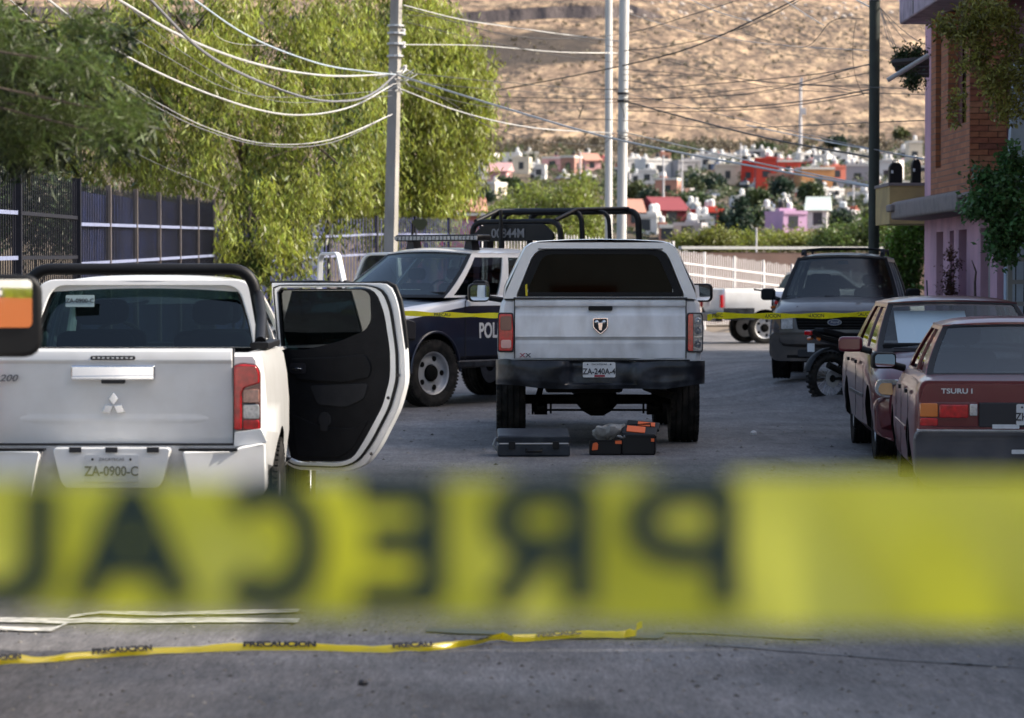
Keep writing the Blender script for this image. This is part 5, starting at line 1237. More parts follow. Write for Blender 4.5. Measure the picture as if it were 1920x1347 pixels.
# ------------------------------------------------------------------ fences
def fence(label, pts, topz, bay, mpick, mrail, mpost, rails, pick=.115, sheets=None, group=None, base=.15, pr=.011, postr=.05, sheetm=None, spear=True):
    """pts: plan polyline; topz: heights at those points"""
    a0 = Vector((pts[0][0], pts[0][1], 0)); o = thing('metal_fence', label, 'fence', a0, 0, group)
    segs = []; tot = 0
    for i in range(len(pts) - 1):
        a, b = Vector(pts[i]), Vector(pts[i + 1]); segs.append((a, b, tot, (b - a).length, topz[i], topz[i + 1])); tot += (b - a).length
    def at(s):
        for a, b, s0, l, z0, z1 in segs:
            if s <= s0 + l + 1e-6: t = (s - s0) / l; p = a.lerp(b, t); return Vector((p.x, p.y, 0)) - a0, z0 + (z1 - z0) * t, (b - a).normalized()
        return at(tot)
    pk = MB(); n = int(tot / pick)
    for k in range(n):
        p, zt, d = at((k + .5) * pick); nrm = Vector((-d.y, d.x, 0)); dz = .02 * math.sin(k * 1.7); zt = zt + dz
        u = Vector((d.x, d.y, 0)) * pr; w_ = nrm * pr * .38; q = [p + u + w_, p - u + w_, p - u - w_, p + u - w_]
        vs = [(c.x, c.y, base) for c in q] + [(c.x, c.y, zt - .06) for c in q] + [(p.x, p.y, zt)]
        pk.add(vs, [(0, 1, 5, 4), (1, 2, 6, 5), (2, 3, 7, 6), (3, 0, 4, 7), (4, 5, 8), (5, 6, 8), (6, 7, 8), (7, 4, 8)])
    tag(pk.build('pickets', mpick, o, 0, fixn=False), kind='stuff')
    nb = max(1, round(tot / bay)); bl = tot / nb
    for k in range(nb + 1):
        p, zt, d = at(min(tot, k * bl)); 
        MB().box((p.x, p.y, zt / 2 + .02), (postr, postr, zt), math.atan2(d.y, d.x)).build('post', mpost, o, 0)
        if k < nb:
            q, zt2, _ = at(min(tot, (k + 1) * bl)); yaw = math.atan2(q.y - p.y, q.x - p.x)
            for rz in rails:
                a = Vector((p.x, p.y, zt - rz)); b = Vector((q.x, q.y, zt2 - rz)); 
                mm = ((b - a).normalized()); m3 = mm.to_track_quat('X', 'Z').to_matrix()
                MB().box((a + b) / 2 , ((b - a).length - postr, .045, .05), m3).build('rail', mrail[k % len(mrail)] if isinstance(mrail, list) else mrail, o, 0)
            if sheets and k in sheets:
                nx = Vector((-(q - p).normalized().y, (q - p).normalized().x, 0)); nx = nx if nx.y > 0 or nx.x < 0 else -nx
                lo, c = .2, nx * .05
                L_ = (q - p).length; mb = MB(); m_ = 18
                def fn(u, v): 
                    r = p.lerp(q, .03 + .94 * u) + c + nx * (.012 * (1 if (int(u * m_) % 2) else -1)); return (r.x, r.y, lo + (zt - .10 - lo) * v)
                mb.grid(fn, m_, 1).build('sheet_panel', sheetm or M['sheet'], o, 0)
    return o
fx = lambda px, D: (X(px, D), D)
fence('dark open picket fence at the far left, beside the solid blue panels', [(-6.25, 34), (-6.25, 39.3), (-6.3, 45.6)], [2.93, 2.98, 3.02], 5.3, M['fencedark'], [M['railpale'], M['fencedark']], M['fencedark'], (.55, 1.12, 2.7), pick=.19, pr=.017, postr=.12)
fence('blue fence with sheet metal panels and pale rails under the weeping tree', [(-6.3, 45.7), (-6.4, 67.5)], [2.98, 3.22], 3.45, M['fencedark'], M['railpale'], mat('rusty_post', (.13, .11, .10), .7, dirt=(.05, .03, .02), dirtamt=.5), (.60, 1.18, 2.8), pick=.20, sheets=set(range(7)), pr=.019, postr=.08)
fence('dark blue fence behind the hanging branches and the concrete pole', [(-6.4, 67.6), (-5.0, 78), (-3.1, 80.5), fx(902, 85)], [2.75, 3.0, 3.12, 3.1], 1.9, M['fenceblue'], M['railpale'], M['fencedark'], (.45, .95, 2.6), pick=.12, sheets={0, 1, 2, 3, 4, 5}, pr=.012, postr=.07)
fence('white picket railing beyond the police pickup and its roll cage', [fx(904, 85), fx(1100, 88), fx(1262, 90)], [2.95, 2.70, 2.55], 2.2, M['fencewhite'], M['fencewhite'], M['fencewhite'], (.28, .85, 2.2), pick=.12, pr=.014, postr=.06)
fence('white picket railing behind the far white pickup, in front of the brown wall', [fx(1264, 90), fx(1480, 94), fx(1700, 98)], [2.36, 1.92, 1.55], 1.45, M['fencewhite'], M['fencewhite'], M['fencewhite'], (.38, .68, 1.4), pick=.105, pr=.014, postr=.055)
# low brown wall behind it, with a concrete cap
w0, w1 = P(1262, 467, 101), P(1760, 470, 104)
o = thing('brown_wall', 'long brown block wall with pale cap behind the white railing', 'wall', (w0.x, w0.y, 0))
dv = (w1 - w0); 
BW = mat('brown_wall_paint', (.15, .095, .08), .9, var=.15, vscale=1.5, bump=.3, dirt=(.22, .20, .18), dirtamt=.4, dscale=.7)
MB().grid(lambda u, v: (dv.x * u, dv.y * u, -.2 + (w0.z + (w1.z - w0.z) * u + .1) * v), 12, 4, thick=(0, .2, 0)).build('wall', BW, o, 0)
MB().box((dv.x / 2, dv.y / 2 + .1, w0.z + .04), (dv.x, .3, .09), math.atan2(dv.y, dv.x)).build('coping', M['paleconc'], o, 0)
# red and orange low buildings seen through the railings beside the concrete pole
for (a, b_, y0_, y1_, c, lb) in ((775, 832, 424, 470, (.42, .06, .06), 'red wall seen through the railings right of the concrete pole'), (735, 776, 440, 480, (.55, .33, .14), 'pale orange wall low behind the railings beside the concrete pole'), (835, 905, 405, 470, (.30, .10, .08), 'dull red shed behind the railings above the light bar')):
    D = 112; p0, p1 = P(a, y0_, D), P(b_, y1_, D); o = thing('low_building', lb, 'building', ((p0.x + p1.x) / 2, D, 0))
    w_, h_ = p1.x - p0.x, p0.z
    MB().box((0, 1.5, h_ / 2 - .2), (w_, 3, h_ + .4)).build('wall', mat('painted_wall', c, .8, var=.15, vscale=1.2), o, 0)
    MB().box((0, 1.5, h_ + .05), (w_ + .2, 3.2, .1)).build('roof_edge', M['paleconc'], o, 0)
    MB().box((w_ * .2, -.01, h_ * .6), (.5, .06, .5)).build('window', M['ink'], o, 0)
# dark creeper, trash behind the dark fence at far left: bright plot beyond
o = thing('white_wall', 'sunlit pale wall seen low through the dark fence at far left', 'wall', (-9.5, 55, 0)); MB().box((0, 0, .7), (.2, 36, 1.4)).build('wall', mat('pale_wall', (.6, .58, .56), .8, var=.2), o, 0); MB().box((0, 0, 1.43), (.28, 36, .07)).build('coping', M['paleconc'], o, 0)
bush('hedge', 'dark hedge filling the view behind the dark fence at far left', 'hedge', [(-40, 380, 90, 70), (80, 400, 90, 70), (160, 420, 80, 60)], 60, 9000, (.035, .055, .02), .13, 21, base=0, spread=.4, tr=.1)
# ivy on the blue fence
bush('creeper', 'leafy creeper climbing the blue fence below the hanging branches', 'plant', [(425, 450, 16, 50), (440, 490, 22, 30), (480, 480, 26, 30)], 69.2, 3500, (.07, .11, .03), .12, 22, base=0, spread=.25, hang=.5, width=.5)
# round sign seen from behind, on a thin post beside the concrete pole
p = P(786, 423, 78); o = thing('traffic_sign', 'small dark rounded sign seen from behind, right of the concrete pole', 'sign', (p.x, 78, 0))
MB().slab([(x - 0, z) for x, z in rpoly([(-.19, .10), (-.10, .16), (.16, .16), (.22, .04), (.10, -.13), (-.04, -.13)], .06)], -.01, .01).build('sign_face', mat('back_of_sign', (.035, .045, .02), .6), o, 0, loc=(0, 0, p.z))
MB().tube([(-.17, .03, 0), (-.17, .03, p.z + .05)], .035, 8).build('post', M['plastic'], o, 60)

# ------------------------------------------------------------------ poles
def pole(label, px, D, r0, r1, m, ztop=9.5, cat='utility pole', octo=8, name='utility_pole', lean=0, pxtop=None, ytop=0):
    o = thing(name, label, cat, (X(px, D), D, gz(X(px, D), D))); dx = 0 if pxtop is None else (pxtop - px) * D / FPX / (P(0, ytop, D).z) * ztop
    MB().tube([(dx * k / 6, 0, ztop * k / 6) for k in range(7)], [r0 + (r1 - r0) * k / 6 for k in range(7)], octo).build('shaft', m, o, 50 if octo > 8 else 30); return o, dx / ztop
po, k = pole('square grey concrete utility pole where the silver cables meet', 728, 66, .172, .125, M['concrete'], 9.2, pxtop=745, octo=4)
po.rotation_euler = (0, 0, R(25))
for (py) in (48, 62, 82, 105):
    z = P(740, py, 66).z; MB().lathe([(z - .02, .175), (z + .02, .175)], 12, 'Z', (k * z, 0, 0)).build('steel_band', M['steel'], po, 0)
for i, (px_, py) in enumerate(((757, 60), (757, 84), (760, 128))):
    q = P(px_, py, 66); MB().lathe([(-.07, .03), (-.05, .05), (0, .035), (.05, .05), (.07, .03)], 10, 'Z', (q.x - po.location.x + .0, -.05, q.z)).build('insulator', M['fencewhite'], po, 50)
    MB().tube([(k * q.z, -.03, q.z), (q.x - po.location.x, -.05, q.z)], .012, 6).build('bracket', M['steel'], po)
cl_ = P(742, 148, 66); j = MB(); gr_ = random.Random(5)
for _ in range(16):
    a = Vector((cl_.x - po.location.x + gr_.uniform(-.1, .1), -.2, cl_.z + gr_.uniform(-.15, .15))); c = a + Vector((gr_.uniform(-.5, .6), gr_.uniform(-.2, .2), gr_.uniform(-.25, .15)))
    j.tube([a, a.lerp(c, .5) + Vector((0, 0, gr_.uniform(-.12, .12))), c], .010, 5)
j.build('cable_ties', M['silver'], po, 60)
pole('thinner left one of the two pale round poles behind the capped pickup', 1141, 86, .105, .10, M['paleconc'], 10, octo=20)
p2, k2 = pole('thicker right one of the two pale round poles behind the capped pickup', 1163, 80, .125, .125, M['paleconc'], 10, octo=20, pxtop=1170)
for py in (176, 190, 246, 262):
    z = P(1166, py, 80).z; MB().lathe([(z - .03, .15), (z + .03, .15)], 12, 'Z', (k2 * z, 0, 0)).build('clamp', M['ink'] if py < 200 else M['steel'], p2, 0)
j = MB()
for _ in range(12):
    py = gr_.choice([182, 205, 255, 262]); a = Vector((k2 * 3, -.15, P(1166, py, 80).z)); c = a + Vector((gr_.uniform(-.5, .4), gr_.uniform(-.2, .1), gr_.uniform(-.3, .25))); j.tube([a, a.lerp(c, .5) + Vector((0, -.1, .1)), c], .008, 5)
j.build('cable_ties', M['cable'], p2, 60)
p3, _ = pole('dark pole behind the SUV beside the pink house', 1638, 55, .098, .092, M['darkpole'], 9, octo=20)
z = P(1640, 12, 55).z; MB().lathe([(z - .02, .12), (z + .02, .12)], 14, 'Z').build('steel_band', M['steel'], p3, 0)
def lamp(label, px, pyb, pyt, D, r=.06, head=False, zb=None):
    b = P(px, pyb, D); t_ = P(px, pyt, D); b.z = min(b.z, terr(b.x, b.y)); o = thing('mast', label, 'mast', b)
    MB().tube([(0, 0, 0), (0, 0, t_.z - b.z)], r, 8, r2=r * .7).build('shaft', M['fencewhite'], o, 60)
    return o, t_.z - b.z
for (px_, a, b_, D, lb) in ((1418, 470, 427, 112, 'thin white post above the brown wall, by the yellow green scrub'), (1088, 320, 285, 420, 'thin pale mast above the houses left of the two poles'), (1244, 350, 291, 400, 'thin pale street mast above the orange houses'), (1279, 325, 286, 450, 'thin pale mast in front of the grey house row'), (1389, 300, 268, 560, 'short white post at the foot of the hill'), (1600, 395, 345, 420, 'grey street mast below the grey houses near the dark pole')):
    lamp(lb, px_, a, b_, D, .04 if D < 200 else .14)
o, h_ = lamp('tall white mast with a boxy head standing against the dry hill', 1501, 285, 150, 640, .35)
hz = P(1505, 209, 640).z - o.location.z; MB().box((.5, 0, hz), (1.1, .8, 1.3)).build('tank', M['fencewhite'], o, 0)
MB().box((.15, 0, h_ - .5), (.5, .4, 1.9)).build('antenna', M['fencewhite'], o, 0)

# ------------------------------------------------------------------ cables
_cn = 0
def cable(label, pts, w, m, group=None, name='cable'):
    w = w * .7
    """pts: three or more (px,py,D); w: width in photograph pixels at the far end"""
    ps = [P(*p) for p in pts]; n = 28; out = []
    if len(ps) == 3:
        a, q, b = ps; c = q * 2 - (a + b) / 2 
        for k in range(n + 1): t = k / n; out.append((1 - t) ** 2 * a + 2 * t * (1 - t) * c + t * t * b)
    elif len(ps) == 2:
        for k in range(n + 1): out.append(ps[0].lerp(ps[1], k / n))
    else:
        m_ = len(ps); ee = [ps[0] * 2 - ps[1]] + ps + [ps[-1] * 2 - ps[-2]]
        for i in range(1, m_):
            for k in range(8):
                t = k / 8; p0, p1_, p2_, p3_ = ee[i - 1], ee[i], ee[i + 1], ee[i + 2]
                out.append(.5 * ((2 * p1_) + (p2_ - p0) * t + (2 * p0 - 5 * p1_ + 4 * p2_ - p3_) * t * t + (3 * p1_ - p0 - 3 * p2_ + p3_) * t ** 3))
        out.append(ps[-1])
    D = max(p[2] for p in pts); o0 = out[0].copy()
    o = MB().tube([p - o0 for p in out], w * D / FPX / 2, 6).build(name, m, None, 60); o.location = o0
    return tag(o, label, 'cable', group)
J = (742, 140, 65.8)
sil, gre, blk = M['silver'], M['greycable'], M['cable']
cable('thick dark grey cable sweeping down from the top left to the pole', [(262, -20, 40), (400, 110, 48), (560, 180, 56), (650, 190, 61), (700, 175, 64), J], 5.5, gre)
cable('bright silver cable pair curving from the top left towards the pole', [(190, -20, 42), (340, 68, 50), (480, 120, 57), (610, 142, 62), J], 5.5, sil)
cable('white cable sagging low from the left of the tree to the pole', [(78, -10, 40), (210, 90, 46), (350, 160, 52), (480, 205, 58), (570, 216, 61), (660, 200, 64), (735, 160, 65.8)], 4.5, sil)
cable('pale blue grey cable above the bright pair', [(350, -10, 46), (470, 70, 54), (600, 120, 60), (700, 136, 64), J], 4, mat('pale_blue_cable', (.30, .36, .42), .5))
cable('thin pale wire beside the grey cable over the tree', [(400, 35, 50), (418, 75, 52), (500, 85, 56)], 1.5, sil)
for i, (a, lb) in enumerate((((8, -10), 'upper of the two thin pale wires hanging over the feathery branches'), ((-10, 10), 'lower of the two thin pale wires hanging over the feathery branches'))):
    cable(lb, [(a[0], a[1], 40), (130, 95 + i * 10, 46), (290, 190 + i * 9, 53), (390, 240 + i * 6, 58), (500, 270 + i * 4, 61), (620, 262 + i * 6, 64), (735, 215, 65.8)], 2.6, sil if i == 0 else gre)
cable('thin grey wire crossing the dark branches at the left edge', [(-10, 75, 40), (110, 185, 46), (260, 290, 54), (420, 360, 66)], 1.4, gre)
cable('thin grey wire over the middle of the weeping tree', [(130, -10, 44), (300, 100, 52), (480, 180, 60), (735, 170, 65.8)], 1.6, gre)
cable('second thin grey wire over the middle of the weeping tree', [(215, -10, 44), (360, 110, 52), (520, 190, 60), (735, 180, 65.8)], 1.4, gre)
cable('bright white cable running from the pole down across the valley to the dark pole', [J, (930, 198, 64), (1140, 258, 61), (1400, 310, 58), (1640, 352, 55), (1668, 356, 54.6)], 5.2, sil)
cable('second white cable below the bright one, ending at the two pale poles', [(745, 165, 65.8), (870, 212, 70), (1000, 240, 75), (1150, 250, 80)], 3.2, sil)
cable('thin white cable from the pale poles down to the pink house', [(1168, 248, 80), (1350, 290, 70), (1500, 322, 62), (1640, 350, 55)], 3, sil)
cable('dashed looking pale cable from the pole across the hilltop', [(757, 10, 66), (860, 36, 70), (950, 50, 76), (1050, 64, 80), (1165, 78, 80)], 2.6, sil)
cable('black cable from the pale pole climbing to the top right', [(760, 16, 66), (980, 70, 72), (1165, 64, 80), (1310, 24, 74), (1420, -12, 70)], 2.0, blk)
cable('pale cable from the pole across to the pale poles, upper', [(757, 84, 66), (900, 86, 72), (1050, 98, 78), (1165, 100, 80)], 2.4, sil)
cable('black wire below it running on past both pale poles', [(745, 135, 66), (950, 155, 74), (1165, 168, 80), (1480, 145, 68), (1640, 120, 55)], 2.2, blk)
cable('long black cable falling from the upper right to the left tree', [(1520, -15, 70), (1440, 25, 72), (1300, 88, 76), (1165, 124, 80), (985, 160, 90), (930, 170, 92)], 3.2, blk)
cable('black cable pair climbing from the pale pole to the top edge', [(1165, 96, 80), (1260, 86, 78), (1400, 50, 74), (1520, -10, 70)], 2, blk)
cable('heavy black cable drooping from the pale pole to the lower right', [(1172, 190, 80), (1300, 225, 74), (1450, 262, 66), (1638, 296, 55)], 4, blk)
cable('thin grey wire under the heavy black cable', [(1172, 175, 80), (1350, 215, 72), (1500, 250, 64), (1730, 300, 50)], 1.8, gre)
cable('silver wire crossing behind the dark pole towards the pink house', [(1400, 235, 76), (1530, 262, 70), (1640, 282, 62), (1732, 298, 52)], 2.8, mat('blue_silver_cable', (.42, .47, .52), .5))
for i, (pts, w_, lb) in enumerate((
    ([(1172, 200, 80), (1400, 200, 72), (1640, 166, 55.3)], 2.6, 'twisted black wire between the pale pole and the dark pole, upper'),
    ([(1172, 208, 80), (1400, 206, 72), (1640, 172, 55.3)], 2.0, 'twisted black wire between the pale pole and the dark pole, lower'),
    ([(930, 240, 90), (1060, 225, 84), (1165, 226, 80), (1350, 240, 74), (1735, 226, 51)], 1.7, 'thin black wire crossing the middle of the hill'),
    ([(925, 182, 92), (1165, 186, 80), (1400, 176, 74), (1640, 118, 55.3)], 2.0, 'thin black wire rising across the hill to the dark pole'),
    ([(925, 190, 92), (1165, 192, 80), (1480, 160, 70), (1640, 178, 56)], 1.4, 'faint wire just above the twisted pair'),
    ([(1165, 130, 80), (1300, 140, 76), (1500, 158, 66), (1640, 160, 55.3)], 1.6, 'thin black wire sagging over the tan slope'),
    ([(1165, 140, 80), (1330, 145, 74), (1480, 168, 66), (1735, 178, 51)], 1.4, 'fine wire ending at the brick bay'),
    ([(1370, 55, 70), (1500, 90, 64), (1560, 40, 58), (1620, 35, 55.4)], 1.4, 'fine wire rising to the top band of the dark pole'),
    ([(1280, -10, 76), (1340, 20, 74), (1410, 40, 70)], 2.2, 'short pale cable at the top edge right of the pale poles'),
    ([(1450, -15, 66), (1500, 20, 62), (1545, 48, 60)], 2.0, 'pale cable crossing the top edge left of the dark pole'),
    ([(1590, -10, 56), (1615, 5, 55.5), (1636, 16, 55.2)], 4.0, 'thick pale cable entering the top of the dark pole'),
    ([(757, 28, 66), (900, 40, 72), (1165, 92, 80), (1400, 150, 70), (1730, 168, 50)], 1.5, 'thin black wire falling right across the upper hill'),
    ([(757, 40, 66), (1000, 96, 74), (1165, 118, 80)], 1.6, 'thin dark wire just under the dashed looking cable'),
    ([(760, 150, 66), (950, 170, 74), (1140, 178, 85)], 1.5, 'thin dark wire from the cable knot to the left pale pole, upper'),
    ([(760, 158, 66), (950, 205, 74), (1141, 200, 85)], 1.6, 'thin dark wire from the cable knot to the left pale pole, lower'),
    ([(1165, 20, 80), (1350, 70, 74), (1640, 95, 55.3)], 1.5, 'thin black wire from high on the pale pole down to the dark pole'),
    ([(1165, 150, 80), (1300, 170, 76), (1400, 178, 72), (1640, 135, 55.3)], 1.5, 'fine black wire dipping over the tan slope'),
    ([(1650, 60, 55), (1690, 90, 52), (1735, 96, 49.5)], 1.4, 'fine wire between the dark pole and the brick bay'),
    ([(745, 150, 65.8), (840, 190, 70), (905, 232, 75), (1000, 262, 80), (1141, 275, 85)], 1.6, 'thin grey wire dipping before the town left of the poles'),
    ([(1605, 40, 55.3), (1600, 120, 55.3), (1620, 180, 55.3)], 1.4, 'loose thin wire hanging beside the dark pole'))):
    cable(lb, pts, w_, sil if 'pale' in lb and 'pole,' not in lb and 'between' not in lb else blk)
for i, (x, y) in enumerate(((1725, 100), (1737, 85), (1712, 150), (1690, 118), (1672, 90))):
    cable(['wire fanning from the dark pole to the brick bay, longest', 'wire fanning from the dark pole to the slab corner', 'wire fanning from the dark pole down to the wooden eave', 'wire fanning from the dark pole to the end of the eave', 'loose wire end fanning from the dark pole, shortest'][i], [(1650, 14, 55), ((1650 + x) / 2, (14 + y) / 2 + 8, 52), (x, y, 49)], 1.8, blk)
o = cable('small dark fishtail of tangled wire on the line left of the pale poles', [(1082, 202, 82), (1088, 212, 82), (1085, 222, 82), (1091, 206, 82), (1094, 197, 82)], 3, blk, name='wire_tangle')

# ------------------------------------------------------------------ town on the hill
_hm = {}
def hmat(c):
    if c not in _hm: _hm[c] = mat('house_paint_%d' % len(_hm), c, .85, var=.10, vscale=.35, dirt=(c[0] * .5, c[1] * .5, c[2] * .5), dirtamt=.5, dscale=.25)
    return _hm[c]
TANK = mat('white_water_tank', (.62, .62, .62), .6); WIN = mat('far_window', (.03, .035, .045), .3); PARA = mat('pale_parapet', (.6, .58, .55), .8); BTANK = mat('black_water_tank', (.02, .02, .022), .5)
WHT = (.68, .66, .64); CRM = (.60, .54, .44); GRY = (.36, .35, .37); RED = (.52, .055, .035); RED2 = (.20, .035, .045); ORG = (.50, .24, .10); COR = (.58, .17, .12); LIL = (.52, .32, .50); PNK = (.58, .33, .33); BRK = (.38, .20, .16); SAL = (.46, .23, .17); BLU = (.20, .24, .34)
def house(px0, px1, pt, pb, col, label, D=None, yaw=None, tanks=1, roof=None, floors=None, group='houses of the town below the hill', tankm=None, win=True):
    cx = (px0 + px1) / 2
    if D is None: b = Tpoint(cx, pb)
    else: b = P(cx, pb, D)
    D = b.y; s = D / FPX; W_ = (px1 - px0) * s; H = (pb - pt) * s; g = random.Random(int(px0 * 7 + pt)); yaw = g.uniform(-.45, .45) if yaw is None else yaw
    o = thing('hillside_house', label, 'house', (b.x, b.y, b.z), yaw, group)
    dp = max(4, min(9, W_ * .8)); W_ = max(1.2, (W_ - abs(math.sin(yaw)) * dp) / math.cos(yaw)) if W_ > 6 else W_
    m = hmat(col)
    w = MB().box((0, dp / 2, H / 2 - 1), (W_, dp, H + 2)); w.build('wall', m, o, 0)
    r = MB(); th = .25; hh = .35
    r.box((0, 0, H + hh / 2), (W_, th, hh)); r.box((0, dp, H + hh / 2), (W_, th, hh)); r.box((-W_ / 2 + th / 2, dp / 2, H + hh / 2), (th * .99, dp - th, hh * .98)); r.box((W_ / 2 - th / 2, dp / 2, H + hh / 2), (th * .99, dp - th, hh * .98))
    if roof: 
        rr = MB(); rr.add([(-W_ / 2 - .3, -.5, H + .05), (W_ / 2 + .3, -.5, H + .05), (W_ / 2 + .3, dp * .6, H + 1.5), (-W_ / 2 - .3, dp * .6, H + 1.5), (-W_ / 2 - .3, dp + .3, H + .1), (W_ / 2 + .3, dp + .3, H + .1)], [(0, 1, 2, 3), (3, 2, 5, 4), (0, 3, 4), (1, 5, 2), (0, 4, 5, 1)]); rr.build('roof', hmat(roof), o, 0)
    else: r.build('parapet', PARA if g.random() < .5 else m, o, 0)
    fl = floors or max(1, int(H / 2.7)); 
    if win:
        nw = max(1, int(W_ / 2.6))
        for f_ in range(fl):
            for k in range(nw):
                if g.random() < .2 and nw > 1: continue
                ww = g.uniform(.8, 1.3); wh = g.uniform(.9, 1.3); x = -W_ / 2 + (k + .5) * W_ / nw + g.uniform(-.2, .2); z = H - (f_ + .5) * (H / fl) + .1
                MB().box((x, .04, z), (ww, .14, wh)).build('window', WIN, o, 0)
        MB().box((W_ / 2 - .04, dp * .4, H * .55), (.14, 1.1, 1.1)).build('window', WIN, o, 0)
    for _ in range(tanks if not roof else 0):
        x, y = g.uniform(-W_ * .35, W_ * .35), g.uniform(.8, dp * .6); rd = g.uniform(.24, .36)
        e = MB().box((x, y, H + .3), (.9, .9, .6)); e.build('tank_base', m, o, 0)
        MB().lathe([(H + .6, rd), (H + .6 + rd * 1.7, rd), (H + .6 + rd * 2.2, rd * .5), (H + .6 + rd * 2.3, .01)], 12, 'Z', (x, y, 0)).build('water_tank', tankm or (BTANK if g.random() < .22 else TANK), o, 40)
    if g.random() < .35 and not roof and W_ > 5: MB().box((W_ * .22, dp * .5, H + 1.1), (W_ * .35, dp * .45, 2.2)).build('stair_house', hmat(WHT if g.random() < .6 else col), o, 0)
    return o
HL = [
 (1389, 1420, 308, 352, RED, 'red two storey house with grey window band, left end of the red row'), (1418, 1456, 300, 356, RED, 'tallest red house in the middle of the red row'), (1458, 1502, 304, 334, RED, 'red house with pale parapet at the right of the red row'),
 (1440, 1500, 330, 362, SAL, 'salmon house low in front of the red row'), (1502, 1566, 318, 362, ORG, 'wide orange brown house right of the red row'), (1553, 1587, 314, 340, COR, 'small coral house above the orange one'),
 (1586, 1632, 312, 352, GRY, 'grey house left of the dark pole'), (1644, 1682, 304, 348, WHT, 'white house just right of the dark pole'), (1681, 1702, 283, 302, WHT, 'small white box house high right of the dark pole'), (1704, 1730, 268, 312, CRM, 'pale house at the edge of the pink house'),
 (1466, 1516, 402, 436, LIL, 'lilac house low in the valley'), (1444, 1466, 398, 424, GRY, 'grey house beside the lilac one'), (1514, 1550, 396, 428, WHT, 'white house right of the lilac one'), (1540, 1586, 358, 378, WHT, 'low white shed above the valley road'),
 (1288, 1340, 412, 438, WHT, 'long white low house in the valley bottom'), (1316, 1358, 398, 426, RED, 'bright red house above the long white one'), (1232, 1290, 396, 424, RED2, 'maroon roofed house in the valley bottom'), (1262, 1316, 424, 448, GRY, 'grey flat house just above the brown wall'), (1236, 1262, 428, 452, SAL, 'small salmon house by the capped pickup roof'),
 (1228, 1270, 338, 372, SAL, 'orange brick house with pale roof below the white terrace'), (1196, 1232, 322, 346, WHT, 'white terrace right of the two poles'), (1208, 1262, 302, 334, WHT, 'white house with small red roof right of the two poles'), (1240, 1258, 290, 312, SAL, 'narrow salmon stair tower'),
 (1270, 1316, 304, 332, GRY, 'dark grey house row below the hill foot'), (1300, 1345, 292, 318, WHT, 'white house among antennas in the middle of the town'), (1340, 1388, 312, 346, CRM, 'cream house left of the red row'), (1350, 1386, 294, 314, WHT, 'upper white house left of the red row'),
 (942, 976, 290, 320, WHT, 'white stepped house high at the left of the town'), (960, 992, 298, 326, CRM, 'cream house beside the stepped white one'), (900, 946, 308, 336, GRY, 'long grey mauve house at the left of the town'), (915, 950, 322, 352, PNK, 'pale pink house stepping down the left slope'), (900, 930, 346, 372, CRM, 'pale house lowest on the left slope'), (884, 906, 300, 326, GRY, 'shaded grey house next to the weeping tree'),
 (1016, 1052, 298, 322, PNK, 'pink house with red band above the round tree'), (1050, 1078, 296, 330, BRK, 'tall brick house above the round tree'), (1002, 1022, 312, 336, WHT, 'little white house left of the pink one'), (1096, 1128, 302, 320, PNK, 'pink low house left of the two poles'), (1112, 1130, 296, 304, RED2, 'crimson roof block by the left pale pole'), (985, 1010, 288, 306, CRM, 'upper cream house behind the stepped white one'),
 (1176, 1200, 300, 326, WHT, 'white house just right of the thick pale pole'), (1176, 1206, 400, 424, SAL, 'salmon roofed house low right of the pale poles'), (1196, 1232, 408, 440, WHT, 'white house low behind the roll cage'),
 (1500, 1524, 290, 306, WHT, 'white rooftop house above the red row, right'), (1524, 1552, 294, 314, WHT, 'white block house with tanks above the orange one'), (1556, 1590, 290, 312, WHT, 'white flat house above the coral one'), (1592, 1630, 290, 308, CRM, 'cream house at the hill foot left of the dark pole'), (1404, 1436, 284, 300, GRY, 'grey house at the hill foot above the red row'), (1448, 1470, 288, 304, CRM, 'small cream house peeping above the red row'),
 (862, 900, 398, 424, SAL, 'red roofed house under the weeping tree'), (850, 872, 388, 408, WHT, 'white house under the weeping tree'), (1160, 1180, 330, 352, GRY, 'grey shed by the thick pale pole'), (1600, 1640, 366, 384, GRY, 'low grey shed left of the dark pole'), (1660, 1700, 345, 372, CRM, 'cream house behind the yellow wall'), (1376, 1404, 372, 392, WHT, 'white hut among the valley trees'), (1560, 1598, 400, 424, GRY, 'small grey house right of the valley trees'),
]
roofs = {1232: RED2, 1096: SAL, 1228: None, 862: SAL, 1176: SAL, 915: PNK, 1514: (.45, .52, .50)}
for (a, b_, c, d, col, lb) in HL:
    house(a, b_, c, d, col, lb, tanks=2 if (b_ - a) > 34 else 1, roof=roofs.get(a) if not (a == 1176 and c == 300) else None)
g = random.Random(11)
pos = ['far left', 'left', 'middle', 'right']
fill = []; used_lb = set()
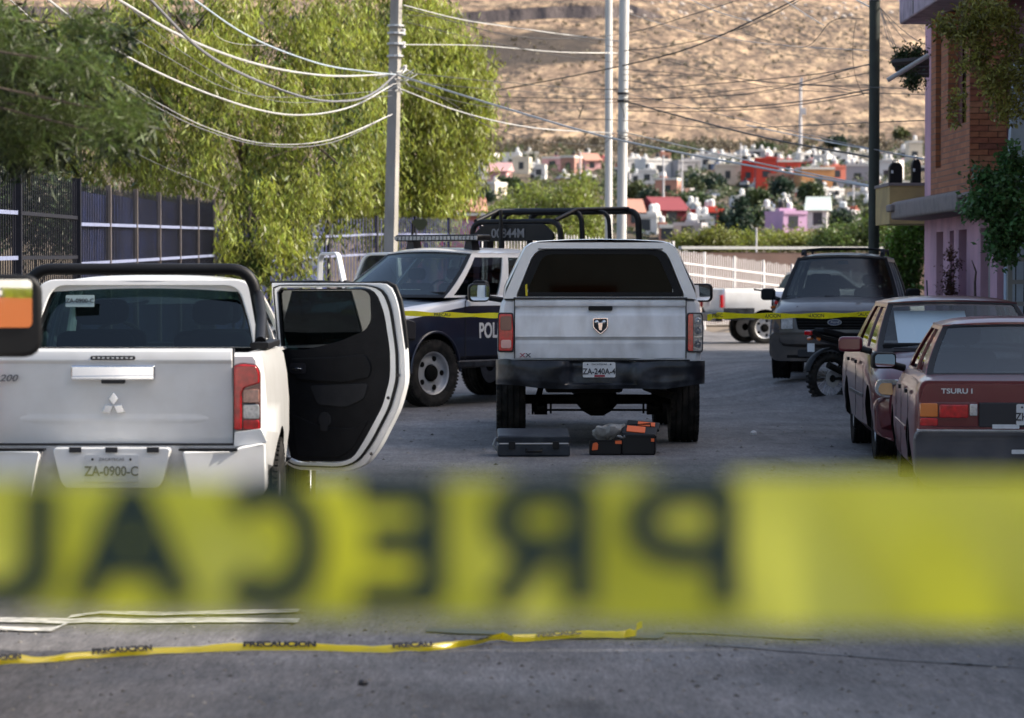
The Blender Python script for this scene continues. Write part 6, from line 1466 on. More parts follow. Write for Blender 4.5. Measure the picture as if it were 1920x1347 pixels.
LMK = [(1404, 330, 'red house with grey windows'), (1436, 328, 'tallest red house'), (1480, 320, 'red house with pale parapet'), (1534, 340, 'wide orange brown house'), (1570, 327, 'coral house'), (1609, 332, 'grey house by the dark pole'), (1662, 326, 'white house beside the dark pole'), (1691, 292, 'high white box house'), (1490, 418, 'lilac house'), (1563, 368, 'low white valley shed'), (1388, 410, 'tall dark conifer'), (1300, 378, 'wide grey green valley tree'), (1249, 355, 'orange brick house'), (1213, 334, 'white terrace'), (1249, 300, 'salmon stair tower'), (1293, 318, 'dark grey house row'), (1322, 305, 'white house among antennas'), (1363, 329, 'cream house left of the red row'), (958, 305, 'white stepped house'), (923, 322, 'long grey mauve house'), (1034, 310, 'pink house above the round tree'), (1064, 313, 'tall brick house'), (1112, 311, 'pink low house by the poles'), (1466, 360, 'dark tree in front of the red row'), (1501, 270, 'tall white mast'), (1566, 270, 'dark tree at the hill foot'), (1720, 290, 'pale house next to the pink house'), (1188, 313, 'thick pale pole'), (955, 350, 'bluish tree on the left slope')]
for k in range(210):
    px_ = g.uniform(1290, 1725) if k > 30 else g.uniform(890, 1290); py_ = g.choice([g.uniform(290, 312), g.uniform(300, 325), g.uniform(345, 400)]) if k > 30 else g.uniform(300, 345)
    if px_ < 880 + 30: continue
    col = g.choice([WHT, WHT, WHT, CRM, GRY, PNK, BLU, COR]); w_ = g.uniform(7, 17); h_ = g.uniform(5, 11)
    cn = {WHT: 'white', CRM: 'cream', GRY: 'grey', PNK: 'pink', BLU: 'slate blue', COR: 'coral'}[col]
    mx_, my_ = px_ + w_ / 2, py_ - h_ / 2
    cand = sorted(LMK, key=lambda q: math.hypot(q[0] - mx_, (q[1] - my_) * 1.5))
    for (qx, qy, nm) in cand:
        dx, dy = mx_ - qx, my_ - qy; rel_ = ('just right of' if dx > 0 else 'just left of') if abs(dx) > abs(dy) * 1.3 else ('just below' if dy > 0 else 'just above')
        lb = 'small %s cube house %s the %s' % (cn, rel_, nm)
        if lb not in used_lb and len(lb.split()) <= 16: break
    else: continue
    used_lb.add(lb)
    fill.append(house(px_, px_ + w_, py_ - h_, py_, col, lb, tanks=g.choice([0, 0, 1, 2])))
# trees between the houses
def far_tree(kind, px, py, w, h, label, col, D=None):
    b = Tpoint(px, py) if D is None else P(px, py, D); s = b.y / FPX
    o = thing(kind, label, 'tree', (b.x, b.y, b.z - .3)); W_, H = w * s, h * s; g_ = int(px * 3 + py)
    if kind == 'conifer':
        cs = [(0, 0, H * (.15 + .17 * k), W_ * .5 * (1 - .17 * k), W_ * .5 * (1 - .17 * k), H * .13) for k in range(5)] + [(0, 0, H * .93, W_ * .08, W_ * .08, H * .08)]
    else:
        r_ = random.Random(g_); cs = [(0, 0, H * .6, W_ * .42, W_ * .42, H * .36)] + [(r_.uniform(-.3, .3) * W_, r_.uniform(-.3, .1) * W_, H * r_.uniform(.4, .75), W_ * .22, W_ * .22, H * .2) for _ in range(5)]
    leaves('crown', cs, int(900 + w * h * .9), max(.35, b.y * .00115), leafmat(col, .15, .4), o, .1, g_, spread=max(.5, W_ * .09), width=.6, sub_n=18)
    MB().tube([(0, 0, -.5), (0, 0, H * .6)], W_ * .04 + .05, 6, r2=W_ * .02).build('trunk', M['bark'], o, 60)
DG = (.022, .042, .026); MG = (.045, .07, .026); OG = (.075, .09, .035)
for (k, px_, py_, w_, h_, c, lb) in (
 ('conifer', 1388, 462, 44, 100, DG, 'tall dark conifer in the middle of the valley'), ('conifer', 1358, 462, 36, 72, DG, 'shorter dark conifer left of the tall one'), ('conifer', 1374, 440, 26, 50, DG, 'slim conifer between the two dark ones'),
 ('round_tree', 1216, 404, 40, 56, DG, 'dark round tree right of the two poles'), ('round_tree', 1232, 420, 34, 40, DG, 'dark tree low right of the two poles'), ('round_tree', 1300, 394, 74, 36, MG, 'wide grey green tree among the valley houses'), ('round_tree', 1466, 384, 44, 58, DG, 'dark tree in front of the red row'), ('round_tree', 1520, 388, 44, 52, MG, 'round tree below the orange house'), ('round_tree', 1420, 392, 40, 40, MG, 'bushy tree left of the dark valley tree'),
 ('round_tree', 1578, 424, 44, 34, DG, 'dark round bush right of the lilac house'), ('round_tree', 1340, 360, 40, 34, DG, 'dark trees beneath the cream house'), ('round_tree', 1310, 356, 36, 30, DG, 'dark tree beneath the grey house row'), ('round_tree', 905, 390, 30, 40, DG, 'dark slim tree at the foot of the left slope'), ('round_tree', 955, 372, 60, 44, MG, 'bluish green tree on the left slope'), ('round_tree', 880, 400, 26, 46, OG, 'olive tree beside the weeping tree'),
 ('round_tree', 1566, 284, 44, 30, DG, 'dark tree at the hill foot near the tall mast'), ('round_tree', 1435, 292, 36, 26, MG, 'grey green tree at the hill foot'), ('round_tree', 1250, 300, 34, 24, OG, 'olive scrub tree at the hill foot'), ('round_tree', 1690, 262, 30, 22, OG, 'lone shrub on the lower slope right of the dark pole'), ('round_tree', 1500, 420, 40, 34, OG, 'olive tree left of the lilac house'), ('round_tree', 1420, 424, 44, 34, MG, 'tree below the valley road'), ('round_tree', 1195, 385, 40, 46, OG, 'yellowish tree right of the pale poles'), ('round_tree', 1640, 430, 60, 50, OG, 'olive tree behind the dark pole')):
    far_tree(k, px_, py_, w_, h_, lb, c)
# scrub on the hill and below it
cs = []
g = random.Random(4)
for k in range(1500):
    px_ = g.uniform(860, 1760); py_ = g.choice([g.uniform(20, 275), g.uniform(268, 290), g.uniform(40, 150)]); b = Tpoint(px_, py_, 560); r_ = g.uniform(.25, 1.0) * (2.2 if py_ > 262 else 1)
    cs.append((b.x, b.y, b.z + r_ * .3, r_, r_, r_ * .5))
tag(leaves('hill_scrub', cs, 40000, .6, leafmat((.13, .11, .075), .1, .4), None, .1, 31, spread=.4, width=.5, sub_n=14), 'low dark scrub dotted over the dry hillside', 'scrub', kind='stuff')
cs = []
for k in range(420):
    px_ = g.uniform(870, 1740); py_ = g.uniform(290, 470); b = Tpoint(px_, py_); r_ = g.uniform(.8, 2.2) * b.y / 420; cs.append((b.x, b.y, b.z + r_ * .4, r_, r_, r_ * .6))
tag(leaves('valley_scrub', cs, 42000, .45, leafmat((.065, .085, .035), .15, .45), None, .1, 32, spread=.5, width=.5, sub_n=16), 'green undergrowth between the houses of the valley', 'scrub', kind='stuff')
rk = MB()
for k in range(60):
    px_ = g.uniform(1130, 1720); py_ = g.uniform(2, 40); b = Tpoint(px_, py_, 560); r_ = g.uniform(.3, 1.1); rk.lathe([(0, r_), (r_ * .5, r_ * .8), (r_ * .9, r_ * .3), (r_, .01)], 7, 'Z', (b.x, b.y, b.z))
tag(rk.build('boulders', mat('pale_rock', (.42, .37, .33), .9), None, 20), 'pale boulders strewn along the top of the hill', 'boulders', kind='stuff')
# ------------------------------------------------------------------ the pink and brick house on the right
PINK = mat('pink_plaster', (.60, .34, .42), .9, var=.1, vscale=2, dirt=(.18, .14, .18), dirtamt=.6, dscale=1.6, bump=.2, stretch=(1, 1, .5))
PINK_SHADE = mat('shaded_pink_paint', (.26, .10, .22), .85, var=.15, vscale=3)  # darker pink puts the shade of the recesses into their colour
LILP = mat('lilac_slab_paint', (.42, .34, .42), .9, var=.1, dirt=(.08, .08, .09), dirtamt=.7, dscale=3)
CONC = mat('stained_concrete', (.24, .20, .19), .9, var=.2, vscale=4, dirt=(.07, .06, .06), dirtamt=.7, dscale=4, bump=.5)
def brickmat(c1, c2, mortar, name):
    m = bpy.data.materials.new(name); m.use_nodes = True; N = m.node_tree.nodes; L = m.node_tree.links; b = N['Principled BSDF']; b.inputs['Roughness'].default_value = .9
    tc = N.new('ShaderNodeTexCoord'); sx = N.new('ShaderNodeSeparateXYZ'); cx = N.new('ShaderNodeCombineXYZ'); L.new(tc.outputs['Object'], sx.inputs[0])
    ad = N.new('ShaderNodeMath'); ad.operation = 'ADD'; L.new(sx.outputs[0], ad.inputs[0]); L.new(sx.outputs[1], ad.inputs[1]); L.new(ad.outputs[0], cx.inputs[0]); L.new(sx.outputs[2], cx.inputs[1])
    br = N.new('ShaderNodeTexBrick'); br.inputs['Scale'].default_value = 1; br.inputs['Brick Width'].default_value = .25; br.inputs['Row Height'].default_value = .08; br.inputs['Mortar Size'].default_value = .008
    br.inputs['Color1'].default_value = (*c1, 1); br.inputs['Color2'].default_value = (*c2, 1); br.inputs['Mortar'].default_value = (*mortar, 1); L.new(cx.outputs[0], br.inputs['Vector']); L.new(br.outputs['Color'], b.inputs['Base Color'])
    bp = N.new('ShaderNodeBump'); bp.inputs['Strength'].default_value = .8; bp.inputs['Distance'].default_value = .01; bp.invert = True; L.new(br.outputs['Fac'], bp.inputs['Height']); L.new(bp.outputs[0], b.inputs['Normal'])
    return m
BM = brickmat((.40, .15, .07), (.27, .095, .045), (.18, .10, .07), 'red_brickwork')
hs = thing('street_house', 'pink plastered house with projecting red brick bay, right edge', 'house', (6.55, 50, 0))
o_ = hs.location
def hb(name, x0, x1, y0, y1, z0, z1, m, bev=0, par=None):
    return MB().box(((x0 + x1) / 2 - o_.x, (y0 + y1) / 2 - o_.y, (z0 + z1) / 2), (abs(x1 - x0), abs(y1 - y0), abs(z1 - z0))).build(name, m, par or hs, 0, bevel=bev)
fD = lambda px, x=6.55: x * FPX / (px - 960)
ops = [(fD(1768), fD(1755)), (fD(1788), fD(1780)), (fD(1812), fD(1797)), (fD(1856), fD(1838))]   # openings along the street front (near, far)
ops = sorted(ops); zo = 2.30; y_ = 42.5
hb('wall', 6.551, 10.5, 42.5, 50, 2.62, 7.4, PINK)
for (a, b_) in ops + [(50, 50)]:
    hb('wall', 6.55, 6.85, y_, a if a < 50 else 50, 0, 2.62, PINK); y_ = b_
for i, (a, b_) in enumerate(ops):
    hb('lintel', 6.553, 6.85, a, b_, zo, 2.62, PINK)
    hb('jamb', 6.78, 6.84, a, b_, 0, zo, PINK_SHADE if i in (1, 2) else M['ink'])
    if i == 3: hb('door', 6.70, 6.76, a + .1, b_ - .1, 0, zo - .05, mat('cream_door', (.50, .46, .36), .6)); hb('door_glass', 6.685, 6.70, a + .35, a + .5, .9, zo - .2, M['ink'])
    if i in (1, 2): hb('window_bar', 6.62, 6.65, (a + b_) / 2 - .02, (a + b_) / 2 + .02, .3, zo, M['fencewhite'])
    if i == 0: hb('drain_pipe', 6.56, 6.66, a + .1, a + .2, 0, zo, M['concrete'])
hb('wall', 6.86, 10.5, 49.7, 49.995, 0, 2.62, PINK); hb('wall', 6.86, 10.5, 42.5, 42.8, 0, 2.62, PINK)
MB().slab(rpoly([(0, 0), (.0, .26), (.12, .30), (.55, .26), (.55, -.02)], .05), 42.9 - o_.y, 50.3 - o_.y, 'XZ').build('ledge', CONC, hs, 30, loc=(-.50, 0, 2.52), bevel=.02)
MB().box((-.36, .1, 2.70), (.42, .6, .12)).build('ledge_end', CONC, hs, 0, bevel=.03)
# brick bay
bx0, bx1, by0, by1, bz0, bz1 = 6.10, 6.549, 42.02, 45.9, 2.76, 5.32
bD = lambda px: bx0 * FPX / (px - 960)
zpy = lambda py, D: CAMH + (YH - py) * D / FPX
ysl = sorted([bD(1763), bD(1753)]); yw = sorted([bD(1810), bD(1776)])
zsl = zpy(317, 45.4); zw = zpy(238, 43.6)
bay = hb('brick_bay', bx0 + .14, bx1, by0 + .03, by1, bz0 + .02, bz1, mat('dark_red_paint', (.10, .025, .022), .8, var=.2))
for (a, b_, c, d) in ((by0 + .015, yw[0], bz0, bz1), (yw[0], yw[1], bz0, zw), (yw[1], ysl[0], bz0, bz1), (ysl[0], ysl[1], bz0, zsl), (ysl[1], by1, bz0, bz1)):
    hb('brick_pier', bx0, bx0 + .15, a, b_, c + (.0 if c == bz0 else 0), d, BM, 0, bay)
hb('window_frame', bx0 + .10, bx0 + .135, yw[0] + .02, yw[0] + .07, zw, bz1, M['ink'], 0, bay); hb('window_pane', bx0 + .115, bx0 + .12, yw[0] + .07, yw[1] - .6, zw, bz1 - .3, M['g_black'], 0, bay)
# bricks of the end of the bay that faces the camera, laid one by one
bricks = [mat('brick_%s' % 'abcd'[i], c, .9, var=.25, vscale=9, bump=.4) for i, c in enumerate(((.33, .12, .06), (.27, .09, .05), (.36, .15, .08), (.20, .07, .045)))]
hb('mortar_bed', bx0 + .004, 6.60, by0 + .004, by0 + .03, bz0, bz1, mat('mortar', (.11, .07, .06), .95), 0, bay)
bme = {}
def brickobj(xa, xb, z, k):
    key = (round(xb - xa, 3), k)
    if key not in bme:
        o = MB().box((0, 0, 0), (xb - xa - .010, .03, .070)).build('brick', bricks[k], bay, 0); bme[key] = o
    else: o = cp1(bme[key], bay)
    o.location = ((xa + xb) / 2 - o_.x, by0 - .004 + rng.uniform(-.003, .003) - o_.y, z + .04)
z = bz0; r_ = 0
while z < bz1 - .05:
    xsb = [bx0, bx0 + .25, bx0 + .50] if r_ % 2 == 0 else [bx0, bx0 + .125, bx0 + .375, bx0 + .50]
    for i in range(len(xsb) - 1): brickobj(xsb[i], xsb[i + 1], z, int(rng.integers(4)))
    z += .08; r_ += 1
hb('bay_sill', bx0 - .03, 6.56, by0 - .03, by1 + .03, bz0 - .07, bz0 - .003, CONC, .02)
hb('roof_slab', 5.72, 10.5, 41.9, 46.6, 5.34, 6.9, LILP, .03)
hb('slab_joint', 5.712, 5.72, 44.95, 45.0, 5.36, 6.9, M['ink'])
# eave of old boards with plants on it
ev = thing('wooden_eave', 'sagging eave of weathered boards and poles on the far side of the brick bay', 'eave', (6.5, 47.4, 4.4))
for i in range(5):
    a = P(1672 + i * 3, 118 + i * 5, 47.2 + i * .35); b_ = P(1742, 112 + i * 7, 47.2 + i * .35)
    MB().tube([a - ev.location, b_ - ev.location], .035 if i % 2 else .05, 4).build('plank', mat('weathered_board', (.07, .065, .06), .9) if i == 0 else bpy.data.materials['weathered_board'], ev, 0)
a, b_ = P(1664, 151, 46.8), P(1741, 104, 46.8); MB().tube([a - ev.location, b_ - ev.location], .035, 8).build('pole', M['paleconc'], ev, 60)
bush('potted_plant', 'ragged plant growing on the wooden eave', 'plant', [(1700, 106, 18, 12), (1722, 100, 14, 14), (1712, 150, 18, 9), (1690, 112, 10, 8)], 47.5, 1500, (.035, .06, .02), .07, 41, base=4.3, spread=.12, trunk=False)
# yellow parapet with black containers
a, b_ = P(1668, 348, 52.5), P(1740, 420, 52.5)
yp = thing('yellow_house', 'yellow plastered upper wall beyond the pink house with black containers on it', 'building', ((a.x + b_.x) / 2, 52.5, 0))
yh_ = a.z - b_.z
MB().box((.5, 1.0, (a.z + b_.z) / 2), (1.0 + b_.x - a.x, 2, yh_)).build('wall', mat('yellow_plaster', (.42, .30, .13), .9, var=.12, vscale=2, dirt=(.2, .15, .09), dirtamt=.5), yp, 0)
MB().box((.5, 1.0, a.z + .02), (1.04 + b_.x - a.x, 2.04, .05)).build('coping', CONC, yp, 0)
MB().box((1.1, 1.2, b_.z / 2), (.5, 1.4, b_.z)).build('support_wall', CONC, yp, 0)
for i, (x0_, x1_, yt) in enumerate(((1676, 1701, 308), (1719, 1736, 302))):
    p0, p1 = P(x0_, yt, 52.3), P(x1_, 347, 52.3); w_ = p1.x - p0.x; h_ = p0.z - p1.z
    e = thing('water_container', 'black plastic container on the yellow wall, %s' % ('nearer the dark pole' if i == 0 else 'half hidden by the pink house'), 'container', ((p0.x + p1.x) / 2, 53.0, a.z + .05))
    MB().slab(rpoly([(-w_ / 2, 0), (-w_ / 2, h_ * .8), (-w_ * .3, h_), (w_ * .3, h_), (w_ / 2, h_ * .8), (w_ / 2, 0)], .03), -.1, .1).build('tank', M['plastic'], e, 30, bevel=.02)
    MB().tube([(-w_ * .2, 0, h_), (-w_ * .2, 0, h_ + .04), (w_ * .2, 0, h_ + .04), (w_ * .2, 0, h_)], .012, 6).build('handle', M['plastic'], e, 60)
    MB().box((-w_ * .3, -.105, h_ * .55), (.035, .01, .05)).build('tag', M['plate'], e, 0)
# next house nearer the camera
nh = thing('street_house', 'pale blue and brick house cut by the right edge, behind the climbing plants', 'house', (6.4, 41, 0)); o_ = nh.location
PB = mat('pale_blue_plaster', (.36, .42, .50), .85, var=.08, dirt=(.2, .22, .25), dirtamt=.4)
m_ = MB().slab([(.02, 0), (.02, 2.2), (.06, 3.2), (.12, 4.4), (.30, 4.4), (.22, 0)], -.1, .1, 'XZ'); m_.build('pilaster', PB, nh, 0)
MB().box((1.35, -.08, 3.55), (2.1, .25, 1.9)).build('brick_front', BM, nh, 0)
MB().box((1.35, -.25, 2.55), (2.15, .5, .14)).build('ledge', CONC, nh, 0)
MB().box((1.35, .4, 1.2), (2.1, .2, 2.4)).build('dark_porch', M['ink'], nh, 0)
gt = thing('metal_gate', 'grey tubular metal gate leaf below the climbing plants at the right edge', 'gate', (X(1893, 40.3), 40.3, .1))
zt_ = zpy(487, 40.3) - .1
for (z0_) in (zt_, zpy(529, 40.3) - .1, zpy(570, 40.3) - .1, .2): MB().box((.55, 0, z0_), (1.1, .05, .055)).build('rail', M['fencewhite'] if False else mat('grey_gate_paint', (.24, .24, .24), .5) if 'grey_gate_paint' not in bpy.data.materials else bpy.data.materials['grey_gate_paint'], gt, 0)
for x_ in (0, 1.1): MB().box((x_, 0, zt_ / 2), (.06, .056, zt_ + .05)).build('stile', bpy.data.materials['grey_gate_paint'], gt, 0)
for k in range(9): MB().tube([(.12 * k + .08, .02, .2), (.12 * k + .08, .02, zt_)], .008, 5).build('bar', M['plastic'], gt, 60)
a, b_ = P(1888, 424, 40.2), P(1925, 452, 40.2); o = thing('brace', 'white slanting brace above the metal gate', 'brace', a); MB().tube([(0, 0, 0), b_ - a], .03, 6).build('bar', M['fencewhite'], o, 60)
# climbers and plants
YG = (.20, .19, .05)
bush('climbing_plant', 'tangled yellow green bougainvillea hanging over the brick bay', 'plant', [(1865, 40, 46, 40), (1905, 120, 40, 60), (1835, 90, 22, 30), (1870, 150, 36, 36), (1800, 120, 18, 18), (1797, 60, 30, 22), (1795, 190, 14, 32), (1770, 50, 18, 12), (1890, 200, 34, 20), (1840, 20, 40, 24), (1800, 230, 10, 16)], 39.6, 7500, YG, .075, 42, base=0, spread=.12, hang=.25, width=.35, trunk=False)
bush('climbing_plant', 'darker leafy climber above the metal gate', 'plant', [(1860, 380, 30, 18), (1885, 350, 34, 26), (1900, 420, 34, 40), (1868, 440, 14, 34), (1905, 300, 26, 24), (1830, 385, 20, 14), (1885, 470, 18, 12), (1840, 330, 16, 10)], 39.4, 6500, (.065, .13, .045), .085, 43, base=0, spread=.14, hang=.2, width=.5, trunk=False)
bush('flowering_plant', 'thin red flowered plant against the pink wall', 'plant', [(1778, 545, 12, 10), (1782, 515, 7, 22), (1790, 500, 6, 8), (1784, 475, 4, 12)], 45.0, 800, (.10, .05, .03), .05, 44, base=0, spread=.10, width=.45)
a = P(1822, 488, 43.2); o = thing('bare_stem', 'dark bare crooked stem against the pink wall right of the flowered plant', 'plant', (P(1832, 550, 43.2).x, 43.2, .1)); MB().tube([(0, 0, 0), P(1828, 530, 43.2) - o.location, P(1830, 510, 43.2) - o.location, a - o.location], [.02, .018, .014, .006], 6).build('stem', M['bark'], o, 60)
# street houses on the right outside the view; heights and gaps set to shade the street
def plain_house(label, x0, x1, y0, y1, h, col, name='street_house', rz=0):
    o = thing(name, label, 'house', ((x0 + x1) / 2, (y0 + y1) / 2, 0), rz); w_, d_ = x1 - x0, y1 - y0
    MB().box((0, 0, h / 2), (w_, d_, h)).build('wall', mat('plaster_' + str(len(bpy.data.materials)), col, .85, var=.1, dirt=(.2, .18, .16), dirtamt=.4), o, 0)
    MB().box((0, 0, h + .15), (w_ + .2, d_ + .2, .3)).build('roof_edge', CONC, o, 0)
    for k in range(int(d_ / 2.6)):
        for z_ in ((1.5, 4.4) if h > 5 else (1.5,)):
            for sx_ in (-1,): MB().box((sx_ * (w_ / 2 + .01), -d_ / 2 + 1.4 + k * 2.6, z_), (.06, 1.1, 1.3)).build('window', M['ink'], o, 0)
    return o
plain_house('cream house in the row right of the street, outside the view, nearest', 7.3, 14, -3, 6, 6.3, (.5, .45, .35)); plain_house('terracotta house in the row right of the street, outside the view', 7.3, 14, 6.2, 15, 6.9, (.35, .2, .13)); plain_house('white house in the row right of the street, outside the view', 7.3, 14, 15.2, 24, 6.0, (.6, .6, .58))
plain_house('blue house in the row right of the street, outside the view', 7.3, 14, 24.2, 33, 6.7, (.2, .28, .4)); plain_house('ochre house in the row right of the street, outside the view', 7.3, 14, 33.2, 40.3, 7.8, (.45, .3, .12)); plain_house('unseen grey house added behind the pink one to shade the road', 9.6, 17, 50.1, 68, 7.8, (.4, .4, .4))  # grey house added out of sight to shade the road further on
plain_house('unseen tall dark red house added behind the pale blue one for shade', 7.3, 14, 40.4, 42.4, 7.6, (.25, .1, .07))  # added to close a sunlit gap in the shading row
ow = thing('orange_wall', 'low orange garden wall reflected in the truck mirror', 'wall', (1.6, -10, 0), R(-10)); MB().box((0, 0, .70), (1.5, .25, 1.40)).build('wall', mat('orange_wall_paint', (.62, .17, .04), .8), ow, 0)
plain_house('white house behind the orange wall, reflected in the truck mirror', -2.5, 6.9, -17, -12, 6, (.75, .76, .72), rz=R(-25))

# ------------------------------------------------------------------ vehicles
build_open_truck(); build_cap_truck(); build_police(); build_suv(); build_red_sedan(); build_plum_sedan(); build_far_pickup(); build_edge_pickup()
motorcycle('parked_motorcycle', 'black trail motorcycle with knobbly tyres between the SUV and the burgundy cars', (X(1556, 40.0) + .60, 40.36, 0), R(-62), M['plastic'], s=.98)
motorcycle('parked_motorcycle', 'white and red motorcycle half hidden behind the SUV', (X(1466, 53.5), 54.2, .15), R(-4), mat('white_red_fairing', (.6, .58, .58), .35, coat=.5), s=1.1)

# ------------------------------------------------------------------ cases on the road
def at_ground(px, py): return G(px, py)
c = at_ground(1000, 857)
cs_ = thing('equipment_case', 'long blue grey hard case lying on the road behind the capped pickup', 'case', (c.x, c.y + .24, c.z), R(1.5))
w_ = .33
MB().slab(rrect(-w_, 0, w_, .115, .02), -.21, .21).build('lower_shell', M['blueplastic'], cs_, 30, bevel=.02, seg=3)
ld = MB().slab(rrect(-w_, .0, w_, .075, .02), -.42, .0).build('lid', M['blueplastic'], cs_, 30, bevel=.022, seg=3, loc=(0, .21, .17)); ld.rotation_euler = (R(7), 0, 0); ld.location = (0, .21, .168)
MB().box((0, -.212, .120), (2 * w_ - .03, .012, .012)).build('rim_seam', M['steel'], cs_, 0)
for x_ in (-.2, .2): MB().slab(rrect(x_ - .03, .07, x_ + .03, .14, .01), -.232, -.21).build('latch', M['plastic'], cs_, 30, bevel=.005)
MB().tube([(-.07, -.215, .07), (-.07, -.24, .05), (.07, -.24, .05), (.07, -.215, .07)], .010, 8).build('handle', M['plastic'], cs_, 60)
MB().tube([(-w_ - .005, -.1, .05), (-w_ - .04, -.1, .10), (-w_ - .02, -.06, .15), (-w_ - .0, .0, .16)], .012, 6).build('corner_strap', M['bag'], cs_, 60)
c = at_ground(1136, 854)
tb = thing('toolbox', 'small open black toolbox with an orange latch, grey bag on it', 'toolbox', (c.x, c.y + .14, c.z), R(-2))
MB().slab(rrect(-.15, 0, .15, .135, .02), -.13, .13).build('tray', M['blackbox'], tb, 30, bevel=.015)
MB().slab(rpoly([(-.125, .045), (-.07, .05), (-.065, .10), (-.08, .12), (-.115, .11)], .008), -.15, -.13).build('latch', M['orange'], tb, 30, bevel=.004)
MB().box((.12, -.135, .12), (.06, .02, .03)).build('handle_end', M['orange'], tb, 30)
MB().box((0, -.132, .132), (.30, .01, .012)).build('rim', M['plastic'], tb, 0)
bg2 = MB()
def bagf(u, v):
    a = 2 * PI * u; t = PI * v; r = .135 * math.sin(t); n_ = noise.noise(Vector((math.cos(a) * 2.2, math.sin(a) * 2.2, v * 4))) * .05
    return ((r + n_ * math.sin(t)) * math.cos(a) * 1.0 + (v * .02), (r + n_ * math.sin(t)) * math.sin(a) * .8, -.065 * math.cos(t) + .03 * math.cos(a + .9) * math.sin(t) + n_ * .9)
bg2.grid(bagf, 22, 12)
p_ = thing('plastic_bag', 'crumpled grey plastic bag lying on the small toolbox', 'bag', (c.x + .01, c.y + .12, c.z + .205)); o = bg2.build('bag', M['bag'], p_, 25); MB().tube([(.10, -.07, -.03), (.15, -.09, -.045), (.17, -.10, -.03)], .014, 6).build('bag_knot', M['bag'], p_, 60)
c = at_ground(1201, 854)
tb = thing('toolbox', 'bigger closed black toolbox with two orange strips on its lids', 'toolbox', (c.x, c.y + .2, c.z), R(-4))
MB().slab(rrect(-.165, 0, .15, .20, .02), -.19, .19).build('box', M['blackbox'], tb, 30, bevel=.018)
l1 = MB().slab(rrect(-.16, 0, .165, .03, .012), -.16, .0).build('lid', M['blackbox'], tb, 30, bevel=.01, loc=(0, -.03, .235)); l1.rotation_euler = (R(26), R(5), 0)
l2 = MB().slab(rrect(-.13, 0, .175, .03, .012), -.15, .0).build('lid', M['blackbox'], tb, 30, bevel=.01, loc=(.01, .16, .275)); l2.rotation_euler = (R(24), R(5), 0)
MB().box((-.03, -.075, .033), (.17, .11, .010)).build('orange_strip', M['orange'], l1, 30, bevel=.003); MB().box((.05, -.07, .033), (.16, .075, .010)).build('orange_strip', M['orange'], l2, 30, bevel=.003)
MB().box((.125, -.195, .14), (.03, .012, .03)).build('latch', M['orange'], tb, 30); MB().box((0, -.194, .17), (.30, .006, .008)).build('rim', M['plastic'], tb, 0)
MB().tube([(-.1, .0, .24), (-.1, -.0, .27), (.1, .0, .28), (.1, .0, .25)], .010, 6).build('handle', M['plastic'], tb, 60)

# ------------------------------------------------------------------ tapes
def strokes(ch):
    A = lambda cx, cz, rx, rz, a0, a1, n=12: [(cx + rx * math.cos(R(a0 + (a1 - a0) * k / n)), cz + rz * math.sin(R(a0 + (a1 - a0) * k / n))) for k in range(n + 1)]
    return {'P': [[(0, 0), (0, 1)], [(0, 1), (.5, 1)] + A(.52, .72, .48, .28, 90, -90) + [(0, .44)]],
            'R': [[(0, 0), (0, 1)], [(0, 1), (.5, 1)] + A(.52, .74, .46, .26, 90, -90) + [(0, .48)], [(.5, .48), (1, 0)]],
            'E': [[(1, 1), (0, 1), (0, 0), (1, 0)], [(0, .52), (.85, .52)]],
            'C': [A(.52, .5, .50, .5, 48, 312, 22)], 'A': [[(0, 0), (.5, 1), (1, 0)], [(.2, .32), (.8, .32)]],
            'U': [[(0, 1), (0, .35)] + A(.5, .32, .5, .32, 180, 360) + [(1, 1)]]}[ch]
def near_letter(mb, ch, xr, xl, zt, zb, D, wd):
    for st in strokes(ch):
        pts = [Vector((xr - u * (xr - xl), zb - v * (zb - zt))) for u, v in st]
        for i in range(len(pts) - 1):
            a, b = pts[i], pts[i + 1]; d = (b - a).normalized(); n = Vector((-d.y, d.x)) * wd / 2; e = d * wd * .18
            q = [a - e + n, b + e + n, b + e - n, a - e - n]; dd = D + (len(mb.f) % 7) * 1e-5
            mb.add([P(p.x, p.y, dd) for p in q], [(0, 1, 2, 3)])
ND = 1.82
def tf(u, v):
    px_ = -260 + 2440 * u; top = 897 + 6 * math.sin(px_ * .003) ; bot = 1148 + (px_ / 1920) * 36 + 4 * math.sin(px_ * .006)
    return P(px_, bot + (top - bot) * v, ND + .006 * math.sin(px_ * .012 + v * 2) * (1 - v) + .008 * math.sin(px_ * .0045 + 1) * v + .010 * (u - .5))
o = MB().grid(tf, 60, 8).build('barrier_tape', M['tapenear'], None, 60, fixn=False); o0 = Vector(o.data.vertices[0].co); 
tag(o, 'wide yellow tape stretched across right before the camera, blurred, dark mirrored letters', 'tape')
lt = MB()
for ch, xr, xl in (('P', 1358, 1200), ('R', 1088, 940), ('E', 808, 680), ('C', 585, 425), ('A', 335, 160), ('U', 75, -90), ('C', -190, -330)):
    near_letter(lt, ch, xr, xl, 922 + 0, 1118 + (8 if xr > 900 else 0), ND - .010, 60)
lt.build('lettering', M['tapeink'], o, 0, fixn=False)
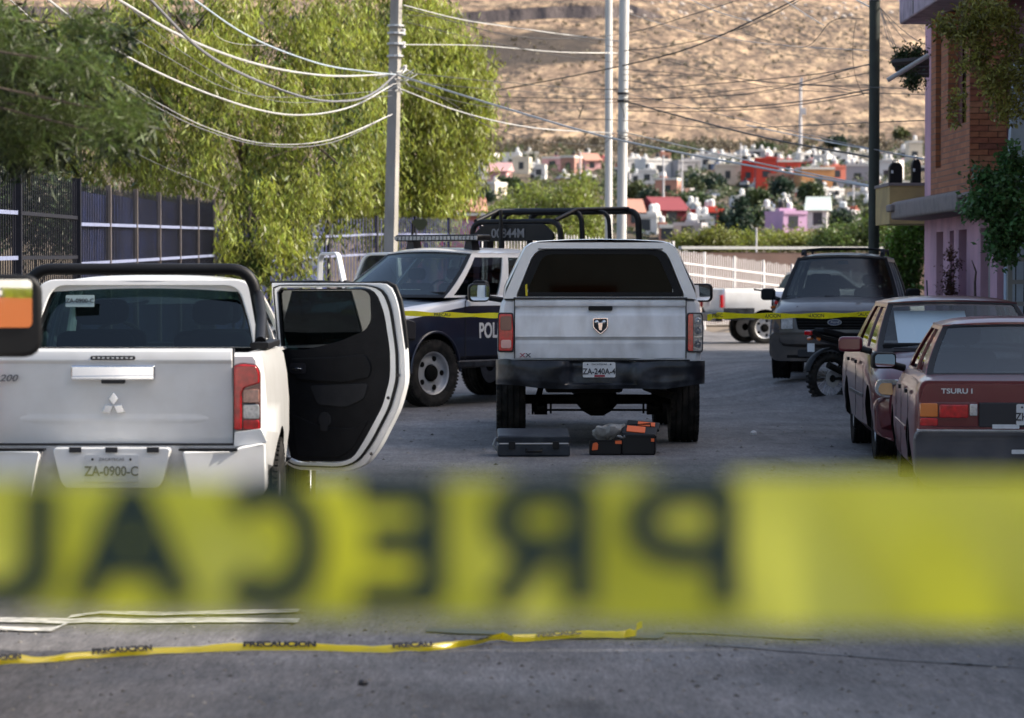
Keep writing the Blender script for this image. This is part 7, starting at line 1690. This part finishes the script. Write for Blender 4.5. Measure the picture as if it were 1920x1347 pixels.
# tape lying on the road
pts = [(-60, 1256), (-20, 1251), (100, 1243), (200, 1235), (290, 1229), (460, 1222), (590, 1222), (720, 1226), (800, 1223), (870, 1216), (940, 1203), (962, 1207), (1090, 1198), (1170, 1199), (1192, 1195), (1204, 1190)]
ps = [G(a, b_) for a, b_ in pts]; cen = []
for i in range(len(ps) - 1):
    m__ = 6
    for k in range(m__): cen.append(ps[i].lerp(ps[i + 1], k / m__))
cen.append(ps[-1]); mb = MB(); vs = []; n_ = len(cen)
for i, p in enumerate(cen):
    tw = .95 + .75 * noise.noise(Vector((i * .22, 2, 0))) + (1.2 if 52 < i < 66 else 0) ; ww = .019 * (1 + .25 * noise.noise(Vector((i * .5, 8, 0)))); d = Vector((0, math.cos(tw), math.sin(tw))) * ww
    lift = abs(d.z) + .006 + .012 * max(0, noise.noise(Vector((i * .3, 5, 5)))) + (.025 if i > n_ - 7 else 0)
    c = Vector((p.x, p.y, gz(p.x, p.y) + lift)); vs += [c - d, c + d * .1 + Vector((0, -.006, .006)), c + d]
mb.add(vs, [q for i in range(n_ - 1) for q in ((3 * i, 3 * i + 1, 3 * i + 4, 3 * i + 3), (3 * i + 1, 3 * i + 2, 3 * i + 5, 3 * i + 4))])
o = mb.build('barrier_tape', mat('bright_yellow_tape', (.78, .62, .02), .3, coat=.3, trans=.15), None, 50, fixn=False); tag(o, 'loose twisted yellow tape lying along the asphalt in the foreground', 'tape')
for (a, b_, s_) in ((-6, 38, 'CION'), (168, 290, 'PRECAUCION'), (463, 600, 'PRECAUCION'), (728, 806, 'PRECAU'), (884, 935, 'CAUC'), (1002, 1098, 'PRECAUC')):
    ia = min(range(n_), key=lambda i: abs(960 + cen[i].x / cen[i].y * FPX - (a + b_) / 2)); p = Vector(vs[3 * ia + 1]); d = (Vector(vs[3 * ia + 2]) - Vector(vs[3 * ia])).normalized()
    i2 = min(n_ - 1, ia + 2); i1 = max(0, ia - 2); dirv = (cen[i2] - cen[i1]).normalized(); 
    t = text(s_, .034, M['ink'], o, p + Vector((0, -.008, .006)), (math.atan2(d.z, d.y), 0, 0), sx=1, off=.002, ext=0)
    t.rotation_euler = (math.atan2(d.z, d.y) , -math.atan2(dirv.z, dirv.x), math.atan2(dirv.y, dirv.x)); wpx = (t.dimensions.x if t.dimensions.x > 0 else 1)
    t.scale = ((b_ - a) * p.y / FPX / max(.01, max(v.co.x for v in t.data.vertices) - min(v.co.x for v in t.data.vertices)), 1, 1)
# tape between the vehicles in the middle distance
def mid_tape(label, pts, texts, h=.05):
    ps = [P(*p) for p in pts]; out = []
    for i in range(len(ps) - 1):
        for k in range(8): out.append(ps[i].lerp(ps[i + 1], k / 8))
    out.append(ps[-1]); vs = []
    for i, p in enumerate(out):
        hh = h * (1 + .25 * math.sin(i * .9)); dy = .012 * math.sin(i * 1.3); vs += [(p.x, p.y + dy, p.z - hh / 2), (p.x, p.y - dy, p.z + hh / 2)]
    o = MB().add(vs, [(2 * i, 2 * i + 1, 2 * i + 3, 2 * i + 2) for i in range(len(out) - 1)]).build('barrier_tape', M['yellow'], None, 60, fixn=False); tag(o, label, 'tape')
    for (px_, s_) in texts:
        i = min(range(len(out)), key=lambda i: abs(960 + out[i].x / out[i].y * FPX - px_)); p = out[i]
        text(s_, .056, M['ink'], o, (p.x, p.y - .02, p.z), (R(90), 0, 0), sx=.9, off=.001, ext=0)
mid_tape('thin yellow tape from the open pickup door to the capped pickup, across the police pickup', [(640, 585, 35.6), (770, 588, 35.6), (850, 591, 35.3), (938, 592, 35.0)], [(842, 'PRECAUCION')])
mid_tape('thin yellow tape from the capped pickup to the burgundy cars, in front of the SUV', [(1326, 596, 34.4), (1345, 592, 34.4), (1450, 593, 35.2), (1560, 592, 36), (1660, 588, 36.8)], [(1350, 'PREC'), (1432, 'PRECAUCION'), (1522, 'PRECAUCION'), (1606, 'PRECAUC')], .058)

# the street goes on behind the camera: trees along both sides, out of view, seen in glass and paint
src = [o for o in COL.objects if o.name.startswith('pepper_tree') and o.parent is None]
for i, (x, y, rz_, lb) in enumerate(((-13, 27, 1.0, 'weeping tree left of the street, outside the view'), (-13, 8, 2.2, 'weeping tree left of the street beside the camera, outside the view'), (-9, -16, 3.0, 'weeping tree behind the camera on the left'), (8.5, -22, .4, 'weeping tree behind the camera on the right'))):
    c = copy_tree(src[i % 2]); c.location = (x, y, 0); c.rotation_euler = (0, 0, rz_); c['label'] = lb; c['group'] = 'weeping trees outside the view'
